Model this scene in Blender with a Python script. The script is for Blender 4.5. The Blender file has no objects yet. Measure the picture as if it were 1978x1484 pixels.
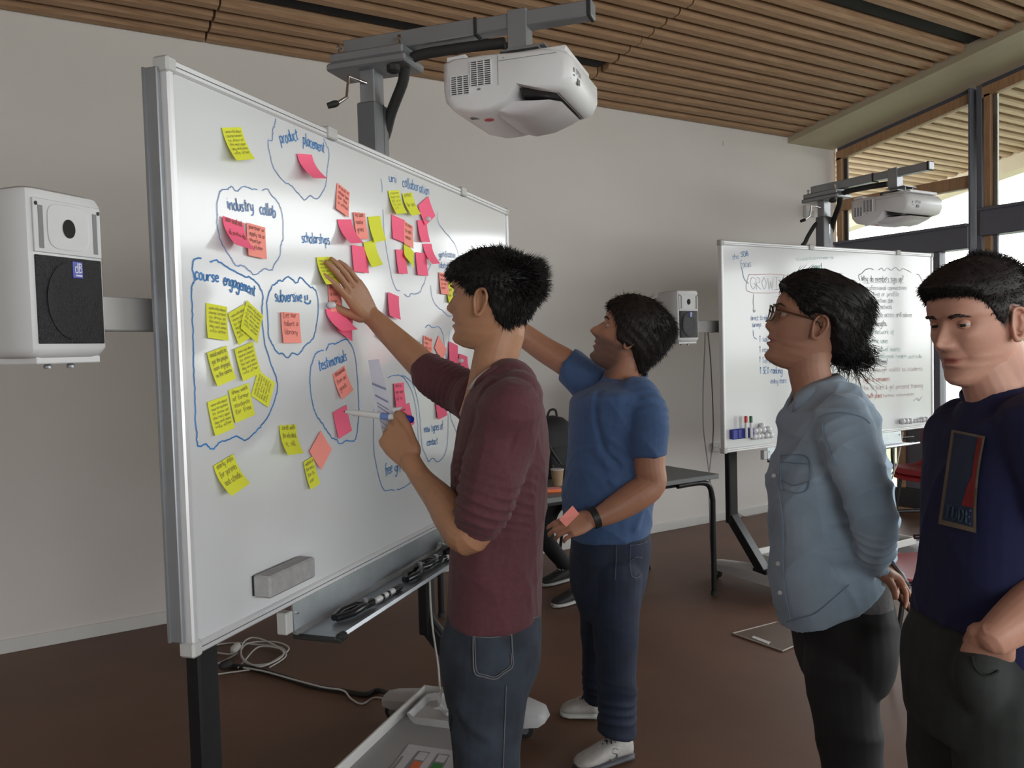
import bpy, bmesh, math, random
import numpy as np
from mathutils import Matrix, Vector, noise
random.seed(7)
SC = bpy.context.scene
COL = SC.collection
# ---------------------------------------------------------------- camera, sky, exposure
CAM_H = 1.52
RM = np.array([[0.85, 0.047, -0.525], [-0.526, 0.023, -0.85], [-0.027, 0.999, 0.044]])
_u, _s, _v = np.linalg.svd(RM); RM = _u @ _v
FPX = 1600.0
cam = bpy.data.cameras.new('camera'); co = bpy.data.objects.new('camera', cam); COL.objects.link(co)
cam.sensor_width = 36.0; cam.lens = FPX / 1978 * 36.0; cam.clip_start = 0.05; cam.clip_end = 400
m4 = Matrix.Identity(4)
for i in range(3):
    for j in range(3): m4[i][j] = RM[i, j]
m4[2][3] = CAM_H
co.matrix_world = m4
SC.camera = co
w = bpy.data.worlds.new('overcast_sky'); SC.world = w; w.use_nodes = True
nt = w.node_tree; bg = nt.nodes['Background']
tc = nt.nodes.new('ShaderNodeTexCoord'); sx = nt.nodes.new('ShaderNodeSeparateXYZ'); rmp = nt.nodes.new('ShaderNodeValToRGB')
nt.links.new(tc.outputs['Generated'], sx.inputs[0]); nt.links.new(sx.outputs['Z'], rmp.inputs[0])
rmp.color_ramp.elements[0].position = 0.0; rmp.color_ramp.elements[0].color = (1.0, 0.985, 1.0, 1)
rmp.color_ramp.elements[1].position = 0.8; rmp.color_ramp.elements[1].color = (0.94, 0.96, 1.0, 1)
nt.links.new(rmp.outputs[0], bg.inputs['Color']); bg.inputs['Strength'].default_value = 6.2
vs = SC.view_settings
SC.display_settings.display_device = 'sRGB'
vs.view_transform = 'Standard'; vs.look = 'None'; vs.exposure = 0.17; vs.gamma = 1.0; vs.use_curve_mapping = False
SC.cycles.max_bounces = 7; SC.cycles.diffuse_bounces = 5; SC.cycles.caustics_reflective = False; SC.cycles.caustics_refractive = False
SC.cycles.sample_clamp_indirect = 4.0
def portal(loc, rot, sxx, syy, name='window_portal'):
    L = bpy.data.lights.new(name, 'AREA'); L.shape = 'RECTANGLE'; L.size = sxx; L.size_y = syy
    L.cycles.is_portal = True
    o = bpy.data.objects.new(name, L); o.location = loc; o.rotation_euler = rot; COL.objects.link(o)
portal((6.95, 1.0, 1.75), (0, math.radians(90), 0), 3.6, 8.2)
portal((2.0, -3.45, 1.72), (math.radians(90), 0, 0), 8.1, 2.0)

# ---------------------------------------------------------------- measuring helpers
CC = np.array([0, 0, CAM_H])
def ray(x, y):
    r = RM @ np.array([x - 989.0, -(y - 742.0), -FPX]); return r / FPX      # unit depth along the view axis
def P(x, y, d): return CC + ray(x, y) * d
def meet(x, y, n, d):
    r = ray(x, y); n = np.asarray(n, float); return CC + r * ((d - n @ CC) / (n @ r))
FWD = RM @ np.array([0, 0, -1.0]); RGT = RM @ np.array([1.0, 0, 0]); UPV = RM @ np.array([0, 1.0, 0])
def depth(p): return float((np.asarray(p) - CC) @ FWD)

# ---------------------------------------------------------------- materials
MATS = {}
def mat(name, col, rough=0.55, metal=0.0, var=0.06, scale=8.0, bump=0.0, bscale=60.0, stretch=(1, 1, 1), coat=0.0, spec=0.5, emit=None, trans=0.0, sss=0.0, col2=None, attr=None, sheen=0.0):
    if name in MATS: return MATS[name]
    m = bpy.data.materials.new(name); m.use_nodes = True; n = m.node_tree; b = n.nodes['Principled BSDF']
    MATS[name] = m
    b.inputs['Roughness'].default_value = rough; b.inputs['Metallic'].default_value = metal
    b.inputs['Specular IOR Level'].default_value = spec
    b.inputs['Coat Weight'].default_value = coat; b.inputs['Transmission Weight'].default_value = trans
    b.inputs['Sheen Weight'].default_value = sheen
    if sss: b.inputs['Subsurface Weight'].default_value = sss; b.inputs['Subsurface Radius'].default_value = (0.02, 0.008, 0.004); b.inputs['Subsurface Scale'].default_value = 0.5
    tc = n.nodes.new('ShaderNodeTexCoord'); mp = n.nodes.new('ShaderNodeMapping'); mp.inputs['Scale'].default_value = stretch
    n.links.new(tc.outputs['Object'], mp.inputs[0])
    nz = n.nodes.new('ShaderNodeTexNoise'); nz.inputs['Scale'].default_value = scale; nz.inputs['Detail'].default_value = 4
    n.links.new(mp.outputs[0], nz.inputs['Vector'])
    r = n.nodes.new('ShaderNodeValToRGB'); n.links.new(nz.outputs[0], r.inputs[0])
    c = np.array(col[:3]); c2 = np.array(col2[:3]) if col2 is not None else np.clip(c * (1 + var), 0, 1); c1 = c if col2 is not None else c * (1 - var)
    r.color_ramp.elements[0].position = 0.3; r.color_ramp.elements[1].position = 0.7
    r.color_ramp.elements[0].color = (*c1, 1); r.color_ramp.elements[1].color = (*c2, 1)
    out = r.outputs[0]
    if attr:
        for an, ac in attr:
            at = n.nodes.new('ShaderNodeAttribute'); at.attribute_name = an
            mx = n.nodes.new('ShaderNodeMix'); mx.data_type = 'RGBA'
            n.links.new(at.outputs['Fac'], mx.inputs['Factor']); n.links.new(out, mx.inputs[6]); mx.inputs[7].default_value = (*ac, 1)
            out = mx.outputs[2]
    n.links.new(out, b.inputs['Base Color'])
    if bump:
        n2 = n.nodes.new('ShaderNodeTexNoise'); n2.inputs['Scale'].default_value = bscale; n2.inputs['Detail'].default_value = 3
        n.links.new(mp.outputs[0], n2.inputs['Vector'])
        bp = n.nodes.new('ShaderNodeBump'); bp.inputs['Strength'].default_value = bump; bp.inputs['Distance'].default_value = 0.01
        n.links.new(n2.outputs[0], bp.inputs['Height']); n.links.new(bp.outputs[0], b.inputs['Normal'])
    if emit: b.inputs['Emission Color'].default_value = (*emit[:3], 1); b.inputs['Emission Strength'].default_value = emit[3]
    return m

# ---------------------------------------------------------------- mesh builder
class MB:
    def __init__(s, xf=None): s.v = []; s.f = []; s.xf = xf
    def add(s, vs, fs):
        o = len(s.v); s.v += [tuple(map(float, p)) for p in vs]; s.f += [tuple(i + o for i in q) for q in fs]; return s
    def box(s, lo, hi, bev=0.0, rot=None, piv=None):
        lo = np.array(lo, float); hi = np.array(hi, float); c = (lo + hi) / 2; h = np.abs(hi - lo) / 2
        b = min(bev, 0.45 * h.min())
        if b <= 0:
            V = [(sx * h[0], sy * h[1], sz * h[2]) for sx in (-1, 1) for sy in (-1, 1) for sz in (-1, 1)]
            F = [(0, 1, 3, 2), (4, 6, 7, 5), (0, 4, 5, 1), (2, 3, 7, 6), (0, 2, 6, 4), (1, 5, 7, 3)]
        else:
            V = []; idx = {}
            for sx in (-1, 1):
                for sy in (-1, 1):
                    for sz in (-1, 1):
                        for k in range(3):
                            p = [sx * (h[0] - b), sy * (h[1] - b), sz * (h[2] - b)]; p[k] += (sx, sy, sz)[k] * b
                            idx[(sx, sy, sz, k)] = len(V); V.append(tuple(p))
            F = []
            for sx in (-1, 1): F.append([idx[(sx, a, c_, 0)] for a, c_ in ((-1, -1), (1, -1), (1, 1), (-1, 1))][::sx])
            for sy in (-1, 1): F.append([idx[(a, sy, c_, 1)] for a, c_ in ((-1, -1), (-1, 1), (1, 1), (1, -1))][::sy])
            for sz in (-1, 1): F.append([idx[(a, c_, sz, 2)] for a, c_ in ((-1, -1), (1, -1), (1, 1), (-1, 1))][::sz])
            for a in (-1, 1):
                for c_ in (-1, 1):
                    F.append([idx[(-1, a, c_, 1)], idx[(1, a, c_, 1)], idx[(1, a, c_, 2)], idx[(-1, a, c_, 2)]])
                    F.append([idx[(a, -1, c_, 0)], idx[(a, 1, c_, 0)], idx[(a, 1, c_, 2)], idx[(a, -1, c_, 2)]])
                    F.append([idx[(a, c_, -1, 0)], idx[(a, c_, 1, 0)], idx[(a, c_, 1, 1)], idx[(a, c_, -1, 1)]])
            for sx in (-1, 1):
                for sy in (-1, 1):
                    for sz in (-1, 1): F.append([idx[(sx, sy, sz, k)] for k in range(3)])
        V = np.array(V) + c
        if rot is not None:
            pv = c if piv is None else np.array(piv); V = (V - pv) @ np.array(rot).T + pv
        return s.add(V, F)
    def bar(s, a, b, w, h, up=(0, 0, 1), bev=0.0):
        a = np.array(a, float); b = np.array(b, float); d = b - a; L = np.linalg.norm(d); d /= L
        up = np.array(up, float); sd = np.cross(up, d); sd /= np.linalg.norm(sd); u2 = np.cross(d, sd)
        R = np.stack([d, sd, u2], 1)
        return s.box((-L / 2, -w / 2, -h / 2), (L / 2, w / 2, h / 2), bev) if False else s._tb((L, w, h), R, (a + b) / 2, bev)
    def _tb(s, size, R, c, bev):
        t = MB(); t.box(-np.array(size) / 2, np.array(size) / 2, bev); V = np.array(t.v) @ R.T + c
        return s.add(V, t.f)
    def prism(s, poly, z0, z1, ax=2):
        n = len(poly); V = []
        for z in (z0, z1):
            for p in poly:
                q = [p[0], p[1]]; q.insert(ax, z); V.append(q)
        F = [tuple(range(n))[::-1], tuple(range(n, 2 * n))] + [(i, (i + 1) % n, (i + 1) % n + n, i + n) for i in range(n)]
        return s.add(V, F)
    def rings(s, R, caps=True, closed=True):
        n = len(R[0]); o = len(s.v); F = []
        for r in R: s.v += [tuple(map(float, p)) for p in r]
        for k in range(len(R) - 1):
            for i in range(n if closed else n - 1):
                j = (i + 1) % n; F.append((o + k * n + i, o + k * n + j, o + (k + 1) * n + j, o + (k + 1) * n + i))
        if caps: F.append(tuple(o + i for i in range(n))[::-1]); F.append(tuple(o + (len(R) - 1) * n + i for i in range(n)))
        s.f += F; return s
    def tube(s, pts, r, n=8, caps=True, up=(0, 0, 1), flat=1.0):
        pts = [np.array(p, float) for p in pts]; R = []; N = len(pts); rr = r if hasattr(r, '__len__') else [r] * N
        prev = None
        for i, p in enumerate(pts):
            t = pts[min(i + 1, N - 1)] - pts[max(i - 1, 0)]; t = t / (np.linalg.norm(t) + 1e-12)
            if prev is None:
                a = np.array(up, float)
                if abs(a @ t) > 0.95: a = np.array([1.0, 0, 0])
                prev = a
            x = prev - (prev @ t) * t; x /= np.linalg.norm(x); y = np.cross(t, x); prev = x
            R.append([p + rr[i] * (math.cos(2 * math.pi * k / n) * x * flat + math.sin(2 * math.pi * k / n) * y) for k in range(n)])
        return s.rings(R, caps)
    def lathe(s, prof, c=(0, 0, 0), n=20, ax=(0, 0, 1)):
        ax = np.array(ax, float); ax /= np.linalg.norm(ax); a = np.array([1.0, 0, 0]) if abs(ax[0]) < .9 else np.array([0, 1.0, 0])
        x = np.cross(ax, a); x /= np.linalg.norm(x); y = np.cross(ax, x); c = np.array(c, float)
        R = [[c + z * ax + r * (math.cos(2 * math.pi * k / n) * x + math.sin(2 * math.pi * k / n) * y) for k in range(n)] for r, z in prof]
        return s.rings(R)
    def ball(s, c, r, n=12, m=8, sc=(1, 1, 1)):
        R = []
        for i in range(1, m):
            t = math.pi * i / m
            R.append([(c[0] + r * sc[0] * math.sin(t) * math.cos(2 * math.pi * k / n), c[1] + r * sc[1] * math.sin(t) * math.sin(2 * math.pi * k / n), c[2] - r * sc[2] * math.cos(t)) for k in range(n)])
        o = len(s.v); s.rings(R, caps=False); s.v += [(c[0], c[1], c[2] - r * sc[2]), (c[0], c[1], c[2] + r * sc[2])]
        e = o + (m - 1) * n
        for k in range(n): s.f += [(o + (k + 1) % n, o + k, e), (o + (m - 2) * n + k, o + (m - 2) * n + (k + 1) % n, e + 1)]
        return s
    def build(s, name, m, parent=None, smooth=None, xf=None, **kw):
        me = bpy.data.meshes.new(name)
        V = np.array(s.v, float); xf = xf if xf is not None else s.xf
        if xf is not None: A = np.array(xf); V = V @ A[:3, :3].T + A[:3, 3]
        org = np.zeros(3)
        if parent is None and len(V): org = np.array([(V[:, 0].min() + V[:, 0].max()) / 2, (V[:, 1].min() + V[:, 1].max()) / 2, V[:, 2].min()]); V = V - org
        elif parent is not None: org = np.zeros(3); V = V - np.array(parent.get('_wo', (0, 0, 0)))
        me.from_pydata(V.tolist(), [], s.f)
        bm = bmesh.new(); bm.from_mesh(me); bmesh.ops.recalc_face_normals(bm, faces=bm.faces); bm.to_mesh(me); bm.free()
        me.materials.append(m)
        if smooth is not None:
            me.polygons.foreach_set('use_smooth', [True] * len(me.polygons))
            if smooth < 180: me.set_sharp_from_angle(angle=math.radians(smooth))
        o = bpy.data.objects.new(name, me); COL.objects.link(o)
        if parent is not None: o.parent = parent; o['_wo'] = tuple(parent.get('_wo', (0, 0, 0)))
        else: o.location = org; o['_wo'] = tuple(float(a) for a in org)
        tag(o, **kw); return o
def tag(o, label=None, cat=None, group=None, kind=None):
    if label: o['label'] = label
    if cat: o['category'] = cat
    if group: o['group'] = group
    if kind: o['kind'] = kind
    return o
def empty(name, loc, label=None, cat=None, group=None, kind=None):
    o = bpy.data.objects.new(name, None); COL.objects.link(o); o.location = tuple(map(float, loc)); o['_wo'] = tuple(float(a) for a in loc)
    o.empty_display_size = 0.1
    return tag(o, label, cat, group, kind)
def inst(src, name, off, parent, **kw):
    o = src.copy(); o.name = name; COL.objects.link(o); o.parent = parent; o.location = Vector(src.location) + Vector(tuple(map(float, off)))
    return tag(o, **kw)
# ================================================================ ROOM
PL = mat('painted_plaster', (0.71, 0.675, 0.645), 0.85, var=0.015, scale=3, bump=0.04, bscale=120)
FLR = mat('brown_linoleum', (0.135, 0.068, 0.043), 0.5, var=0.2, scale=1.3, bump=0.03, bscale=14, spec=0.4)
WOODL = mat('slat_wood', (0.30, 0.17, 0.092), 0.6, scale=5, stretch=(1.2, 14, 14), col2=(0.43, 0.265, 0.155), bump=0.1, bscale=40)
WOODO = mat('soffit_wood', (0.27, 0.185, 0.11), 0.6, scale=5, stretch=(1.2, 14, 14), col2=(0.39, 0.28, 0.18))
WOODF = mat('window_wood', (0.34, 0.19, 0.10), 0.5, scale=6, stretch=(12, 12, 1.2), col2=(0.46, 0.28, 0.15))
BEAM = mat('painted_beam', (0.47, 0.41, 0.29), 0.7, var=0.05, scale=4)
BEAM2 = mat('beam_side_shade', (0.42, 0.37, 0.31), 0.7, var=0.05, scale=4)
DARK = mat('dark_void', (0.012, 0.012, 0.012), 0.9)
STEEL = mat('grey_painted_steel', (0.13, 0.135, 0.17), 0.4, var=0.05, spec=0.5)
GLASS = mat('window_glass', (1, 1, 1), 0.0, trans=1.0, var=0)
b_ = GLASS.node_tree.nodes['Principled BSDF']; b_.inputs['IOR'].default_value = 1.0; b_.inputs['Specular IOR Level'].default_value = 0.5
def glassmat():
    m = bpy.data.materials.new('thin_clear_glass'); m.use_nodes = True; n = m.node_tree; n.nodes.clear()
    o = n.nodes.new('ShaderNodeOutputMaterial'); mx = n.nodes.new('ShaderNodeMixShader'); t = n.nodes.new('ShaderNodeBsdfTransparent'); g = n.nodes.new('ShaderNodeBsdfGlossy')
    g.inputs['Roughness'].default_value = 0.02; lw = n.nodes.new('ShaderNodeFresnel'); lw.inputs['IOR'].default_value = 1.35
    t.inputs['Color'].default_value = (0.95, 0.97, 0.96, 1)
    n.links.new(lw.outputs[0], mx.inputs[0]); n.links.new(t.outputs[0], mx.inputs[1]); n.links.new(g.outputs[0], mx.inputs[2]); n.links.new(mx.outputs[0], o.inputs[0]); return m
GL = glassmat()
YW = 5.03; XW = 6.70; XB = 6.06; XL = -2.6; YB = -3.2
def zc(Y): return 3.326 + 0.1625 * (4.959 - Y)
MB().box((XL - .3, YB - .3, -0.12), (XW + .35, YW + .3, 0)).build('floor', FLR, kind='structure')
MB().prism([(XL - .3, -0.2), (9.6, -0.2), (9.6, zc(YW) + .35), (XL - .3, zc(YW) + .35)], YW, YW + .25, 1) if 0 else None
MB().box((XL - .2, YW, 0), (XW + 0.02, YW + .22, zc(YW) + .3)).build('wall_back', PL, kind='structure')
MB().prism([(YB, 0), (YW + .2, 0), (YW + .2, zc(YW) + .3), (YB, zc(YB) + .3)], XL - .2, XL, 0).build('wall_left', PL, kind='structure')
wf = MB(); fx0, fx1, fz0, fz1 = -2.0, 6.0, .75, 2.7
wf.box((XL - .2, YB - .2, 0), (fx0, YB, zc(YB) + .3)).box((fx1, YB - .2, 0), (XW + .1, YB, zc(YB) + .3)).box((fx0, YB - .2, 0), (fx1, YB, fz0)).box((fx0, YB - .2, fz1), (fx1, YB, zc(YB) + .3))
wf.build('wall_front', PL, kind='structure')
W = empty('window_9', (3.3, YB - .1, fz0), kind='structure')  # unseen window behind the camera, added and widened to brighten the back wall
for k in range(7):
    x = fx0 + .03 + (fx1 - fx0 - .06) * k / 6; MB().box((x - .03, YB - .13, fz0), (x + .03, YB - .06, fz1), .004).build('frame_post', WOODF, W)
for z in (fz0 + .03, fz1 - .03): MB().box((fx0, YB - .125, z - .03), (fx1, YB - .065, z + .03), .004).build('frame_rail', WOODF, W)
MB().box((fx0 + .04, YB - .1, fz0 + .04), (fx1 - .04, YB - .094, fz1 - .04)).build('pane', GL, W)
BB = mat('baseboard_paint', (0.68, 0.67, 0.65), 0.6, var=0.02)
MB().box((XL, YW - .014, 0), (XW - .1, YW, .072), .003).build('baseboard_back', BB, kind='structure')
MB().box((XL, YB, 0), (XL + .014, YW - .015, .072), .003).build('baseboard_left', BB, kind='structure')
# ceiling: dark deck above the slats
ce = MB().prism([(YB - .2, zc(YB - .2) + .17), (YW + .2, zc(YW + .2) + .17), (YW + .2, zc(YW + .2) + .3), (YB - .2, zc(YB - .2) + .3)], XL - .2, 9.7, 0).build('ceiling', DARK, kind='structure')
def slatmesh(x0, x1, m, name, parent, Y):
    # chamfered lower edges, top buried under the deck; cross section in (Y,z)
    wd = .066; hh = .14; c = .014; k = .1625
    pr = [(-wd / 2, hh), (-wd / 2, c), (-wd / 2 + c, 0), (wd / 2 - c * .4, 0), (wd / 2, c * .5), (wd / 2, hh)]
    z0 = zc(Y)
    b = MB().prism([(Y + a, z0 + q - a * k) for a, q in pr], x0, x1, 0)
    return b.build(name, m, parent)
pitch = .1168
Ys = [4.985 - pitch * i for i in range(-0, 69)]
random.seed(3)
nsl = 0
first = {}
for i, Y in enumerate(Ys):
    segs = [(XL + .02, 1.085 - .006), (1.085 + .006, 3.605 - .006), (3.605 + .006, XB - .015)]
    for s_, (a, b) in enumerate(segs):
        if i in (4,) and s_ == 1: continue           # lighting slot left of the joint
        if i in (14,) and s_ == 2: continue
        if i in (24,) and s_ == 0: continue
        if s_ not in first:
            first[s_] = slatmesh(a, b, WOODL, 'slat', ce, Y); first[(s_, 'Y')] = Y
        else:
            dY = Y - first[(s_, 'Y')]
            o = inst(first[s_], 'slat', (0, dY, -dY * .1625), ce)
            o.location.x += random.uniform(-.004, .004); o.location.z += random.uniform(-.0015, .0015)
# outside soffit slats (seen through the high windows)
Yo = [6.9 - pitch * i for i in range(0, 52)]
f0 = None
for i, Y in enumerate(Yo):
    if f0 is None: f0 = slatmesh(6.9, 9.08, WOODO, 'soffit_slat', ce, Y); y0_ = Y; tag(f0, label='pale outdoor soffit slat')
    else: inst(f0, 'soffit_slat', (0, Y - y0_, -(Y - y0_) * .1625), ce)
# beams follow the roof slope
def slope_beam(x0, x1, lo, hi, m, name, y0=YB, y1=YW + .01, **kw):
    return MB().prism([(y0, zc(y0) + lo), (y1, zc(y1) + lo), (y1, zc(y1) + hi), (y0, zc(y0) + hi)], x0, x1, 0).build(name, m, **kw)
slope_beam(XB, XW - .02, -.045, .2, BEAM, 'trim_1', kind='structure')
slope_beam(9.08, 9.3, -.16, .12, BEAM, 'trim_2', y1=7.5, kind='structure')
slope_beam(XW + .14, XW + .26, .06, .28, STEEL, 'trim_3', y1=7.3, kind='structure')
# ---------------------------------------------------------------- window wall (bays between steel columns)
def bx(lo, hi, bev=.003): return MB().box(lo, hi, bev)
cols = [3.70, 1.15, -1.4, -3.1]
bays = [(3.745, 4.995), (1.20, 3.655), (-1.35, 1.105), (-3.1, -1.45)]
for i, yc in enumerate(cols[:3]):
    cb = MB()
    zt = zc(yc) - .05
    cb.box((XW - .05, yc + .028, 0), (XW + .10, yc + .048, zt), .003).box((XW - .02, yc - .045, 0), (XW + .13, yc - .002, zt), .003)
    cb.box((XW + .10, yc - .04, 0), (XW + .112, yc - .01, zt))
    cb.build('trim_%d' % (4 + i), STEEL, kind='structure')
    bx((XW + .02, yc - .005, 0.2), (XW + .026, yc + .03, zt - .05), 0).build('window_%d' % (11 + i), GL, kind='structure')
tr0, tr1 = 2.30, 2.50   # main transom rail
for i, (y0, y1) in enumerate(bays):
    W = empty('window_%d' % (i + 1), (XW, (y0 + y1) / 2, 0), kind='structure')
    lowbay = i == 0
    z0t, z1t = (2.215, 2.40) if lowbay else (2.30, 2.505)
    bx((XW - .06, y0, z0t), (XW + .10, y1, z1t), .006).build('transom_rail', STEEL, W)
    bx((XW - .09, y0, z1t - .012), (XW + .02, y1, z1t + .012), .004).build('rail_cap', STEEL, W)
    # sloping head frame
    def sl(lo, hi, xa, xb, m, nm):
        MB().prism([(y0, zc(y0) + lo), (y1, zc(y1) + lo), (y1, zc(y1) + hi), (y0, zc(y0) + hi)], xa, xb, 0).build(nm, m, W)
    sl(-.155, -.075, XW - .02, XW + .05, WOODF, 'head_frame'); sl(-.075, .0, XW + .0, XW + .06, STEEL, 'head_flashing')
    ws = .055
    if lowbay:
        bx((XW - .02, y1 - ws, z1t), (XW + .05, y1, zc(y1) - .13), .004).build('side_frame', WOODF, W)
        bx((XW - .02, y0, 2.70), (XW + .06, y1, 2.80), .004).build('wood_rail', WOODF, W)
        bx((XW + .03, y1 - .085, z1t), (XW + .05, y1 - .05, zc(y1) - .13), .002).build('side_gasket', STEEL, W)
    else:
        bx((XW - .02, y1 - ws - .012, z1t), (XW + .05, y1 - .012, zc(y1) - .13), .004).build('side_frame', WOODF, W)
        bx((XW + .02, y1 - .10, z1t), (XW + .045, y1 - .062, zc(y1) - .13), .002).build('side_gasket', BB, W)
        bx((XW - .02, y0, z1t), (XW + .05, y0 + ws, zc(y0) - .13), .004).build('side_frame', WOODF, W)
    MB().prism([(y0 + .01, z1t), (y1 - .01, z1t), (y1 - .01, zc(y1) - .1), (y0 + .01, zc(y0) - .1)], XW + .012, XW + .02, 0).build('pane', GL, W)
    # lower part
    if lowbay:
        bx((XW - .03, 4.00, .20), (XW + .06, 4.075, z0t), .004).build('mullion', STEEL, W)
        bx((XW - .03, 4.33, .20), (XW + .05, 4.40, z0t), .004).build('wood_mullion', WOODF, W)
        bx((XW + .0, 4.075, .62), (XW + .03, 4.30, z0t), .003).build('insulated_panel', BB, W) if 0 else None
        bx((XW + .0, 4.075, .20), (XW + .03, 4.33, 1.05), .003).build('lower_panel', STEEL, W)
        bx((XW - .02, y1 - .06, .20), (XW + .05, y1, z0t), .004).build('side_frame', WOODF, W)
    else:
        bx((XW - .02, y1 - .07, .20), (XW + .05, y1 - .012, z0t), .004).build('side_frame', WOODF, W)
        bx((XW - .0, y1 - .11, .20), (XW + .03, y1 - .075, z0t), .004).build('side_gasket', STEEL, W)
        mid = (y0 + y1) / 2
        bx((XW - .02, mid - .04, .20), (XW + .05, mid + .04, z0t), .004).build('mullion', WOODF, W)
    bx((XW + .012, y0 + .01, .20), (XW + .02, y1 - .01, z0t), 0).build('pane', GL, W)
    bx((XW - .04, y0 - .05, .035), (XW + .10, y1 + .03, .20), .005).build('sill_panel', mat('black_sill', (0.03, 0.032, 0.036), 0.4), W)
    bx((XW - .07, y0 - .05, 0), (XW + .10, y1 + .03, .035), .005).build('sill_board', WOODF, W)
# ---------------------------------------------------------------- outside
GR = mat('lawn_grass', (0.12, 0.145, 0.065), 0.9, scale=2, col2=(0.17, 0.195, 0.085))
MB().box((XW + .3, -60, -.35), (90, 90, -.3)).build('lawn', GR, label='green lawn outside beyond the tall windows', cat='lawn', kind='stuff')
MB().box((XW + .35, -30, -.30), (9.4, 30, -.24)).build('bounce_terrace', mat('bounce_paving', (0.30, 0.28, 0.26), 0.9, var=.08, scale=3), label='added grey paved strip outside the window wall, neutralising green bounce off the lawn', cat='paving')  # unseen paving added so less green light bounces in from the lawn
MB().box((14.5, -60, -.30), (18.5, 90, -.28)).build('road', mat('grey_asphalt', (0.42, 0.43, 0.44), 0.9), label='pale asphalt drive crossing the lawn outside', cat='road')
LEAF = [mat('tree_leaf_mid', (0.10, 0.20, 0.06), 0.7, var=.4, scale=2), mat('tree_leaf_light', (0.20, 0.34, 0.10), 0.7, var=.3, scale=2)]
def tree(x, y, h, r, n, lab, k):
    e = empty('leafy_tree', (x, y, -.3), lab, 'tree', 'trees beyond the lawn')
    MB().tube([(x, y, -.35), (x + .1, y, h * .4), (x, y + .1, h * .75)], [.16, .12, .05], 7).build('trunk', mat('bark', (0.10, 0.07, 0.05), .9), e, 60)
    for q in range(4): MB().tube([(x, y, h * (.3 + .1 * q)), (x + r * .6 * math.cos(q * 1.7), y + r * .6 * math.sin(q * 1.7), h * (.5 + .1 * q))], [.06, .02], 5).build('branch', MATS['bark'], e)
    V = []; F = []; rnd = random.Random(k)
    for i in range(n):
        while True:
            q = np.array([rnd.uniform(-1, 1) for _ in range(3)])
            if .25 < q @ q < 1: break
        c = np.array([x, y, h * .55]) + q * np.array([r * .85, r * .85, h * .42]) * (1 + .18 * math.sin(q[0] * 7 + q[1] * 5))
        s = rnd.uniform(.10, .22); a = np.array([rnd.gauss(0, 1) for _ in range(3)]); a /= np.linalg.norm(a); b = np.cross(a, [rnd.random(), rnd.random(), 1]); b /= np.linalg.norm(b)
        o = len(V); V += [c - a * s, c + b * s * .6, c + a * s, c - b * s * .6]; F.append((o, o + 1, o + 2, o + 3))
    MB().add(V, F).build('foliage', LEAF[k % 2], e, kind='stuff')
tree(22, 9.3, 2.9, 2.6, 3000, 'dark green rounded tree outside past the corner window', 0)
tree(23, 14.6, 2.6, 2.6, 2600, 'light green tree outside left of the dark one, behind the second board', 1)
tree(24, 4.6, 3.4, 2.6, 3000, 'tall dark tree outside at the right edge behind the flag', 2)
tree(25, 20.5, 2.8, 2.8, 2400, 'low light tree outside furthest into the corner', 3)
fl = empty('flag', (17.2, 5.9, -.3), 'red flag with a white cross on an outdoor pole, behind the navy-shirted man', 'flag')
MB().tube([(17.2, 5.95, -.3), (17.2, 5.95, 5.2)], [.04, .03], 8).build('pole', BB, fl, 60)
def cloth(y0, y1, z0, z1, m, nm, off=0):
    n = 14; R = []
    for z in (z0, (z0 + z1) / 2, z1):
        R.append([(17.2 + .07 * math.sin((5.95 - (y0 + (y1 - y0) * i / n)) * 7 + z * 2) + off, y0 + (y1 - y0) * i / n, z) for i in range(n + 1)])
    b = MB(); b.rings(R, caps=False, closed=False); b.rings([[(p[0] + .004, p[1], p[2]) for p in r] for r in R], caps=False, closed=False); return b.build(nm, m, fl, 60)
cloth(5.93, 4.25, 1.15, 2.35, mat('flag_red', (0.62, 0.03, 0.04), .7), 'red_cloth')
cloth(5.93, 4.25, 1.66, 1.86, mat('flag_white', (0.8, .8, .8), .7), 'white_cross', -.012)
cloth(5.45, 5.25, 1.15, 2.35, MATS['flag_white'], 'white_cross', -.014)
car = empty('car', (16.5, 11.0, -.3), 'silver parked car outside, glimpsed under the second whiteboard', 'car')
cp = [(-2.1, .3), (2.1, .3), (2.15, .75), (1.3, .9), (.7, 1.4), (-1.2, 1.42), (-2.0, .95)]
MB().prism([(11.0 + a, b - .28) for a, b in cp], 15.7, 17.3, 0).build('car_body', mat('car_silver', (0.55, 0.56, 0.58), .3, .4), car)
MB().prism([(11.0 + a, b - .28) for a, b in [(1.1, .92), (.62, 1.34), (-1.12, 1.36), (-1.6, .95)]], 15.68, 17.32, 0).build('car_window', mat('car_glass', (0.03, .04, .05), .1), car)
for a in (-1.35, 1.35):
    for xx in (15.75, 17.25): MB().lathe([(.30, -.1), (.30, .1)], (xx, 11.0 + a, .02), 14, (1, 0, 0)).build('wheel', MATS['dark_void'], car, 40)
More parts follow.
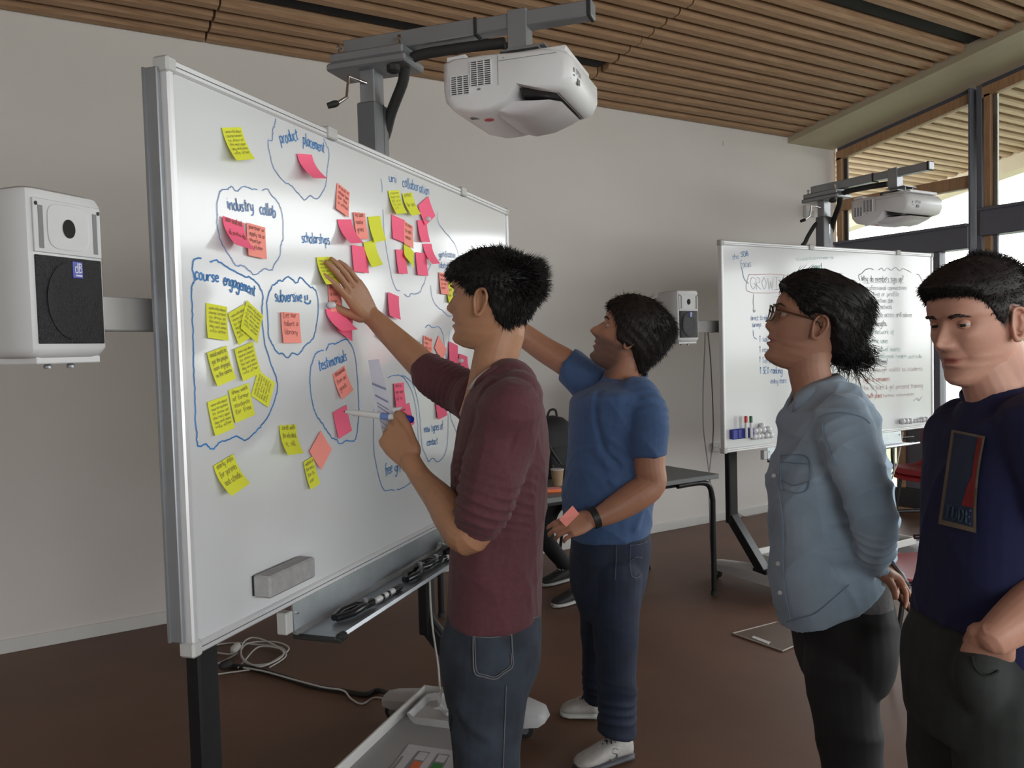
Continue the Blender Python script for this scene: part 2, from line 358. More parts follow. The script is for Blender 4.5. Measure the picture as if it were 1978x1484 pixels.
# sockets, sensor on the wall
def wp(x, y): return meet(x, y, [0, 1, 0], YW)
SOC = mat('white_plastic', (0.62, 0.62, 0.61), 0.45, var=0.01)
for (x, y, wd, lab) in ((1384, 863, .115, 'white double wall socket left of the second whiteboard leg'), (1407, 861, .07, 'small white wall socket partly hidden by the second whiteboard edge')):
    p = wp(x, y); e = empty('wall_socket', p, lab, 'socket')
    MB().box((p[0] - wd / 2, YW - .016, p[2] - .04), (p[0] + wd / 2, YW - .0005, p[2] + .04), .004).build('socket_plate', SOC, e)
    for k in range(2 if wd > .1 else 1):
        c = p[0] - wd / 4 + k * wd / 2 if wd > .1 else p[0]
        MB().lathe([(.019, 0), (.019, .002)], (c, YW - .018, p[2]), 16, (0, 1, 0)).build('socket_face', BB, e)
        for s in (-1, 1): MB().lathe([(.003, 0), (.003, .002)], (c + s * .007, YW - .0195, p[2] - .002), 8, (0, 1, 0)).build('pin_hole', DARK, e)
p = wp(1557, 409); e = empty('wall_sensor', p, 'small grey-white sensor box high on the plaster wall by the corner', 'sensor')
MB().box((p[0] - .045, YW - .045, p[2] - .055), (p[0] + .03, YW - .0005, p[2] + .055), .008).build('housing', SOC, e)
MB().box((p[0] - .012, YW - .056, p[2] - .055), (p[0] + .045, YW - .044, p[2] + .0), .006).build('lens_cover', mat('grey_plastic', (0.35, .35, .35), .4), e)
p = wp(1397, 277); MB().box((p[0] - .006, YW - .006, p[2] - .02), (p[0] + .004, YW, p[2] + .02)).build('wall_hook', SOC, label='tiny bracket high on the plaster wall under the ceiling', cat='hook')
# slot lights and black track in the ceiling gaps
BLK = mat('black_metal', (0.012, 0.012, 0.013), 0.35, spec=.35)
def track(x0, x1, Y):
    MB().prism([(Y - .052, zc(Y) + .035 + .008), (Y + .05, zc(Y) + .035 - .008), (Y + .05, zc(Y) + .17), (Y - .05, zc(Y) + .17)], x0, x1, 0).build('track_slot', DARK, ce, label='black recessed lighting track')
track(1.1, 3.59, Ys[4]); track(3.62, XB - .02, Ys[14])
# floor plate (acrylic sheet) lying on floor
def fp(x, y, z=0): return meet(x, y, [0, 0, 1], z)
c4 = [fp(1415, 1226), fp(1500, 1204), fp(1585, 1228), fp(1512, 1260)]
e = empty('acrylic_sheet', fp(1500, 1232), 'clear plastic sheet lying flat on the brown floor behind the denim-shirted woman', 'sheet')
ACR = mat('clear_acrylic', (0.45, 0.40, 0.36), 0.25, var=.02, spec=.6)
b = MB(); b.add([(p[0], p[1], z) for z in (.001, .005) for p in c4], [(3, 2, 1, 0), (4, 5, 6, 7), (0, 1, 5, 4), (1, 2, 6, 5), (2, 3, 7, 6), (3, 0, 4, 7)]).build('sheet', mat('tinted_plate', (0.145, 0.10, 0.08), .3, var=.05), e)
b = MB()
for k in range(4): b.tube([np.array(c4[k]) + [0, 0, .006], np.array(c4[(k + 1) % 4]) + [0, 0, .006]], .0035, 5)
b.build('sheet_edge', ACR, e)
q = [fp(1452, 1234), fp(1456, 1231), fp(1488, 1243), fp(1484, 1247)]
MB().add([(p[0], p[1], z) for z in (.005, .007) for p in q], [(3, 2, 1, 0), (4, 5, 6, 7), (0, 1, 5, 4), (1, 2, 6, 5), (2, 3, 7, 6), (3, 0, 4, 7)]).build('paper_label', SOC, e, label='white paper label strip')
# ================================================================ WHITEBOARD STATIONS
ALU = mat('brushed_aluminium', (0.52, 0.52, 0.54), 0.32, .85, var=.04, scale=30, stretch=(1, 1, 30))
ALW = mat('white_aluminium', (0.72, 0.72, 0.74), 0.35, .3, var=.02)
BRD = mat('whiteboard_enamel', (0.645, 0.655, 0.675), 0.30, var=.012, scale=2, spec=0.5, coat=.7)
BRD.node_tree.nodes['Principled BSDF'].inputs['Coat Roughness'].default_value = .11
BRD.node_tree.nodes['Principled BSDF'].inputs['Coat IOR'].default_value = 1.6
CAPG = mat('light_grey_plastic', (0.50, 0.50, 0.49), 0.5, var=.02)
GRYC = mat('grey_column_paint', (0.16, 0.165, 0.18), 0.42, .3, var=.04)
MIDG = mat('mid_grey_metal', (0.30, 0.31, 0.33), 0.35, .55, var=.05)
TRAY = mat('galvanised_tray', (0.42, 0.45, 0.48), 0.35, .7, var=.12, scale=12)
WHP = mat('projector_white', (0.68, 0.68, 0.69), 0.38, var=.012, spec=.5)
WHS = mat('speaker_white', (0.60, 0.60, 0.61), 0.5, var=.015, bump=.03, bscale=500)
BASEG = mat('base_grey_cover', (0.48, 0.48, 0.49), 0.5, var=.02)
GRL = mat('speaker_grille', (0.014, 0.014, 0.017), 0.45, var=.3, scale=300, bump=.5, bscale=420)
RUB = mat('black_rubber', (0.02, 0.02, 0.02), 0.7)
CHR = mat('chrome', (0.75, 0.75, 0.75), 0.12, 1.0, var=0)
BLUE = mat('marker_blue', (0.02, 0.03, 0.35), 0.35)
ICE = mat('cable_white', (0.55, 0.54, 0.52), 0.45)
th1 = math.radians(39.2)
def frame_of(O, th):
    c, s = math.cos(th), math.sin(th)
    return np.array([[c, s, 0, O[0]], [s, -c, 0, O[1]], [0, 0, 1, O[2]], [0, 0, 0, 1.0]])   # columns: along board, out of board, up
O1 = meet(318, 105, [-math.sin(th1), math.cos(th1), 0], 1.2); O1[2] = 0
F1 = frame_of(O1, th1)
F2 = frame_of((3.54, 3.42, 0), 0.0)
def L2W(F, p): return F[:3, :3] @ np.array(p, float) + F[:3, 3]
def on1(x, y, v=0.0):       # board 1 local coordinates of a measured point
    n = -F1[:3, 1]; p = meet(x, y, n, 1.2 - v); q = F1[:3, :3].T @ (p - F1[:3, 3]); return q
def on2(x, y, v=0.0):
    p = meet(x, y, [0, 1, 0], 3.42 - v); q = F2[:3, :3].T @ (p - F2[:3, 3]); return q
BW = 2.08
def ribbon(b, pts, wd, v, n=(0, 1, 0)):
    # flat ink stroke following pts (a,z) on the board plane at height v
    pts = [np.array(p, float) for p in pts]
    L = []; R = []
    for i, p in enumerate(pts):
        t = pts[min(i + 1, len(pts) - 1)] - pts[max(i - 1, 0)]; l = np.hypot(*t) + 1e-9; nn = np.array([-t[1], t[0]]) / l * wd / 2
        L.append((p[0] + nn[0], v, p[1] + nn[1])); R.append((p[0] - nn[0], v, p[1] - nn[1]))
    V = L + R; k = len(L); b.add(V, [(i, i + 1, k + i + 1, k + i) for i in range(k - 1)])
def smooth_pts(pts, n=5):
    pts = [np.array(p, float) for p in pts]
    if len(pts) < 3: return pts
    out = []
    for i in range(len(pts) - 1):
        p0, p1, p2, p3 = pts[max(i - 1, 0)], pts[i], pts[i + 1], pts[min(i + 2, len(pts) - 1)]
        for k in range(n):
            t = k / n; out.append(.5 * ((2 * p1) + (-p0 + p2) * t + (2 * p0 - 5 * p1 + 4 * p2 - p3) * t * t + (-p0 + 3 * p1 - 3 * p2 + p3) * t ** 3))
    out.append(pts[-1]); return out
def speaker(F, lab, grp, dv=0.0, da=0.0):
    # loudspeaker; local box: a from -.455 to -.165, v -.16..+.1, z 1.465..1.80
    K = np.diag([.69, .80, .875, 1.0]); K[:3, 3] = (-.34 + .37 * .69, -.035 * .8, 1.524 - 1.475 * .875)
    S = empty('loudspeaker', L2W(F, (-.26, -.08, 1.50)), lab, 'speaker', grp); F = F @ K
    a0, a1, z0, z1, vf, vb = -.37 + da, -.135 + da, 1.475, 1.805, .035 + dv, -.20 + dv
    def ringz(z, ins, tp=0.0):
        # rounded, tapering towards the back
        pts = []
        fw = (a1 - a0) / 2 - ins; ac = (a0 + a1) / 2; bw = fw * .70; r = .022
        prof = [(ac - bw, vb + ins), (ac - fw, vf - .07), (ac - fw, vf - ins - r), (ac - fw + r * .3, vf - ins - r * .3), (ac - fw + r, vf - ins), (ac + fw - r, vf - ins), (ac + fw - r * .3, vf - ins - r * .3), (ac + fw, vf - ins - r), (ac + fw, vf - .07), (ac + bw, vb + ins)]
        return [(p[0], p[1], z) for p in prof]
    b = MB(); b.rings([ringz(z, i) for z, i in ((z0, .02), (z0 + .006, .008), (z0 + .02, 0), (z1 - .02, 0), (z1 - .006, .006), (z1, .02))])
    b.build('cabinet', WHS, S, 35, F)
    # grille
    g0, g1 = z0 + .03, z0 + .195
    b = MB(); n = 9; fr = []
    for z in np.linspace(g0, g1, n):
        bul = .006 + .004 * math.sin(math.pi * (z - g0) / (g1 - g0))
        fr.append([(a0 + .02 + (a1 - a0 - .04) * i / 12, vf + bul * (1 - (abs(i - 6) / 6) ** 4) , z) for i in range(13)])
    b.rings(fr, caps=False, closed=False)
    b.box((a0 + .018, vf - .004, g0 - .003), (a1 - .018, vf + .003, g1 + .003), .003)
    b.build('grille', GRL, S, 50, F)
    cx, cz = (a0 + a1) / 2, (g0 + g1) / 2
    MB().lathe([(.078, 0), (.078, .0035), (.072, .0055), (.05, .004), (0.001, .003)], (cx, vf + .006, cz), 36, (0, 1, 0)).build('woofer_ring', mat('grille_dark', (0.009, 0.009, 0.011), .5, bump=.4, bscale=420), S, 40, F)
    # horn recess panel
    MB().box((a0 + .016, vf - .001, g1 + .008), (a1 - .016, vf + .004, z1 - .024), .003).build('horn_panel', mat('horn_white', (0.50, 0.50, 0.51), .4), S, None, F)
    hz = (g1 + z1 - .02) / 2 + .004; hb = MB()
    R = []
    for k, (sc, dep) in enumerate(((1, .0045), (.9, .002), (.62, -.0005), (.36, -.002))):
        R.append([(cx + .064 * sc * math.copysign(abs(math.cos(t)) ** .5, math.cos(t)), vf + dep + .001, hz + .045 * sc * math.copysign(abs(math.sin(t)) ** .5, math.sin(t))) for t in [2 * math.pi * i / 24 for i in range(24)]])
    hb.rings(R, caps=False); hb.build('horn_flare', WHS, S, 40, F)
    MB().lathe([(.0185, 0), (.0185, .0015), (.001, .0017)], (cx, vf + .0045, hz - .002), 24, (0, 1, 0)).build('horn_throat', DARK, S, None, F)
    for s in (-1, 1):
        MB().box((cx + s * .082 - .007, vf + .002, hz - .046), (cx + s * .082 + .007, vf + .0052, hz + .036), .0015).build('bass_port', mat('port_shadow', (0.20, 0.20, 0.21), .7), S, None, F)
        MB().lathe([(.004, 0), (.004, .002), (.001, .002)], (cx + s * .094, vf + .004, z1 - .035), 10, (0, 1, 0)).build('screw', RUB, S, None, F)
    bd = MB().box((cx - .002, vf + .0095, cz + .045), (cx + .028, vf + .0125, cz + .078), .001).build('badge', BLUE, S, None, F)
    lt = MB(); lw = mat('badge_letter', (0.62, 0.64, 0.75), .5)
    x0 = cx + .003; zb = cz + .055; v = vf + .0132
    ribbon(lt, [(x0 + .009, zb + .020), (x0 + .009, zb)], .0028, v); ribbon(lt, [(x0 + .009, zb + .012), (x0 + .002, zb + .012), (x0 + .001, zb + .006), (x0 + .002, zb + .001), (x0 + .009, zb + .001)], .0026, v)
    ribbon(lt, [(x0 + .0135, zb + .020), (x0 + .0135, zb)], .0028, v); ribbon(lt, [(x0 + .0135, zb + .019), (x0 + .020, zb + .018), (x0 + .021, zb + .014), (x0 + .0135, zb + .011), (x0 + .021, zb + .009), (x0 + .0215, zb + .003), (x0 + .0135, zb + .001)], .0026, v)
    ribbon(lt, [(x0 + .002, zb - .005), (x0 + .022, zb - .005)], .003, v)
    lt.build('badge_lettering', lw, S, None, F)
    MB().box((a0 + .03, vb + .03, z0 - .012), (a1 - .01, vf - .02, z0 + .003), .002).build('bottom_bracket', WHS, S, None, F)
    for aa in (.09, .16): MB().lathe([(.004, -.010), (.009, -.009), (.009, -.004), (.006, 0)], (a0 + aa, vf - .05, z0 - .012), 10, (0, 0, 1)).build('wing_bolt', MIDG, S, None, F)
    return S
def projector(F, lab, grp):
    c = (1.0, .5, 2.20)
    K = np.diag([.92, .83, .90, 1.0]); K[:3, 3] = (.09, .628 * .17, 2.352 * .10)
    S = empty('projector', L2W(F, c), lab, 'projector', grp); F = F @ K
    a0, a1 = .80, 1.17
    # side profile in (v, z): flat back, belly sloping forward, mirror cavity, overhanging nose
    top = [(.165, 2.335), (.20, 2.345), (.32, 2.345), (.44, 2.338), (.55, 2.335), (.60, 2.325), (.628, 2.30)]
    bot = [(.165, 2.25), (.172, 2.215), (.20, 2.185), (.27, 2.166), (.34, 2.168), (.40, 2.19), (.445, 2.236)]
    nose = [(.628, 2.245), (.61, 2.212), (.57, 2.202), (.51, 2.216)]
    prof = top + nose + bot[::-1]
    n = len(prof); pc = np.mean(np.array(prof), 0)
    b = MB(); R = []
    for k, (a, s) in enumerate(((a0, .86), (a0 + .008, .95), (a0 + .03, 1.0), (a1 - .03, 1.0), (a1 - .008, .95), (a1, .86))):
        R.append([(a, pc[0] + (p[0] - pc[0]) * s, pc[1] + (p[1] - pc[1]) * s) for p in prof])
    b.rings(R); b.build('housing', WHP, S, 50, F)
    # top cover hump and mount plate
    MB().box((a0 + .05, .40, 2.333), (a1 - .03, .60, 2.352), .012).build('top_cover', WHP, S, 40, F)
    MB().box((a0 + .03, .175, 2.34), (a0 + .16, .25, 2.362), .012).build('top_cover', WHP, S, 40, F)
    # cavity mirror window
    MB().prism([(.44, 2.232), (.455, 2.208), (.54, 2.198), (.575, 2.203), (.51, 2.222)], a0 + .03, a1 - .03, 0).build('mirror_cavity', mat('cavity_dark', (0.015, .014, .014), .25), S, None, F)
    b = MB(); R = []
    for a, k in ((a0 + .045, .6), (a0 + .06, .85), (a0 + .1, 1), (a1 - .05, 1), (a1 - .02, .7)):
        R.append([(a, .36 + (p[0] - .36) * k, 2.19 + (p[1] - 2.19) * k) for p in [(.34, 2.17), (.40, 2.155), (.47, 2.160), (.54, 2.182), (.565, 2.195), (.52, 2.199), (.45, 2.205), (.36, 2.21)]])
    b.rings(R).build('belly_panel', mat('projector_belly', (.56, .54, .55), .35), S, 60, F)
    # vents: louvres as real slots
    def vent(v0, v1, z0, z1, rows, colsn):
        V = MB().box((a0 - .001, v0, z0), (a0 + .003, v1, z1), .001).build('vent_recess', mat('vent_dark', (.05, .05, .055), .6), S, None, F)
        b = MB()
        for i in range(rows + 1):
            z = z0 + (z1 - z0) * i / rows; b.box((a0 - .004, v0, z - .0011), (a0 + .001, v1, z + .0011))
        for i in range(colsn + 1):
            v = v0 + (v1 - v0) * i / colsn; b.box((a0 - .0045, v - .0014, z0), (a0 + .001, v + .0014, z1))
        b.build('vent_louvre', WHP, V, None, F)
    vent(.205, .272, 2.225, 2.283, 9, 3); vent(.278, .352, 2.245, 2.322, 12, 3)
    ln = MB(); ln.box((a0 - .001, .375, 2.24), (a0 + .001, .3765, 2.33)); ln.box((a0 - .001, .376, 2.312), (a0 + .001, .58, 2.3135)); ln.box((a0 - .0012, .395, 2.318), (a0 + .001, .398, 2.322))
    ln.box((a0 - .0015, .30, 2.232), (a0 + .001, .312, 2.238)); ln.build('seam_lines', MIDG, S, None, F)
    # front badge lettering
    ft = MB(); x = .86
    for k, st in enumerate([[[(1, 1), (0, 1), (0, 0), (1, 0)], [(0, .5), (.8, .5)]], [[(0, 0), (0, 1), (1, 1), (1, .5), (0, .5)]], [[(1, 1), (0, 1), (0, .5), (1, .5), (1, 0), (0, 0)]], [[(0, 0), (0, 1), (1, 1), (1, 0), (0, 0)]], [[(0, 0), (0, 1), (1, 0), (1, 1)]]]):
        for l in st: ribbon(ft, [(x + k * .012 + p[0] * .008, 2.262 + p[1] * .014) for p in l], .0026, .6305)
    ft.box((x + .012, .6285, 2.235), (x + .04, .6305, 2.252)); ft.box((x - .03, .6285, 2.26), (x - .024, .6305, 2.272)); ft.box((x - .032, .6285, 2.248), (x - .022, .6305, 2.251))
    ft.build('badge_lettering', mat('ink_grey', (.14, .14, .15), .5), S, None, F)
    MB().box((a0 + .02, .606, 2.236), (a0 + .04, .622, 2.25), .003).build('sensor_window', MIDG, S, None, F)
    # red sticker on the belly
    MB().lathe([(.017, 0), (.017, .001), (.001, .0011)], (a0 + .10, .30, 2.1665), 20, (0, .05, -1)).build('red_sticker', mat('sticker_red', (.45, .04, .06), .5), S, None, F)
    tx = MB()
    for k in range(4): tx.box((a0 + .06 + .005 * k, .245, 2.166), (a0 + .063 + .005 * k, .275, 2.1695))
    tx.build('small_print', MATS['ink_grey'], S, None, F)
    # mount: saddle plate + feet
    MB().box((.93, .36, 2.392), (1.06, .50, 2.398), .001).box((.955, .37, 2.365), (.96, .49, 2.395)).box((1.03, .37, 2.365), (1.035, .49, 2.395)).box((.86, .36, 2.362), (1.12, .50, 2.367), .001).build('mount_plate', MIDG, S, None, F)
    MB().box((.955, .38, 2.350), (1.035, .48, 2.366), .003).build('mount_foot', RUB, S, None, F)
    for v in (.36, .49): MB().lathe([(.007, 0), (.007, .02)], (.88, v - .0, 2.345), 8, (0, 0, 1)).build('mount_screw', RUB, S, None, F)
    return S
def station(F, kind, lab_board, lab_stand):
    B = empty('whiteboard', L2W(F, (BW / 2, -.015, .88)), lab_board, 'whiteboard', 'mobile whiteboards')
    z0, z1 = (.895, 2.125) if kind == 1 else (.875, 2.10)
    MB().box((.012, -.020, z0 + .012), (BW - .012, -.001, z1 - .012)).build('writing_surface', BRD, B, None, F)
    MB().box((.01, -.026, z0 + .01), (BW - .01, -.0205, z1 - .01)).build('back_panel', MIDG, B, None, F)
    for nm, lo, hi in (('frame_rail', (.02, -.028, z1 - .026), (BW - .02, .006, z1)), ('frame_rail', (.02, -.028, z0), (BW - .02, .006, z0 + .026)), ('frame_side', (0, -.028, z0 + .02), (.018, .006, z1 - .02)), ('frame_side', (BW - .018, -.028, z0 + .02), (BW, .006, z1 - .02))):
        f_ = MB().box(lo, hi, .004).build(nm, ALW, B, None, F)
    for zz in (z1 - .0145, z0 + .0135): MB().box((.02, .0062, zz - .001), (BW - .02, .0068, zz + .001)).build('rail_groove', mat('groove_grey', (.12, .12, .13), .5), B, None, F)
    for a in (0, BW):
        for z in (z0, z1):
            s = 1 if a == 0 else -1; t = 1 if z == z0 else -1
            MB().box((min(a - s * .004, a + s * .026), -.031, min(z - t * .004, z + t * .030)), (max(a - s * .004, a + s * .026), .009, max(z - t * .004, z + t * .030)), .005).build('corner_cap', CAPG, B, None, F)
    if kind == 1: MB().box((-.012, -.045, z0 + .03), (.0, -.012, z1 - .02), .002).box((-.016, -.046, z0 + .03), (-.012, -.04, z1 - .02)).build('rear_side_profile', MIDG, B, None, F)
    for a in ((.62, 1.56) if kind == 1 else (.78, 1.67)):
        MB().box((a - .022, -.032, z1 - .026), (a + .022, .014, z1 + .006), .003).build('rail_clip', CAPG, B, None, F)
    # stand
    S = empty('whiteboard_stand', L2W(F, (.95, -.08, 0)), lab_stand, 'stand', 'wheeled whiteboard stands')
    fa_ = lambda k, a: a + (.03 if k == 0 else .03)
    for k, a in enumerate((.265, 1.555)):
        MB().box((a - .036, -.222, .40), (a + .036, -.178, 1.16), .006).build('leg', BLK, S, None, F)
        MB().box((a - .045, -.232, 1.12), (a + .045, -.168, 1.68), .006).build('lift_column', GRYC, S, None, F)
        MB().bar((a, -.20, .44), (fa_(k, a), .03, .13), .07, .055, bev=.004).build('leg_brace', BLK, S, None, F)
        MB().box((fa_(k, a) - .045, -.03, .085), (fa_(k, a) + .045, .08, .158), .006).build('leg_bracket', BLK, S, None, F)
        fa = a + (.06 if k == 0 else .055)
        b = MB(); R = []
        for v, hw, zt, zb in ((-.43, .025, .100, .085), (-.42, .045, .112, .075), (-.38, .055, .120, .07), (-.05, .085, .15, .075), (.18, .075, .14, .07), (.25, .06, .125, .075), (.27, .035, .105, .085)):
            R.append([(fa - hw, v, zb), (fa - hw, v, zt - .015), (fa - hw + .02, v, zt), (fa + hw - .02, v, zt), (fa + hw, v, zt - .015), (fa + hw, v, zb)])
        b.rings(R); ft = b.build('foot', BASEG, S, 40, F)
        for v in (-.39, .18):
            wl = MB()
            wl.lathe([(.001, -.013), (.022, -.013), (.036, -.009), (.036, .009), (.022, .013), (.001, .013)], (fa, v, .038), 20, (1, 0, 0)); cw = wl.build('castor', RUB, S, 50, F)
            MB().lathe([(.018, -.015), (.018, .015)], (fa, v, .038), 14, (1, 0, 0)).build('castor_hub', MIDG, cw, 50, F)
    MB().box((.31, -.20, 1.56), (1.62, -.165, 1.66), .004).build('cross_beam', GRYC, S, None, F)
    for a in (.27, 1.555):
        for z in (1.22, 1.62): MB().box((a - .05, -.168, z - .025), (a + .05, -.03, z + .025), .003).build('board_bracket', MIDG, S, None, F)
    MB().box((.34, -.12, .095), (1.60, .0, .145), .004).build('base_bar', BASEG, S, None, F)
    MB().box((-.20, -.135, 1.575), (.30, -.10, 1.645), .003).build('speaker_arm', mat('warm_grey_metal', (.42, .41, .40), .45, .2), S, None, F)
    # projector mast
    MB().box((.955, -.10, 1.5), (1.045, -.035, 2.30), .004).build('mast_sleeve', GRYC, S, None, F)
    MB().box((.967, -.094, 2.28), (1.033, -.042, 2.452), .003).build('mast', MIDG, S, None, F)
    MB().box((1.008, -.040, 2.13), (1.012, -.034, 2.30)).build('mast_label', CHR, S, None, F)
    hd = MB().box((.93, -.19, 2.40), (1.07, .085, 2.425), .006).box((.935, -.18, 2.4255), (1.065, .075, 2.455), .005); hd.build('mast_head', MIDG, S, None, F)
    MB().bar((1.0, -.15, 2.48), (1.0, .30, 2.482), .055, .05, bev=.003).build('arm_tube', MIDG, S, None, F)
    MB().bar((1.0, .30, 2.482), (1.0, .655, 2.484), .05, .045, bev=.003).build('arm_extension', MIDG, S, None, F)
    MB().bar((1.0, .294, 2.482), (1.0, .302, 2.482), .058, .053).build('arm_collar', RUB, S, None, F)
    MB().box((.972, .640, 2.459), (1.028, .652, 2.509), .002).build('arm_end_cap', RUB, S, None, F)
    MB().box((.97, .40, 2.398), (1.03, .46, 2.512), .002).build('arm_clamp', MIDG, S, None, F)
    for v in (-.15, .06): MB().lathe([(.006, 0), (.006, .02), (.009, .02), (.009, .03)], (.95, v, 2.452), 8).build('clamp_bolt', CHR, S, None, F)
    MB().lathe([(.008, 0), (.022, -.006), (.022, -.022), (.012, -.028)], (.95, .035, 2.40), 8).build('clamp_knob', RUB, S, None, F)
    MB().tube([(.97, -.07, 2.36), (.93, -.11, 2.375), (.925, -.115, 2.31), (.905, -.135, 2.29)], .006, 8).build('crank', CHR, S, 60, F)
    MB().lathe([(.008, 0), (.011, .01), (.009, .035)], (.905, -.135, 2.29), 10, (-.3, -.6, -.2)).build('crank_grip', RUB, S, 50, F)
    cp = smooth_pts([(1.0, .38, 2.43), (1.0, .2, 2.435), (1.0, .07, 2.425), (1.02, .03, 2.36), (1.035, -.02, 2.28), (1.05, -.06, 2.2), (1.04, -.13, 2.10), (1.0, -.15, 1.95), (1.0, -.14, 1.6)], 5)
    MB().tube(cp, .017, 8).build('cable_sleeve', RUB, S, 60, F)
    if kind == 2:
        cp = smooth_pts([(.96, -.13, 1.5), (.90, -.16, 2.05), (.92, -.15, 2.15), (.95, -.11, 2.24), (.97, -.09, 2.27)], 5); MB().tube(cp, .013, 8).build('cable_sleeve', RUB, S, 60, F)
    # pen tray under the board
    T = empty('pen_tray', L2W(F, (1.02, .05, .80)), 'long galvanised pen tray hung under the ' + ('near whiteboard, full of small black tools' if kind == 1 else 'far whiteboard'), 'tray', 'whiteboard pen trays')
    a0, a1 = .365, 1.70; zt = z0 + .004; zb = zt - .085
    MB().prism([(-.005, zt), (-.001, zt), (.002, zb + .014), (.012, zb + .003), (.115, zb + .003), (.125, zb + .012), (.134, zb + .016), (.138, zb + .008), (.125, zb - .002), (.006, zb - .002), (-.006, zb + .01)], a0, a1, 0).build('tray_channel', TRAY, T, None, F)
    MB().box((a0 - .03, -.03, zb + .01), (a0 + .0, .0, zt - .02), .003).build('end_bracket', CAPG, T, None, F)
    MB().box((a0 - .002, -.004, zb - .008), (a0 + .012, .135, zb + .004), .003).lathe([(.012, 0), (.012, .02)], (a0, .13, zb + .006), 10, (1, 0, 0)).build('end_cap', RUB, T, 40, F)
    for a in (a0 + .015, a1 - .02): MB().lathe([(.004, 0), (.004, .004)], (a, .0, zt - .03), 8, (0, 1, 0)).build('screw', CHR, T, None, F)
    return B, S, T
B1, S1, T1 = station(F1, 1, 'large near whiteboard covered in sticky notes with blue handwriting', 'black-legged wheeled stand carrying the near whiteboard and its projector')
B2, S2, T2 = station(F2, 2, 'far whiteboard by the windows with faded handwriting and no notes', 'black-legged wheeled stand carrying the far whiteboard by the windows')
speaker(F1, 'big-looking white loudspeaker with black grille at the left edge, beside the near whiteboard', 'loudspeakers on whiteboard stands')
speaker(F2, 'white loudspeaker with black grille left of the far whiteboard', 'loudspeakers on whiteboard stands')
projector(F1, 'white short-throw projector hanging over the near whiteboard', 'ceiling-side projectors on arms')
projector(F2, 'white short-throw projector hanging over the far whiteboard against the windows', 'ceiling-side projectors on arms')
# shelf tray on the near stand base, with papers
SH = mat('shelf_grey', (0.36, 0.36, 0.37), .5, var=.03)
for F, lab in ((F1, 'shallow pale grey shelf tray across the base of the near whiteboard stand'), (F2, 'shallow pale grey shelf tray across the base of the far whiteboard stand')):
    e = empty('base_shelf', L2W(F, (.95, .05, .15)), lab, 'shelf', 'stand base shelves')
    a0, a1, v0, v1, z = .42, 1.52, -.20, .20, .155
    MB().box((a0, v0, z), (a1, v1, z + .008)).build('shelf_bottom', SH, e, None, F)
    for lo, hi in (((a0, v0 - .012, z), (a1, v0, z + .045)), ((a0, v1, z), (a1, v1 + .012, z + .045)), ((a0 - .012, v0 - .012, z), (a0, v1 + .012, z + .045)), ((a1, v0 - .012, z), (a1 + .012, v1 + .012, z + .045))):
        MB().box(lo, hi, .003).build('rim', BB, e, None, F)
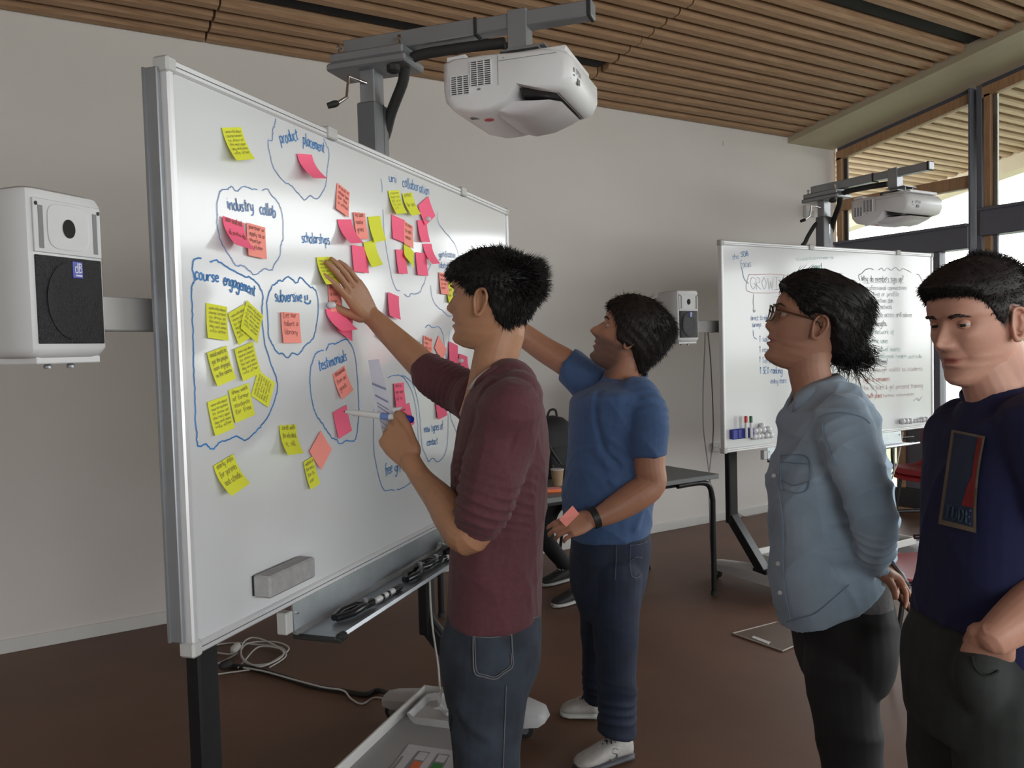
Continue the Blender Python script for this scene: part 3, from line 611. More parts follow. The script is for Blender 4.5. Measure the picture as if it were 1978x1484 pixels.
# ================================================================ HANDWRITING (single-stroke letters), NOTES, MAGNETS
GLY = {
'a': (.9, [[(.8, .8), (.4, 1), (0, .6), (.1, .1), (.4, 0), (.8, .6), (.8, 1), (.8, 0)]]), 'b': (.85, [[(0, 1.7), (0, 0), (.5, 0), (.8, .5), (.5, 1), (0, .7)]]),
'c': (.75, [[(.7, .9), (.3, 1), (0, .5), (.3, 0), (.7, .1)]]), 'd': (.9, [[(.8, .8), (.4, 1), (0, .5), (.3, 0), (.8, .4), (.8, 1.7), (.8, 0)]]),
'e': (.8, [[(.05, .5), (.7, .6), (.5, 1), (.1, .8), (0, .3), (.4, 0), (.75, .2)]]), 'f': (.7, [[(.7, 1.6), (.4, 1.7), (.25, 1.3), (.25, -.3)], [(0, .9), (.6, .95)]]),
'g': (.9, [[(.8, .8), (.4, 1), (0, .6), (.3, .1), (.8, .5), (.8, 1), (.75, -.5), (.3, -.7), (0, -.4)]]), 'h': (.85, [[(0, 1.7), (0, 0)], [(0, .6), (.4, 1), (.7, .8), (.7, 0)]]),
'i': (.35, [[(.1, 1), (.1, 0)], [(.1, 1.35), (.14, 1.42)]]), 'j': (.5, [[(.3, 1), (.3, -.5), (0, -.6)], [(.3, 1.35), (.34, 1.42)]]), 'k': (.8, [[(0, 1.7), (0, 0)], [(.65, 1), (0, .5), (.7, 0)]]),
'l': (.35, [[(.1, 1.7), (.1, 0), (.25, 0)]]), 'm': (1.25, [[(0, 1), (0, 0)], [(0, .7), (.3, 1), (.55, .8), (.55, 0)], [(.55, .7), (.85, 1), (1.1, .8), (1.1, 0)]]),
'n': (.85, [[(0, 1), (0, 0)], [(0, .6), (.4, 1), (.7, .8), (.7, 0)]]), 'o': (.85, [[(.4, 1), (0, .6), (.1, .1), (.45, 0), (.75, .4), (.6, .95), (.35, 1)]]),
'p': (.85, [[(0, 1), (0, -.7)], [(0, .8), (.5, 1), (.75, .5), (.4, 0), (0, .2)]]), 'q': (.85, [[(.7, .8), (.3, 1), (0, .5), (.3, 0), (.7, .4)], [(.7, 1), (.7, -.7)]]), 'r': (.65, [[(0, 1), (0, 0)], [(0, .6), (.3, 1), (.6, .95)]]),
's': (.7, [[(.6, .9), (.3, 1), (.05, .75), (.5, .4), (.5, .05), (0, .05)]]), 't': (.7, [[(.3, 1.5), (.25, .1), (.55, 0)], [(0, 1), (.65, 1.02)]]), 'u': (.85, [[(0, 1), (.05, .1), (.4, 0), (.7, .4), (.7, 1), (.7, 0)]]),
'v': (.8, [[(0, 1), (.35, 0), (.7, 1)]]), 'w': (1.1, [[(0, 1), (.25, 0), (.5, .8), (.75, 0), (1, 1)]]), 'x': (.8, [[(0, 1), (.7, 0)], [(.7, 1), (0, 0)]]), 'y': (.85, [[(0, 1), (.1, .3), (.4, .1), (.7, .5)], [(.7, 1), (.6, -.4), (.1, -.6)]]),
'z': (.75, [[(0, 1), (.65, 1), (0, 0), (.7, 0)]]), ' ': (.6, []), '?': (.7, [[(0, 1.4), (.3, 1.7), (.6, 1.3), (.3, .8), (.3, .4)], [(.3, .1), (.32, 0)]]), '&': (.9, [[(.8, 0), (.2, 1.1), (.4, 1.4), (.6, 1.1), (.1, .4), (.4, 0), (.8, .5)]]), '!': (.4, [[(.1, 1.6), (.1, .5)], [(.1, .1), (.12, 0)]]), '-': (.7, [[(.1, .5), (.6, .5)]]),
'G': (1.2, [[(1, 1.35), (.6, 1.6), (.1, 1.2), (.1, .4), (.6, 0), (1, .4), (1, .7), (.6, .7)]]), 'R': (1.1, [[(0, 0), (0, 1.6), (.7, 1.6), (.8, 1.1), (0, .8), (.9, 0)]]), 'O': (1.2, [[(.5, 1.6), (0, .8), (.5, 0), (1, .8), (.5, 1.6)]]), 'W': (1.4, [[(0, 1.6), (.35, 0), (.65, 1.2), (.95, 0), (1.3, 1.6)]]),
'T': (1.1, [[(0, 1.6), (1, 1.6)], [(.5, 1.6), (.5, 0)]]), 'H': (1.1, [[(0, 1.6), (0, 0)], [(.9, 1.6), (.9, 0)], [(0, .8), (.9, .8)]]), 'S': (.95, [[(.8, 1.4), (.4, 1.6), (.05, 1.2), (.75, .5), (.4, 0), (0, .2)]]), 'E': (.9, [[(.8, 1.6), (0, 1.6), (0, 0), (.8, 0)], [(0, .8), (.6, .8)]]), 'D': (1.1, [[(0, 0), (0, 1.6), (.6, 1.4), (.9, .8), (.5, .1), (0, 0)]]), 'B': (1, [[(0, 0), (0, 1.6), (.6, 1.4), (.5, .9), (0, .8), (.7, .6), (.7, .1), (0, 0)]]),
'L': (.85, [[(0, 1.6), (0, 0), (.7, 0)]]), 'U': (1.1, [[(0, 1.6), (0, .4), (.45, 0), (.9, .4), (.9, 1.6)]]), 'K': (1, [[(0, 1.6), (0, 0)], [(.8, 1.6), (0, .7), (.9, 0)]]), '^': (.7, [[(.3, 1.7), (.3, 0)], [(0, 1.3), (.3, 1.7), (.6, 1.3)]]), '(': (.5, [[(.4, 1.6), (.1, .8), (.4, 0)]]), ')': (.5, [[(.1, 1.6), (.4, .8), (.1, 0)]]),
}
def text(b, s, p0, p1, xh, wd, v, jit=.06, seed=1):
    # write s along the baseline p0->p1 (a,z); letters stretched to fit
    rnd = random.Random(seed); p0 = np.array(p0, float); p1 = np.array(p1, float)
    tot = sum(GLY.get(c, GLY['n'])[0] + .15 for c in s); d = p1 - p0; L = np.linalg.norm(d); e = d / L; nrm = np.array([-e[1], e[0]]); sx = L / tot; x = 0
    for c in s:
        wdt, st = GLY.get(c, GLY['n']); jy = rnd.gauss(0, jit)
        for l in st:
            pts = [p0 + e * (x + q[0] + rnd.gauss(0, jit * .5)) * sx + nrm * (q[1] + jy + rnd.gauss(0, jit * .4)) * xh for q in l]
            ribbon(b, smooth_pts(pts, 3), wd, v)
        x += wdt + .15
INK = {'blue': mat('ink_blue', (0.035, 0.20, 0.50), .6, var=.25, scale=40), 'blue2': mat('ink_blue_pale', (0.17, 0.28, 0.52), .6, var=.3, scale=40), 'green': mat('ink_green', (0.05, 0.40, 0.28), .6, var=.3, scale=60), 'red': mat('ink_red', (0.55, 0.16, 0.15), .6, var=.3, scale=60), 'red2': mat('ink_red_pale', (0.58, 0.40, 0.39), .6), 'black': mat('ink_black', (0.20, 0.20, 0.22), .6, var=.3, scale=40), 'grey': mat('ink_grey_faded', (0.36, 0.38, 0.42), .6), 'green2': mat('ink_green_pale', (0.36, 0.56, 0.50), .6), 'brown': mat('ink_pen_brown', (0.30, 0.09, 0.07), .6)}
def A1(x, y): q = on1(x, y); return (q[0], q[2])
def A2(x, y): q = on2(x, y); return (q[0], q[2])
VI = .0004
def cloud(B, F, A, pts, ink, wd, nm='drawn_outline', wob=.0035, seed=3):
    rnd = random.Random(seed); b = MB(); q = smooth_pts([A(*p) for p in pts], 6)
    q = [p + np.array([rnd.gauss(0, wob * .25), rnd.gauss(0, wob * .25)]) for p in q]; q = smooth_pts(q, 2)
    ribbon(b, q, wd, VI); return b.build(nm, INK[ink], B, None, F)
def word(B, F, A, s, x0, y0, x1, y1, h, ink, wd, nm='handwriting', seed=1):
    p0, p1 = A(x0, y0), A(x1, y1); q = A(x0, y0 - h); xh = abs(q[1] - p0[1])
    b = MB(); text(b, s, p0, p1, xh, wd, VI, seed=seed); return b.build(nm, INK[ink], B, None, F, kind='stuff')
C1 = [
 [(533,229),(531,240),(527,250),(526,270),(518,274),(522,300),(528,322),(538,338),(550,352),(562,358),(575,372),(589,386),(600,378),(614,384),(627,364),(631,350),(632,330),(636,300),(633,285),(625,268)],
 [(507,368),(516,365),(525,378),(535,388),(543,405),(547,430),(547,460),(543,475),(540,495),(530,512),(524,522),(510,520),(494,531),(480,522),(470,514),(457,513),(447,500),(435,482),(425,460),(419,430),(420,412),(419,398),(422,380),(428,368),(440,365),(448,361),(458,370),(469,361),(485,364),(497,366)],
 [(405,506),(420,503),(440,517),(470,532),(490,540),(505,560),(508,580),(506,610),(511,660),(522,700),(535,735),(533,765),(520,800),(505,822),(490,838),(473,851),(457,843),(440,850),(425,855),(411,868),(398,858),(383,862),(380,840),(377,800),(376,750),(374,700),(373,650),(371,600),(370,560),(375,545),(381,538)],
 [(389,500),(380,499),(373,505),(373,525),(377,540)],
 [(526,551),(532,549),(540,541),(545,543),(556,535),(566,541),(573,547),(580,536),(590,545),(600,555),(610,562),(615,590),(611,630),(604,655),(590,667),(577,684),(565,682),(556,691),(545,683),(537,683),(528,668),(520,652),(518,625),(516,590),(517,575),(526,551)],
 [(625,675),(613,681),(606,692),(600,715),(599,745),(604,780),(610,800),(625,822),(641,845),(650,850),(658,858),(668,852),(682,852),(688,845),(693,810),(693,780),(690,720),(684,680),(672,658),(660,658),(648,664),(636,665),(630,677)],
 [(735,345),(738,355),(738,372)], [(740,405),(741,430),(744,465),(750,500),(758,540),(765,558),(773,562)], [(781,569),(790,574),(794,568),(803,568),(812,564),(815,555),(820,547),(824,530),(833,510)],
 [(845,410),(848,432),(870,460),(880,475),(888,500),(892,530)], [(832,551),(835,575),(846,594),(855,600),(868,611),(880,605)],
 [(822,633),(828,628),(836,633),(848,632),(855,645),(860,680),(864,720),(866,760)], [(811,660),(803,668),(800,690)], [(777,725),(790,733),(800,748),(808,780),(812,820),(815,860),(822,878),(828,892),(836,885),(845,893),(855,885),(862,870),(865,850),(866,800)],
 [(722,790),(722,860),(725,890),(732,920),(737,938),(745,948),(755,946),(762,948)], [(766,945),(775,944),(790,935),(800,925)], [(750,730),(763,725),(778,728),(790,745),(800,770),(806,810),(808,850),(808,890)],
 [(868,640),(866,680),(864,720),(866,770),(872,810),(884,840)],
]
for i, c in enumerate(C1): cloud(B1, F1, A1, c, 'blue' if i not in (0, 1, 6, 7, 8, 9, 10) else 'blue2', .0034 if i in (2, 3, 4, 5) else .0024, seed=i)
for k, (s, x0, y0, x1, y1, h) in enumerate([('product', 543, 277, 578, 270, 13), ('placement', 586, 279, 628, 296, 13), ('industry', 441, 405, 492, 408, 14), ('collab', 503, 413, 534, 418, 13), ('course', 377, 538, 424, 546, 13), ('engagement', 432, 549, 494, 571, 14),
    ('subversive', 532, 582, 585, 583, 13), ('testimonials', 617, 716, 671, 696, 13), ('scholarships', 584, 469, 638, 472, 12), ('uni', 752, 350, 768, 354, 10), ('collaboration', 778, 360, 830, 377, 11), ('gamification', 848, 497, 881, 498, 7), ('(database)', 848, 518, 881, 520, 7),
    ('new types of', 820, 836, 857, 828, 9), ('contact', 825, 862, 846, 857, 8), ('free', 745, 918, 759, 913, 13), ('gifts', 763, 912, 785, 905, 12)]):
    word(B1, F1, A1, s, x0, y0, x1, y1, h, 'blue2' if k in (2, 3, 11, 12) else 'blue', .0036 if k in (2, 3, 4, 5, 6, 7) else .0030, seed=k)
for c in ([(589, 571), (590, 581)], [(594, 570), (594, 580)], [(588, 583), (594, 587), (599, 585), (600, 580)]): cloud(B1, F1, A1, c, 'blue', .0045, 'drawn_smile', 0)
# far board
for c, ink, w_ in (([(1433,518),(1437,537),(1446,548)], 'blue2', .004), ([(1447,530),(1521,533),(1521,561),(1447,564),(1447,530)], 'red2', .004), ([(1525,534),(1550,535),(1583,537)], 'red2', .004), ([(1525,534),(1525,562)], 'red2', .004), ([(1456,568),(1455,585),(1457,603),(1454,598)], 'grey', .004), ([(1457,603),(1460,599)], 'grey', .004),
    ([(1455,638),(1456,650),(1462,655)], 'blue2', .004), ([(1666,547),(1700,546),(1745,546)], 'grey', .003), ([(1661,542),(1659,532),(1665,528),(1672,521),(1680,519),(1687,521)], 'black', .005), ([(1697,522),(1703,518),(1708,523),(1714,518),(1722,522),(1730,517),(1738,523),(1744,519),(1756,524),(1760,527)], 'grey', .004), ([(1770,530),(1776,532),(1783,546)], 'grey', .004), ([(1658,548),(1661,560)], 'grey', .004), ([(1658,572),(1663,590)], 'grey', .003),
    ([(1652,727),(1654,740),(1652,750),(1657,757)], 'grey', .004), ([(1673,782),(1678,776),(1685,784)], 'grey', .004), ([(1764,775),(1772,770),(1775,774),(1781,766)], 'grey', .005), ([(1684,628),(1715,629)], 'grey', .003), ([(1693,707),(1716,708)], 'grey', .003)):
    cloud(B2, F2, A2, c, ink, w_, wob=.003, seed=len(c))
for k, (s, x0, y0, x1, y1, h, ink) in enumerate([('the', 1415, 501, 1428, 500, 6, 'blue2'), ('SDB', 1432, 496, 1447, 494, 6, 'blue'), ('focus', 1431, 517, 1452, 515, 8, 'blue2'), ('GROWTH', 1450, 559, 1517, 558, 14, 'grey'),
    ('customers', 1538, 503, 1612, 500, 4, 'green2'), ('need', 1569, 521, 1588, 520, 7, 'green'), ('community', 1533, 552, 1580, 548, 6, 'green2'), ('insights', 1590, 553, 1632, 553, 6, 'green2'), ('direct to mkt', 1450, 619, 1486, 618, 6, 'blue2'), ('surveys', 1453, 632, 1471, 631, 6, 'blue2'),
    ('^ sales', 1467, 660, 1490, 660, 7, 'blue2'), ('^ reach', 1467, 681, 1490, 681, 7, 'blue2'), ('^ Social media', 1467, 701, 1513, 701, 7, 'blue2'), ('^ SEO ranking', 1468, 722, 1512, 722, 8, 'blue'), ('many more', 1489, 742, 1520, 740, 7, 'blue2'),
    ('Why do members sign up?', 1664, 544, 1746, 544, 7, 'black'), ('Professional connections', 1672, 560, 1752, 560, 5, 'grey'), ('Funding or profile', 1671, 572, 1737, 572, 5, 'grey'), ('Learn objectives plan', 1670, 585, 1726, 585, 6, 'grey'), ('Support & network', 1670, 598, 1724, 597, 6, 'grey'), ('Career opps access and advice', 1670, 612, 1762, 613, 6, 'grey'),
    ('Our strengths', 1672, 631, 1713, 630, 7, 'black'), ('Good network of', 1670, 646, 1728, 645, 6, 'green2'), ('Academic cases', 1673, 663, 1716, 663, 6, 'green2'), ('all kinds of events', 1680, 679, 1740, 679, 6, 'green2'), ('international reach outside', 1676, 692, 1782, 692, 5, 'green2'), ('concerns!', 1694, 705, 1715, 704, 7, 'black'),
    ('not enough visible to students', 1672, 719, 1783, 716, 5, 'red2'), ('Light to consumers', 1668, 738, 1719, 736, 6, 'red'), ('How to learn & get personal training', 1666, 754, 1783, 749, 6, 'red2'), ('Growth plans', 1668, 769, 1704, 768, 6, 'red'), ('further information', 1706, 768, 1766, 764, 4, 'red2')]):
    word(B2, F2, A2, s, x0, y0, x1, y1, h, ink, .0032 if ink in ('black', 'blue', 'green', 'red') else .0026, seed=k + 40)
# ---------------------------------------------------------------- sticky notes
NCOL = {'y': mat('note_yellow', (0.74, 0.76, 0.06), .75, var=.03), 'p': mat('note_pink', (0.98, 0.155, 0.28), .75, var=.03), 'c': mat('note_coral', (0.98, 0.33, 0.28), .75, var=.03)}
for m_ in NCOL.values(): m_.node_tree.nodes['Principled BSDF'].inputs['Specular IOR Level'].default_value = .25
NAMES = {'y': 'yellow', 'p': 'hot pink', 'c': 'coral'}
layer = [0]
def note(col, x0, y0, x1, y1, hgt, curl, label, txt=None, group=None, v0=None, bend=1.0):
    # adhesive edge from (x0,y0) to (x1,y1) on the board, paper hanging square to it, lower edge curling off
    layer[0] += 1; v0 = .0012 + .0007 * (layer[0] % 5) if v0 is None else v0
    p0 = np.array(A1(x0, y0)); p1 = np.array(A1(x1, y1)); e = p1 - p0; wdt = np.linalg.norm(e); e /= wdt; dn = np.array([e[1], -e[0]])
    n = 8; hgt = hgt or wdt; rows = []; arc = hgt
    for i in range(n + 1):
        t = i / n; out = curl * t ** (1 + bend); dr = math.sqrt(max(hgt ** 2 - curl ** 2, 1e-6)) * t
        l = p0 + dn * dr; r = p1 + dn * dr; sag = .0015 * math.sin(math.pi * t)
        rows.append([(l[0], v0 + out, l[1]), ((l[0] + r[0]) / 2, v0 + out + sag, (l[1] + r[1]) / 2), (r[0], v0 + out * .93, r[1])])
    b = MB(); b.rings(rows, caps=False, closed=False)
    N = (n + 1) * 3; b.v += [(a, v + .0003, z) for a, v, z in b.v]; b.f += [tuple(i + N for i in f) for f in b.f]
    edge = [0, 1, 2] + [3 * i + 2 for i in range(1, n + 1)] + [3 * n + 1] + [3 * i for i in range(n, 0, -1)]
    b.f += [(edge[i], edge[(i + 1) % len(edge)], edge[(i + 1) % len(edge)] + N, edge[i] + N) for i in range(len(edge))]
    o = b.build('sticky_note', NCOL[col], None, None, F1, label=label, cat='sticky note', group=group or {'y': 'yellow notes on the near whiteboard', 'p': 'hot pink notes on the near whiteboard', 'c': 'coral notes on the near whiteboard'}[col])
    if txt:
        tb = MB(); lines = txt.split('/'); k = len(lines)
        for j, ln in enumerate(lines):
            t = .16 + .74 * j / max(k - .3, 1); fill = min(1.0, .25 + .09 * len(ln))
            s0 = p0 + e * wdt * .10; s1 = p0 + e * wdt * (.10 + .80 * fill)
            nb_ = MB(); text(nb_, ln, (0, 0), (np.linalg.norm(s1 - s0), 0), min(.30 / k, .11) * hgt, .0011 if k > 4 else .0016, 0, .08, seed=layer[0] * 7 + j)
            for (a, v, z) in nb_.v:
                tt = t - z / hgt; out = curl * max(tt, 0) ** (1 + bend); dr = math.sqrt(max(hgt ** 2 - curl ** 2, 1e-6)) * tt
                q = s0 + e * a + dn * dr; tb.v.append((q[0], v0 + out + .0025, q[1]))
            off = len(tb.v) - len(nb_.v); tb.f += [tuple(i + off for i in f) for f in nb_.f]
        tb.build('handwriting', INK['brown'] if col != 'y' else mat('pen_olive', (.34, .32, .06), .6), o, None, F1)['kind'] = 'stuff'
    return o
L5 = 'some info about/course content/to show at/the next open/day and more/info after'
S = .076
note('y', 427, 247, 465, 246, S, .022, 'yellow sticky note alone in the upper left corner of the near whiteboard', L5)
note('p', 572, 297, 601, 299, S, .040, 'hot pink sticky note under the words product placement', None)
note('c', 474, 430, 510, 440, S, .004, 'coral sticky note with dark writing in the industry collab bubble', 'partner w/apply to a/master/builder')
note('p', 427, 417, 468, 431, S, .036, 'hot pink curling sticky note in the industry collab bubble', 'some small talk/of a new job')
note('y', 397.5, 585, 438, 593, S, .006, 'yellow note top left of the course engagement cluster', L5)
note('y', 439, 606, 470, 588, S, .004, 'yellow note top middle of the course engagement cluster, half covered', L5)
note('y', 475, 580, 507, 610, S, .008, 'tilted yellow note top right of the course engagement cluster', L5)
note('y', 397.5, 682, 435, 668, S, .010, 'yellow note middle left of the course engagement cluster', 'social events to/get the people/more engaged/in the course')
note('y', 450, 675, 486, 660, S, .006, 'yellow note middle right of the course engagement cluster', L5)
note('y', 484, 764, 498, 715, S * .9, .003, 'steeply tilted yellow note bottom right of the course engagement cluster', L5)
note('y', 440, 754, 479, 740, S, .005, 'yellow note bottom middle of the course engagement cluster', 'show work/of former/students/for free')
note('y', 398.6, 777, 438, 763, S, .007, 'yellow note bottom left of the course engagement cluster', L5)
note('y', 410, 900, 449, 877, S, .030, 'curling yellow note low on the board below the course engagement bubble', 'early info/for parents/and schools')
note('c', 540, 603, 575.5, 605, S, .004, 'coral note in the subversive bubble', 'Let our/talent a/library')
note('c', 642, 723, 665, 706, S, .012, 'coral tilted note in the testimonials bubble', 'testimonials/from our/grads')
note('p', 642, 797, 668, 782, S, .006, 'hot pink note in the testimonials bubble below the coral one', None)
note('y', 538, 822, 570, 820, S, .024, 'yellow curling note below the subversive bubble', 'cards with/the info about/it all')
note('y', 584, 893, 603, 881, S, .008, 'yellow note tucked under the coral diamond-shaped one', 'website to/be more/fun to/use')
note('c', 595, 872, 617, 832, S * .95, .004, 'coral note turned like a diamond, low between testimonials and subversive', None)
note('c', 650.7, 353, 675, 372, S, .004, 'coral note highest in the scholarships cluster', 'travel a/scholar loan/for the/in school')
note('y', 709.5, 419, 733.6, 417, S, .012, 'yellow note right of the coral one in the scholarships cluster', None)
note('c', 681, 410, 703.5, 412, S, .006, 'coral note partly under a pink one in the scholarships cluster', 'no loan/master/grant')
note('y', 700, 469, 722, 464, S, .018, 'lower yellow note of the scholarships cluster', None)
note('p', 677, 473, 706, 478, S, .004, 'lowest hot pink note of the scholarships cluster with folded top', None)
note('p', 651, 424, 678, 424, S, .034, 'hot pink curling note left in the scholarships cluster', None)
note('y', 748.7, 368.5, 770, 367.4, S, .020, 'left yellow note under the words uni collaboration', 'internet/event for/all unis/to join/in')
note('y', 775.7, 374, 795, 372, S, .024, 'right yellow note under the words uni collaboration', 'contest/for unis')
note('p', 806, 397, 826, 379, S * .95, .010, 'hot pink diamond-turned note in the uni collaboration cluster', None)
note('p', 804, 425, 822, 428, S * .95, .010, 'hot pink small note held by a white magnet in the uni collaboration cluster', None)
note('p', 755.6, 414, 782, 426, S, .005, 'hot pink note under the left yellow one in the uni collaboration cluster', None)
note('y', 780, 464, 799, 488, S * .8, .012, 'narrow yellow note seen edge-on in the uni collaboration cluster', None)
note('c', 779, 427, 796.6, 437.5, S, .004, 'coral note in the middle of the uni collaboration cluster', 'no more/to add/master')
note('p', 762.8, 481.7, 781, 484, S, .006, 'hot pink note lower left of the uni collaboration cluster', None)
note('p', 800.5, 487, 821, 490, S, .005, 'hot pink note lower middle of the uni collaboration cluster', None)
note('p', 816, 471, 833, 471, S, .030, 'hot pink curling note at the right of the uni collaboration cluster', None)
note('y', 861, 544, 874, 546, S, .008, 'yellow note between two coral ones under gamification', 'win an/award/now')
note('c', 846.8, 526, 863, 529, S, .006, 'left coral note under gamification', 'some/personal/to see/soon')
note('c', 873, 529, 890, 523, S, .005, 'right coral note under gamification, beside the black-haired man', 'app')
note('p', 918, 485, 933, 485, S, .004, 'hot pink note near the right edge of the board, mostly behind the head', None)
note('c', 632, 548, 656, 548, S, .004, 'coral note behind the raised hand', 'plan for/a new/loan')
held_note = note('y', 610, 497, 641, 496, S, .022, 'yellow note being pressed to the board by the raised hand', L5)
note('p', 652, 590, 681, 612, S, .010, 'hot pink note sticking out below and behind another under the raised hand', None)
note('p', 627, 597, 661, 595, S, .045, 'large hot pink curling note just below the raised hand', None)
note('p', 747, 564, 768.5, 573, S, .010, 'hot pink note alone right of the raised forearm', None)
note('p', 734, 605, 758, 626, S, .006, 'hot pink note partly hidden by the raised forearm', None)
note('c', 817, 648, 834, 654, S, .005, 'coral written note above the raised sleeve', 'facts and/new/info to/send')
note('c', 838, 672, 846, 648, S * .95, .006, 'coral diamond-turned note above the raised sleeve', None)
note('p', 812, 692, 834, 696, S, .008, 'hot pink note peeping over the raised sleeve', None)
note('p', 759, 741, 778, 739, S, .006, 'hot pink note right of the held paper sheet', 'and a/new one/of it')
note('p', 771, 793, 790, 778, S * .95, .008, 'hot pink tilted note behind the marker cap', 'new')
note('p', 780, 834, 796, 840, S * .8, .015, 'hot pink curled note below the marker cap', None)
note('p', 839, 770, 857, 762, S, .006, 'hot pink note below the raised sleeve', None)
note('p', 866, 659.5, 883, 668, S * .95, .006, 'hot pink note under the chin of the maroon-shirted man', None)
note('p', 885, 683, 901, 689, S, .020, 'hot pink curling note right of the magnet by the maroon-shirted man', None)
# magnets on board 1
MAG = mat('magnet_white', (0.62, 0.62, 0.64), .3)
def magnet(F, q, r, lab, grp, d=.012):
    e = empty('round_magnet', L2W(F, (q[0], d / 2, q[1])), lab, 'magnet', grp)
    MB().lathe([(r * .55, 0), (r * .88, d * .15), (r, d * .45), (r * .93, d * .72), (r * .7, d * .93), (r * .35, d * 1.03), (.001, d * 1.05)], (q[0], .0025, q[1]), 14, (0, 1, 0)).build('magnet_cap', MAG, e, 50, F)
magnet(F1, A1(819, 424), .009, 'small white magnet pinning a pink note in the uni collaboration cluster', 'magnets on the near whiteboard', .022)
magnet(F1, A1(883, 697), .009, 'small white magnet under the chin of the maroon-shirted man', 'magnets on the near whiteboard', .022)
magnet(F1, A1(632, 590), .010, 'small clear-white magnet just left of the raised hand', 'magnets on the near whiteboard', .022)
ROWS = ['bottom', 'middle', 'top']
PL2 = [[(1452.5, 843.5), (1459.5, 842.5), (1466, 842), (1476, 841), (1484, 840.5)], [(1454, 832), (1461.5, 831), (1470, 830), (1480, 829)], [(1467.5, 823)]]
ords = ['first', 'second', 'third', 'fourth', 'fifth']
for r_, row in enumerate(PL2):
    for k, (x, y) in enumerate(row):
        magnet(F2, A2(x, y), .0195, ('%s white ball magnet in the %s row beside the blue marker holder' % (ords[k], ROWS[r_])) if r_ < 2 else 'single white ball magnet topping the heap beside the blue marker holder', 'ball magnets heaped by the marker holder', .03)
ords2 = ['leftmost', 'second', 'third', 'fourth', 'fifth', 'sixth', 'seventh', 'eighth']
for k, (x, y, r) in enumerate([(1739, 814, .021), (1746.5, 813.5, .021), (1754, 813, .021), (1761, 813.5, .013), (1766.5, 813, .013), (1771.5, 812.5, .013), (1778, 811, .019), (1785, 810, .019)]):
    magnet(F2, A2(x, y), r, 'leftmost white magnet in the row low on the far whiteboard' if k == 0 else '%s white magnet from the left in the row low on the far whiteboard' % ords2[k], 'magnets lined up on the far whiteboard', .03)
q = A2(1792, 810.5); e = empty('round_magnet', L2W(F2, (q[0], .01, q[1])), 'small steel magnet at the right end of the row on the far whiteboard', 'magnet')
MB().lathe([(.012, 0), (.012, .012), (.009, .014)], (q[0], .0015, q[1]), 12, (0, 1, 0)).build('magnet_body', MIDG, e, 50, F2)
# marker holder + markers on board 2
q0, q1 = A2(1409, 849), A2(1449, 846); hb = empty('marker_holder', L2W(F2, (q0[0], .02, q0[1])), 'blue plastic marker holder at the lower left of the far whiteboard', 'holder')
HB = mat('holder_blue', (0.03, 0.04, 0.30), .4)
for k in range(4):
    a = q0[0] + (q1[0] - q0[0]) * k / 4; z = q0[1]; wv = (q1[0] - q0[0]) / 4 - .003
    MB().box((a, .002, z), (a + wv, .03, z + .058), .004).build('holder_cup', HB, hb, None, F2)
def marker2(x, y0, y1, capm, lab):
    q = A2(x, y0); t = A2(x, y1); c = L2W(F2, (q[0], .04, q[1])); e = empty('board_marker', c, lab, 'marker', 'markers on the far whiteboard')
    H_ = t[1] - q[1]
    MB().lathe([(.008, 0), (.0085, .01), (.0085, H_ * .72)], (q[0], .040, q[1]), 12).build('barrel', WHP, e, 50, F2)
    MB().lathe([(.010, H_ * .70), (.010, H_ * .97), (.008, H_)], (q[0], .040, q[1]), 12).build('cap', capm, e, 50, F2)
marker2(1431.5, 845, 803, mat('cap_red', (.55, .03, .02), .35), 'red-capped marker standing in the blue holder'); marker2(1441, 845, 803, mat('cap_green', (.01, .12, .04), .35), 'green-capped marker standing in the blue holder')
# board eraser (grey felt block) on board 1
q = A1(490, 1150); e = empty('board_eraser', L2W(F1, (q[0], .02, q[1])), 'grey felt board eraser stuck low on the near whiteboard', 'eraser')
ER = mat('grey_felt', (0.36, 0.355, 0.36), .95, var=.08, scale=60, bump=.2, bscale=400)
a, z = A1(486, 1155)
MB().box((a, .004, z), (a + .19, .052, z + .052), .005).build('felt_block', ER, e, None, F1)
MB().box((a + .003, .001, z + .003), (a + .187, .0045, z + .049)).build('magnet_strip', RUB, e, None, F1)
# tools lying in the near tray
TB = mat('black_gloss_plastic', (0.012, .012, .014), .3)
zt = .895 + .004 - .085 + .004
def tool(a, v, L, ang, kind, lab):
    c = L2W(F1, (a, v, zt)); e = empty('hand_tool' if kind != 'pen' else 'board_marker', c, lab, 'tool' if kind != 'pen' else 'marker', 'small black things in the near pen tray')
    ca, sa = math.cos(ang), math.sin(ang); G = F1 @ np.array([[ca, -sa, 0, a], [sa, ca, 0, v], [0, 0, 1, zt], [0, 0, 0, 1.0]])
    if kind == 'clip':
        for s in (-1, 1): MB().tube([(0, .004 * s, .012), (L * .3, .02 * s, .015), (L * .62, .014 * s, .018), (L * .8, .004 * s, .015)], [.009, .010, .010, .006], 10).build('handle', TB, e, 60, G)
        MB().box((L * .75, -.010, .004), (L, .010, .024), .004).build('jaw', TB, e, None, G)
        MB().lathe([(.008, -.012), (.008, .012)], (L * .78, 0, .02), 12, (0, 0, 1)).build('pivot', MIDG, e, 50, G)
    elif kind == 'pen':
        MB().lathe([(.007, 0), (.009, .01), (.009, L * .7)], (0, 0, .010), 12, (1, 0, 0)).build('barrel', WHP if 'white' in lab else TB, e, 50, G)
        MB().lathe([(.010, L * .68), (.010, L * .96), (.008, L)], (0, 0, .010), 12, (1, 0, 0)).build('cap', TB, e, 50, G)
        for k in (.2, .42): MB().lathe([(.0094, 0), (.0094, .012)], (L * k, 0, .010), 12, (1, 0, 0)).build('band', TB if 'white' in lab else CAPG, e, 50, G)
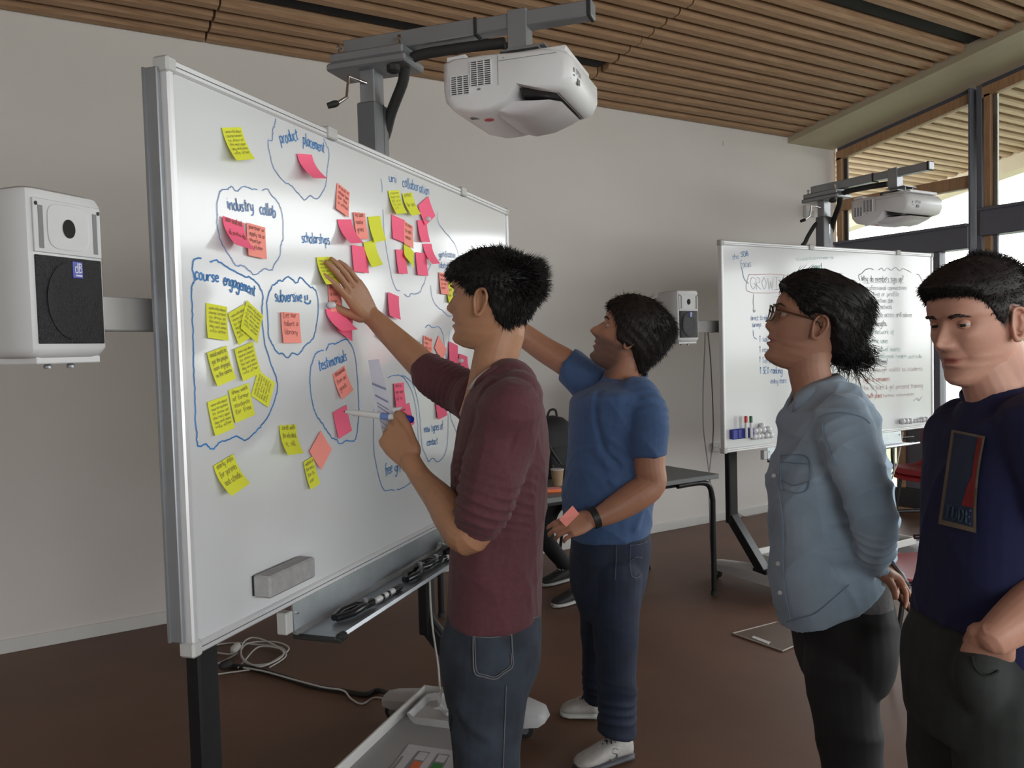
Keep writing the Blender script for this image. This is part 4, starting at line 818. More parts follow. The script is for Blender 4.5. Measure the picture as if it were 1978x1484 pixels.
tool(.47, .055, .15, .22, 'clip', 'black plastic clamp-like tool at the near end of the pen tray')
tool(.63, .085, .15, .03, 'pen', 'white marker with black bands lying in the pen tray beside the clamp')
tool(.84, .075, .16, -.1, 'clip', 'black clamp-like tool in the middle of the pen tray'); tool(.95, .05, .15, .2, 'clip', 'black clamp-like tool just beyond the middle one in the pen tray')
tool(1.06, .07, .13, .3, 'pen', 'black marker lying across the far half of the pen tray'); tool(1.17, .06, .15, .5, 'clip', 'black clamp-like tool furthest along the pen tray by the maroon-shirted man')
c = L2W(F1, (1.27, .08, zt)); e = empty('blister_pack', c, 'crumpled clear plastic packet with white card at the far end of the pen tray', 'packet')
MB().box((1.19, .02, zt), (1.36, .11, zt + .006), .001).build('card', mat('card_white', (.55, .52, .54), .5, var=.1, scale=40), e, None, F1)
b = MB(); R = []
for i in range(10):
    t = i / 9; R.append([(1.18 + .17 * t, .02 + .09 * s, zt + .01 + .03 * abs(math.sin(t * 9 + s * 5)) + .01 * s) for s in (0, .25, .5, .75, 1)])
b.rings(R, caps=False, closed=False).build('crumpled_film', mat('clear_film', (.6, .6, .62), .15, var=.2, scale=50, spec=.8), e, None, F1)
MB().box((1.30, .05, zt + .006), (1.34, .09, zt + .012), .001).build('red_print', mat('note_red_print', (.6, .12, .10), .6), e, None, F1)
# papers and a plastic box on the near base shelf
z = .164
q = F1[:3, :3].T @ (meet(800, 1462, [0, 0, 1], z) - F1[:3, 3]); qa, qv = q[0], q[1]
# ---- printed sheet
e = empty('printed_sheet', L2W(F1, (qa, qv, z)), 'printed white sheet with orange and green boxes lying on the near base shelf', 'paper')
def qd(pts, zz, m, nm):
    w_ = [meet(x, y, [0, 0, 1], zz) for x, y in pts]
    MB().add([(p[0], p[1], h) for h in (zz, zz + .0006) for p in w_], [(3, 2, 1, 0), (4, 5, 6, 7), (0, 1, 5, 4), (1, 2, 6, 5), (2, 3, 7, 6), (3, 0, 4, 7)]).build(nm, m, e)
qd([(790, 1438), (905, 1455), (880, 1560), (720, 1530)], z + .001, mat('paper_white', (.62, .61, .64), .7), 'paper')
PW = MATS['paper_white']
qd([(808, 1451), (831, 1454), (805, 1490), (780, 1486)], z + .002, mat('print_line', (.25, .25, .27), .7), 'printed_box'); qd([(811, 1453), (828, 1455.5), (818, 1470), (800, 1467)], z + .0028, PW, 'printed_box_inside')
qd([(800, 1470), (815, 1473), (803, 1500), (782, 1497)], z + .0034, mat('print_orange', (.75, .18, .06), .7), 'orange_box')
qd([(846, 1456), (869, 1459), (850, 1495), (822, 1490)], z + .002, MATS['print_line'], 'printed_box'); qd([(848, 1458), (866, 1461), (857, 1474), (840, 1471)], z + .0028, PW, 'printed_box_inside')
qd([(838, 1474), (855, 1477), (845, 1503), (824, 1500)], z + .0034, mat('print_green', (.05, .25, .06), .7), 'green_box')
qd([(776, 1461), (780, 1462), (760, 1488), (756, 1486)], z + .002, MATS['print_line'], 'printed_line')
# ---- plastic box with crumpled paper
q = F1[:3, :3].T @ (meet(850, 1385, [0, 0, 1], z) - F1[:3, 3]); a, v = q[0] - .03, q[1] + .0
a, v = 1.27, -.17
e = empty('plastic_tray', L2W(F1, (a + .1, v + .12, z)), 'small white plastic tray on the near base shelf behind the jeans', 'tray')
b = MB(); R = []
for sc, zz in ((.92, z), (1, z + .03), (.96, z + .03), (.90, z + .006)):
    R.append([(a + .11 + .11 * sc * x_, v + .15 + .15 * sc * y_, zz) for x_, y_ in ((-1, -.8), (-.8, -1), (.8, -1), (1, -.8), (1, .8), (.8, 1), (-.8, 1), (-1, .8))])
b.rings(R).build('tray_shell', WHS, e, 40, F1)
rnd = random.Random(5); e = empty('crumpled_paper', L2W(F1, (a + .12, v + .16, z + .02)), 'crumpled white paper in the small plastic tray by the jeans', 'paper')
b = MB(); b.ball((a + .10, v + .15, z + .055), .05, 12, 8); b.v = [tuple(np.array(p) + np.array([rnd.gauss(0, .008) for _ in range(3)])) for p in b.v]; b.build('paper_ball', PW, e, None, F1)
# ================================================================ FURNITURE AND CABLES
TBT = mat('grey_table_top', (0.16, 0.17, 0.175), .45, var=.04, scale=30)
def floorpt(x, y): return meet(x, y, [0, 0, 1], 0)
tx0, tx1, ty0, ty1, th = 2.05, 3.61, 3.53, 4.22, .735
T = empty('table', ((tx0 + tx1) / 2, (ty0 + ty1) / 2, 0), 'grey-topped table on black tube legs behind the blue-shirted man', 'table')
MB().box((tx0, ty0, th - .028), (tx1, ty1, th), .003).build('table_top', TBT, T)
MB().box((tx0 + .08, ty0 + .07, th - .06), (tx1 - .08, ty0 + .10, th - .028), .002).build('rail', BLK, T)
MB().box((tx0 + .08, ty1 - .10, th - .06), (tx1 - .08, ty1 - .07, th - .028), .002).build('rail', BLK, T)
for X, s in ((tx1, -1), (tx0, 1)):
    for Y in (ty0 + .035, ty1 - .035):
        pts = smooth_pts([(X + s * .30, Y, th - .045), (X + s * .12, Y, th - .045), (X + s * .045, Y, th - .075), (X + s * .02, Y, th - .16)], 5) + [(X + s * .02, Y, .02)]
        l = MB().tube(pts, .017, 12).build('leg', BLK, T, 60)
        MB().lathe([(.020, 0), (.020, .025)], (X + s * .02, Y, 0), 12).build('foot_cap', RUB, l, 50)
# coffee cup with stirrer
cpos = meet(1077, 938, [0, 0, 1], th); cpos[1] = min(max(cpos[1], ty0 + .05), ty1)
c = empty('paper_cup', cpos, 'tan paper coffee cup with a stirrer on the grey table', 'cup')
K = mat('kraft_paper', (0.40, 0.27, 0.16), .7, var=.05)
MB().lathe([(.026, 0), (.027, .002), (.037, .092), (.035, .0925), (.026, .006), (.001, .005)], cpos, 24).build('cup_body', K, c, 50)
MB().lathe([(.0365, .088), (.039, .090), (.039, .094), (.0355, .094)], cpos, 24).build('cup_rim', PW, c, 50)
MB().tube([cpos + [.0, .0, .02], cpos + [-.028, .0, .12]], .0018, 6).build('stirrer', mat('stirrer_wood', (.25, .16, .10), .6), c, 50)
# pad of coral notes
pp = meet(1068, 950, [0, 0, 1], th + .0)
c = empty('note_pad', pp, 'stack of orange and coral sticky notes on the grey table in front of the cup', 'note pad')
R_ = np.array([[.93, .37, 0], [-.37, .93, 0], [0, 0, 1.0]])
MB().box(pp + [-.045, -.038, .001], pp + [.045, .038, .014], .0015, R_).build('orange_layers', mat('pad_orange', (.95, .22, .05), .7), c); MB().box(pp + [-.045, -.038, .014], pp + [.045, .038, .018], .001, R_).build('coral_layers', NCOL['c'], c)
# black backpack standing on the table
bp = meet(1071, 924, [0, 0, 1], th); d_ = depth(bp)
c = empty('backpack', bp, 'black backpack slumped upright on the table behind the cup', 'backpack')
b = MB(); R = []
FAB = mat('black_nylon', (0.010, 0.010, 0.012), .6, var=.3, bump=.3, bscale=200)
for k, (z, a, bb, ox) in enumerate([(0, .10, .08, 0), (.015, .13, .10, 0), (.08, .145, .11, 0), (.18, .145, .11, .0), (.26, .135, .10, .0), (.32, .11, .075, -.01), (.355, .075, .05, -.015), (.368, .03, .02, -.02)]):
    R.append([(bp[0] + .04 + ox + a * math.copysign(abs(math.cos(t)) ** .7, math.cos(t)) * (1 + .03 * math.sin(5 * t + k)), bp[1] + .06 + bb * math.copysign(abs(math.sin(t)) ** .7, math.sin(t)), bp[2] + z) for t in [2 * math.pi * i / 24 for i in range(24)]])
b.rings(R).build('bag_body', FAB, c, 60)
b = MB(); R = []
for z, a, bb in [(.03, .08, .02), (.05, .10, .035), (.14, .10, .038), (.19, .08, .02)]: R.append([(bp[0] + .04 + a * math.cos(t), bp[1] - .035 + bb * math.sin(t), bp[2] + z) for t in [2 * math.pi * i / 16 for i in range(16)]])
b.rings(R).build('front_pocket', FAB, c, 60)
MB().tube(smooth_pts([bp + [-.06, -.01, .26], bp + [-.05, -.055, .18], bp + [-.02, -.075, .12], bp + [.03, -.06, .07]]), .006, 6, flat=.4).build('strap', mat('grey_webbing', (.05, .05, .055), .7), c, 60)
MB().tube(smooth_pts([bp + [.0, .06, .36], bp + [.02, .06, .40], bp + [.06, .06, .40], bp + [.07, .06, .355]]), .007, 8).build('grab_handle', FAB, c, 60)
# red shell chairs
REDC = mat('red_chair_plastic', (0.26, 0.012, 0.018), .42, var=.06)
def chair(x, y, rot, zb, lab, arms=True):
    c_, s_ = math.cos(rot), math.sin(rot); G = np.array([[c_, -s_, 0, x], [s_, c_, 0, y], [0, 0, 1, zb], [0, 0, 0, 1.0]])
    e = empty('shell_chair', (x, y, zb), lab, 'chair', 'red shell chairs')
    # shell: profile along +x (front) to back
    prof = [(.22, .42), (.20, .445), (.12, .452), (0, .445), (-.12, .44), (-.19, .455), (-.215, .50), (-.225, .58), (-.24, .68), (-.262, .78), (-.275, .84)]
    W = [.20, .22, .225, .225, .215, .205, .20, .205, .215, .205, .17]
    rows = []
    for (px, pz), wd in zip(prof, W):
        rows.append([(px + (.02 * (abs(t) ** 2) if pz > .5 else 0), wd * t, pz + (.018 * abs(t) ** 3 if pz < .5 else 0)) for t in np.linspace(-1, 1, 13)])
    b = MB(); b.rings(rows, caps=False, closed=False); N = len(b.v); b.v += [(p[0] - (.010 if i // 13 > 5 else 0), p[1], p[2] - (.010 if i // 13 <= 5 else 0)) for i, p in enumerate(b.v)]; b.f += [tuple(i + N for i in f) for f in b.f]
    nr = len(rows); edge = list(range(13)) + [13 * i + 12 for i in range(1, nr)] + [13 * (nr - 1) + j for j in range(11, -1, -1)] + [13 * i for i in range(nr - 2, 0, -1)]
    b.f += [(edge[i], edge[(i + 1) % len(edge)], edge[(i + 1) % len(edge)] + N, edge[i] + N) for i in range(len(edge))]
    b.build('seat_shell', REDC, e, 50, G)
    for s in (-1, 1):
        MB().tube([(.17, s * .17, .43), (.22, s * .21, .001)], .011, 10).build('leg', BLK, e, 60, G); MB().tube([(-.15, s * .17, .43), (-.24, s * .21, .001)], .011, 10).build('leg', BLK, e, 60, G)
        MB().tube([(.17, s * .17, .43), (-.15, s * .17, .43)], .010, 8).build('side_rail', BLK, e, 60, G)
        if arms:
            MB().tube(smooth_pts([(.17, s * .19, .43), (.16, s * .24, .50), (.15, s * .255, .64), (.10, s * .255, .665), (-.15, s * .25, .66)], 4), .011, 10).build('arm_frame', BLK, e, 60, G)
    MB().tube([(.17, -.17, .43), (.17, .17, .43)], .010, 8).build('cross_rail', BLK, e, 60, G)
    return e
q = floorpt(1783, 1000)
chair(6.12, 3.72, math.pi * 1.02, 0, 'lower red chair of the stack by the corner window, under another')
chair(6.12, 3.72, math.pi * 1.02, .045, 'upper red chair of the stack by the corner window')
c_ch = P(1778, 1105, 3.82); chair(c_ch[0], c_ch[1], -.55, 0, 'single red chair standing behind the denim-shirted woman')
# cables
def cable(name, pts, r, m, lab, cat='cable', grp=None, n=7):
    b = MB(); b.tube(smooth_pts(pts, 6), r, n); return b.build(name, m, None, 60, label=lab, cat=cat, group=grp)
def F_(x, y, z=.006): q = meet(x, y, [0, 0, 1], z); return q
wc = [F_(402, 1305, .006), F_(440, 1300, .006), F_(500, 1290, .007), F_(540, 1270, .008), F_(558, 1252, .012), F_(530, 1240, .016), F_(480, 1243, .018), F_(465, 1262, .02), F_(480, 1283, .02), F_(520, 1282, .02), F_(548, 1264, .022), F_(530, 1246, .024), F_(492, 1232, .024), F_(470, 1242, .024), F_(468, 1270, .026), F_(500, 1288, .022), F_(540, 1272, .02), F_(545, 1255, .022), F_(500, 1250, .02), F_(470, 1280, .016), F_(460, 1290, .012)]
cable('power_cable', wc, .0042, ICE, 'white cable coiled on the floor behind the near board leg')
cable('power_cable', [F_(402, 1288), F_(430, 1278), F_(458, 1262, .012), F_(440, 1264, .01), F_(412, 1258), F_(420, 1246), F_(460, 1242), F_(490, 1245, .014), F_(540, 1250, .014), F_(552, 1268, .008), F_(520, 1290, .006)], .0042, ICE, 'second white cable looping flat beside the coil on the floor')
e = empty('plug', F_(455, 1250, .01), 'round white plug lying in the cable coil on the floor', 'plug')
p = F_(455, 1252, .04); MB().lathe([(.010, -.03), (.021, -.015), (.021, .015), (.016, .025)], p, 14, (.6, .5, .25)).build('plug_body', ICE, e, 50)
e = empty('plug', F_(437, 1282, .01), 'black plug lying left of the white cable coil', 'plug'); p = F_(437, 1284, .03); MB().lathe([(.010, -.035), (.022, -.02), (.022, .015), (.016, .025)], p, 12, (.9, .3, .1)).build('plug_body', RUB, e, 50)
rl = L2W(F1, (1.60, -.05, .22)); rl2 = L2W(F1, (1.60, -.19, .42))
cable('power_cable', [F_(440, 1286, .01), F_(480, 1290, .012), F_(520, 1300, .010), F_(560, 1312, .008), F_(600, 1325, .008), F_(660, 1335, .008), F_(705, 1342, .012), F_(740, 1336, .02), L2W(F1, (1.45, -.15, .12)), rl + [0, -.05, 0], rl2 + [-.05, -.03, .1], L2W(F1, (1.52, -.19, .9))], .012, RUB, 'thick black cable running over the floor to the near stand leg')
cable('power_cable', [F_(470, 1290, .028), F_(510, 1297, .030), F_(560, 1311, .030), F_(620, 1327, .030), F_(662, 1334, .026), F_(678, 1350), F_(700, 1360), F_(735, 1348, .012), L2W(F1, (1.42, -.12, .12)), L2W(F1, (1.50, -.13, .25)), L2W(F1, (1.53, -.17, .5)), L2W(F1, (1.53, -.17, .9))], .0042, ICE, 'long white cable lying along the black one to the stand leg')
wv = lambda x, y, o=.02: meet(x, y, [0, 1, 0], 3.56 + o)
def drop(xs, lab, y0):
    cable('power_cable', [meet(x, y, [0, 1, 0], y0) for x, y in xs], .0035, mat('cable_grey', (.28, .27, .26), .5), lab, 'cable', 'cables hanging from the far speaker')
drop([(1362, 634), (1361, 680), (1358, 760), (1359, 830), (1368, 900), (1374, 960), (1372, 1040), (1380, 1100)], 'left grey cable hanging from the far speaker arm to the floor', 3.60)
drop([(1366, 632), (1372, 690), (1377, 790), (1377, 850), (1370, 920), (1371, 1000), (1373, 1060), (1378, 1100)], 'right grey cable hanging from the far speaker arm to the floor', 3.64)
cable('power_cable', [wp(1385, 866) + [0, -.03, 0], wp(1398, 880) + [0, -.05, 0], wp(1405, 920) + [0, -.03, 0], wp(1409, 970) + [0, -.03, 0], wp(1412, 985) + [0, -.06, -.0], F_(1440, 998), F_(1480, 990)], .0035, MATS['cable_grey'], 'grey cable from the wall socket down to the floor')
V2 = lambda a, v, z: L2W(F2, (a, v, z))
cable('power_cable', [V2(1.70, -.05, .86), V2(1.71, -.06, .7), V2(1.74, -.09, .55), V2(1.70, -.15, .42), V2(1.66, -.17, .3)], .005, ICE, 'outer white cable hanging under the right end of the far whiteboard', grp='cables under the far whiteboard')
cable('power_cable', [V2(1.78, -.04, .86), V2(1.77, -.06, .72), V2(1.75, -.09, .58), V2(1.64, -.14, .50), V2(1.60, -.15, .45)], .005, ICE, 'inner white cable looping under the right end of the far whiteboard', grp='cables under the far whiteboard')
# ================================================================ PEOPLE
def catmull(A, n):
    A = np.array(A, float); out = []
    for i in range(len(A) - 1):
        p0, p1, p2, p3 = A[max(i - 1, 0)], A[i], A[i + 1], A[min(i + 2, len(A) - 1)]
        for k in range(n):
            t = k / n; out.append(.5 * ((2 * p1) + (-p0 + p2) * t + (2 * p0 - 5 * p1 + 4 * p2 - p3) * t * t + (-p0 + 3 * p1 - 3 * p2 + p3) * t ** 3))
    out.append(A[-1]); return np.array(out)
def limb(b, pts, n=16, sub=4, cap=(1, 1), flat=1.0, up=(0, 0, 1)):
    # pts: (point, radius); rounded ends
    A = np.array([list(map(float, p)) + [r] for p, r in pts]); A = catmull(A, sub) if len(A) > 2 else catmull([A[0], (A[0] + A[1]) / 2, A[1]], sub)
    p = [a[:3] for a in A]; r = [max(a[3], .001) for a in A]
    def capr(p0, p1, r0):
        d = p0 - p1; d = d / np.linalg.norm(d); return [(p0 + d * r0 * math.sin(t), r0 * math.cos(t)) for t in (.5, 1.0, 1.35)]
    if cap[0]: c = capr(p[0], p[1], r[0])[::-1]; p = [q[0] for q in c] + p; r = [q[1] for q in c] + r
    if cap[1]: c = capr(p[-1], p[-2], r[-1]); p = p + [q[0] for q in c]; r = r + [q[1] for q in c]
    b.tube(p, r, n, up=up, flat=flat); return b
def torso(b, rows, n=32, ex=2.4, sub=4):
    rows = [list(r) + [0.0] * (6 - len(r)) for r in rows]
    # rows: (x_left, x_right, y, depth, half_depth) measured in the photograph's frame at that depth
    A = catmull(rows, sub); R = []
    for xl, xr, y, d, hd, tl in A:
        c = P((xl + xr) / 2, y, d); a = abs(xr - xl) / 2 * d / FPX
        R.append([c + RGT * a * math.copysign(abs(math.cos(t)) ** (2 / ex), math.cos(t)) + FWD * hd * math.copysign(abs(math.sin(t)) ** (2 / ex), math.sin(t)) + UPV * tl * d / FPX * math.cos(t) for t in [2 * math.pi * k / n for k in range(n)]])
    b.rings(R); return b
def remesh(b, vox, sm=3, fac=.5):
    me = bpy.data.meshes.new('tmp'); me.from_pydata(b.v, [], b.f)
    bm = bmesh.new(); bm.from_mesh(me); bmesh.ops.recalc_face_normals(bm, faces=bm.faces); bm.to_mesh(me); bm.free()
    o = bpy.data.objects.new('tmp', me); COL.objects.link(o)
    m = o.modifiers.new('r', 'REMESH'); m.mode = 'VOXEL'; m.voxel_size = vox
    if sm: m2 = o.modifiers.new('s', 'SMOOTH'); m2.iterations = sm; m2.factor = fac
    dg = bpy.context.evaluated_depsgraph_get(); e = o.evaluated_get(dg); m3 = e.to_mesh()
    V = np.empty(len(m3.vertices) * 3); m3.vertices.foreach_get('co', V); V = V.reshape(-1, 3)
    Fs = np.empty(len(m3.loops), int); m3.loops.foreach_get('vertex_index', Fs)
    st = np.empty(len(m3.polygons), int); tt = np.empty(len(m3.polygons), int); m3.polygons.foreach_get('loop_start', st); m3.polygons.foreach_get('loop_total', tt)
    F = Fs.reshape(-1, 4) if (tt == 4).all() else None
    if F is None: F = [tuple(Fs[a:a + k]) for a, k in zip(st, tt)]
    e.to_mesh_clear(); bpy.data.objects.remove(o); bpy.data.meshes.remove(me)
    return V, F
def normals(V, F):
    F = np.array(F); n = np.cross(V[F[:, 2]] - V[F[:, 0]], V[F[:, 3]] - V[F[:, 1]]); N = np.zeros_like(V)
    for k in range(4): np.add.at(N, F[:, k], n)
    return N / (np.linalg.norm(N, axis=1, keepdims=True) + 1e-12)
def mk(name, V, F, m, parent=None, attrs=None, smooth=180, **kw):
    b = MB(); b.v = V; F = F.tolist() if hasattr(F, 'tolist') else F
    me = bpy.data.meshes.new(name); org = np.zeros(3)
    if parent is None: org = np.array([(V[:, 0].min() + V[:, 0].max()) / 2, (V[:, 1].min() + V[:, 1].max()) / 2, 0])
    else: org = np.array(parent['_wo'])
    me.from_pydata((V - org).tolist(), [], F); me.materials.append(m); me.polygons.foreach_set('use_smooth', [True] * len(me.polygons))
    for k, a in (attrs or {}).items():
        at = me.attributes.new(k, 'FLOAT', 'POINT'); at.data.foreach_set('value', np.asarray(a, float))
    o = bpy.data.objects.new(name, me); COL.objects.link(o)
    if parent is not None: o.parent = parent; o['_wo'] = tuple(parent['_wo'])
    else: o.location = org; o['_wo'] = tuple(float(q) for q in org)
    return tag(o, **kw)
def wrinkle(V, amp, freq, seed, dirs=None, n=5, sharp=2.0):
    rnd = np.random.RandomState(seed); out = np.zeros(len(V))
    W_ = V + .03 * np.stack([np.sin(V[:, 1] * 17 + seed), np.sin(V[:, 2] * 15 + 1.3 * seed), np.sin(V[:, 0] * 19 + 2)], 1)
    for i in range(n):
        k = rnd.normal(size=3) if dirs is None else np.array(dirs[i % len(dirs)], float) + rnd.normal(size=3) * .25
        k = k / np.linalg.norm(k) * freq * (0.7 + .7 * rnd.rand())
        g = .5 + .5 * np.sin(V @ (rnd.normal(size=3) * 6) + rnd.rand() * 6)
        out += amp * g * ((1 - np.abs(np.sin(W_ @ k + rnd.rand() * 6))) ** sharp - .3)
    return out
def bunch(V, A, B, rad, freq, amp, seed=0):
    # crosswise folds of a pushed-up sleeve between A and B
    A = np.array(A); B = np.array(B); d = B - A; L = np.linalg.norm(d); d /= L; t = (V - A) @ d; r = np.linalg.norm(V - A - np.outer(t, d), axis=1)
    w_ = np.clip(1 - np.abs(t - L / 2) / (L * .62), 0, 1) ** .6 * (r < rad * 1.7)
    ph = t * freq + .9 * np.sin(V[:, 2] * 31 + seed) + .7 * np.sin(V[:, 0] * 27 + V[:, 1] * 23 + seed)
    return amp * w_ * ((1 - np.abs(np.sin(ph))) ** 1.2 - .35)
def ridge(V, pts, wd, amp):
    q = catmull(pts, 6); best = np.full(len(V), 9.0)
    for a, c in zip(q[:-1], q[1:]):
        d = c - a; L2 = d @ d + 1e-9; t = np.clip((V - a) @ d / L2, 0, 1); best = np.minimum(best, np.linalg.norm(V - a - t[:, None] * d, axis=1))
    return amp * np.exp(-(best / wd) ** 2)
def ss(a, b_, x): t = np.clip((x - a) / (b_ - a), 0, 1); return t * t * (3 - 2 * t)
def interp(x, tab): t = sorted(tab); return np.interp(x, [q[0] for q in t], [q[1] for q in t])
class Head:
    # local frame: x forward, y left, z up; units metres at scale 1
    FR = [(-.121, .030), (-.117, .055), (-.108, .076), (-.098, .083), (-.088, .081), (-.079, .077), (-.070, .084), (-.064, .085), (-.0585, .079), (-.053, .087), (-.046, .087), (-.038, .082), (-.026, .083), (-.010, .084), (.010, .082), (.022, .081), (.032, .087), (.045, .089), (.06, .086), (.08, .073), (.10, .054), (.112, .034), (.118, .014), (.12, -.012)]
    BK = [(-.121, .01), (-.115, -.02), (-.10, -.045), (-.08, -.062), (-.05, -.078), (-.02, -.092), (.01, -.102), (.04, -.105), (.07, -.098), (.09, -.082), (.105, -.064), (.115, -.042), (.12, -.014)]
    WD = [(-.121, .012), (-.115, .026), (-.10, .041), (-.08, .054), (-.055, .062), (-.03, .067), (0, .072), (.03, .076), (.06, .073), (.09, .059), (.105, .043), (.115, .022), (.12, .001)]
    def __init__(s, ctr, alpha, pitch, roll=0, sc=1.0, nose=1.0, wide=1.0):
        L = -RGT.copy(); L[2] = 0; L /= np.linalg.norm(L); A = FWD.copy(); A[2] = 0; A /= np.linalg.norm(A); Z = np.array([0, 0, 1.0])
        f0 = math.cos(alpha) * L + math.sin(alpha) * A; f = math.cos(pitch) * f0 + math.sin(pitch) * Z; u = math.cos(pitch) * Z - math.sin(pitch) * f0; l = np.cross(u, f)
        l2 = math.cos(roll) * l + math.sin(roll) * u; u2 = math.cos(roll) * u - math.sin(roll) * l
        s.R = np.stack([f, l2, u2], 1); s.c = np.array(ctr, float); s.sc = sc; s.nose = nose; s.wide = wide
    def W(s, p): return np.asarray(p) @ s.R.T * s.sc + s.c
    def Lc(s, V): return (V - s.c) @ s.R / s.sc
    def surf(s, th, z):
        ct, st = np.cos(th), np.sin(th); fr = interp(z, s.FR); bk = interp(z, s.BK); w_ = interp(z, s.WD) * s.wide
        e = 2 / 2.25
        x = np.where(ct > 0, fr * np.sign(ct) * np.abs(ct) ** e, -bk * -1 * np.abs(ct) ** e * 1.0) ; x = np.where(ct > 0, x, bk * np.abs(ct) ** e)
        y = w_ * np.sign(st) * np.abs(st) ** e
        ay = np.abs(y); front = (ct > 0)
        g = lambda y0, z0, sy, sz: np.exp(-((ay - y0) / sy) ** 2 - ((z - z0) / sz) ** 2)
        dx = np.zeros_like(x)
        # nose
        pr = interp(z, [(-.046, 0), (-.040, .004), (-.034, .018), (-.027, .030), (-.020, .031), (-.010, .024), (.004, .015), (.016, .008), (.026, .003), (.034, 0)])
        sg = interp(z, [(-.04, .012), (-.025, .0115), (-.015, .010), (0, .0075), (.02, .007)])
        dx += s.nose * pr * np.exp(-(ay / sg) ** 2) + .008 * g(.014, -.028, .006, .008)
        dx += -.011 * g(.033, .013, .014, .011) + .006 * g(.030, .030, .020, .007) + .005 * g(.046, -.012, .016, .014)
        dx += -.004 * g(.036, -.060, .014, .020) + .003 * g(0, -.100, .018, .012) - .003 * g(0, .026, .010, .006)
        # flatten lips away from the midline
        lip = interp(z, [(-.075, 0), (-.066, .006), (-.0585, .0), (-.050, .007), (-.043, .004), (-.038, 0)]); dx -= lip * (1 - np.exp(-(ay / .022) ** 2))
        dx += -.0075 * np.exp(-((z + .0585) / .0026) ** 2) * np.exp(-(ay / .024) ** 4) + (.0028 * np.exp(-((z + .0515) / .004) ** 2) + .0035 * np.exp(-((z + .0655) / .0045) ** 2)) * np.exp(-(ay / .019) ** 4) - .0025 * np.exp(-((ay - .028) / .005) ** 2 - ((z + .058) / .006) ** 2) - .0022 * np.exp(-((z + .0745) / .004) ** 2) * np.exp(-(ay / .018) ** 4) - .0015 * np.exp(-((ay - .024 - .25 * (-.02 - z)) / .003) ** 2) * ((z < -.022) & (z > -.058))
        dx += .0045 * g(.033, .0195, .013, .0035) + .003 * g(.033, .006, .013, .004)   # lids
        x = x + np.where(front, dx, 0)
        return x, y
    def shell(s, b, off=None, nt=150, nz=110, zmin=-.121, zmax=.12):
        th = np.linspace(-math.pi, math.pi, nt, endpoint=False)
        ph = np.linspace(0, 1, nz); z = zmin + (zmax - zmin) * (.5 - .5 * np.cos(math.pi * (.04 + .92 * ph))) / 1.0
        T, Zg = np.meshgrid(th, z); x, y = s.surf(T, Zg); Pn = np.stack([x, y, Zg], -1)
        if off is not None:
            o = off(T, Zg)
            # approximate outward direction
            c = np.stack([np.clip(x, -.02, .02) * 0 - .01, y * 0, np.clip(Zg, -.05, .035)], -1); d = Pn - c; d /= np.linalg.norm(d, axis=-1, keepdims=True) + 1e-9
            Pn = Pn + d * o[..., None]
        Wp = s.W(Pn.reshape(-1, 3)).reshape(Pn.shape)
        b.rings([list(r) for r in Wp]); return Pn, Wp
def ear(b, H, sgn=1, sc=1.0):
    c = np.array([-.012, sgn * .071 * H.wide, -.004])
    def E_(x, z, o=0.0): return H.W(c + np.array([x * .95 - .006 * abs(x) * 20 * 0, sgn * (.006 + .010 * max(0, -x * 30) + o), z]) * np.array([sc, 1, sc]))
    rim = [(.010, -.018), (.013, .004), (.010, .022), (-.002, .032), (-.015, .029), (-.022, .014), (-.020, -.002), (-.012, -.018), (-.004, -.028), (.006, -.028), (.010, -.018)]
    limb(b, [(E_(x, z, .004), .0036 * sc + (.0022 if z < -.022 else 0)) for x, z in rim], 8, 3)
    limb(b, [(E_(-.012, .016, .001), .0026), (E_(-.013, 0, .002), .0028), (E_(-.007, -.012, .001), .0026)], 8, 3)
    # concha plate behind
    b.rings([[E_(q[0] * k, q[1] * k, o) for q in rim[:-1]] for k, o in ((.5, -.010), (.95, -.008), (.98, -.001), (.6, -.003))])
    limb(b, [(E_(.009, -.008, .002), .003), (E_(.010, -.002, .001), .003)], 6, 2)
def eyes(H, par, gaze=(0, 0), iris=(.10, .06, .03), up=.0024, lo=-.0036):
    for sg in (1, -1):
        c = np.array([.0655, sg * .033, .0125])
        for z0, s_ in ((up, 1), (lo, -1)):
            e0 = math.asin(abs(z0) / .0129) * (1 if z0 * s_ > 0 else -1); b = MB(); ringl = []
            for e in np.linspace(e0, 1.5, 9): ringl.append([c + np.array([.0129 * math.cos(e) * math.cos(t), .0129 * math.cos(e) * math.sin(t), s_ * .0129 * math.sin(e)]) for t in np.linspace(0, 2 * math.pi, 24, endpoint=False)])
            b.rings(ringl); mk('eyelid', H.W(np.array(b.v)), b.f, par.data.materials[0], par)
        b = MB(); b.ball((0, 0, 0), .0118, 20, 14); V = np.array(b.v); 
        mk('eyeball', H.W(V + c), b.f, mat('eye_white', (.36, .33, .31), .25), par)
        d = np.array([1, gaze[0] - sg * .12 * 0, gaze[1]]); d /= np.linalg.norm(d)
        b = MB(); b.lathe([(.0062, .0098), (.0060, .0110), (.0045, .0117), (.001, .0121)], c, 18, d); mk('iris', H.W(np.array(b.v)), b.f, mat('iris_brown', iris, .15), par)
        b = MB(); b.lathe([(.0028, .0116), (.0026, .0122), (.0005, .0124)], c, 12, d); mk('pupil', H.W(np.array(b.v)), b.f, DARK, par)
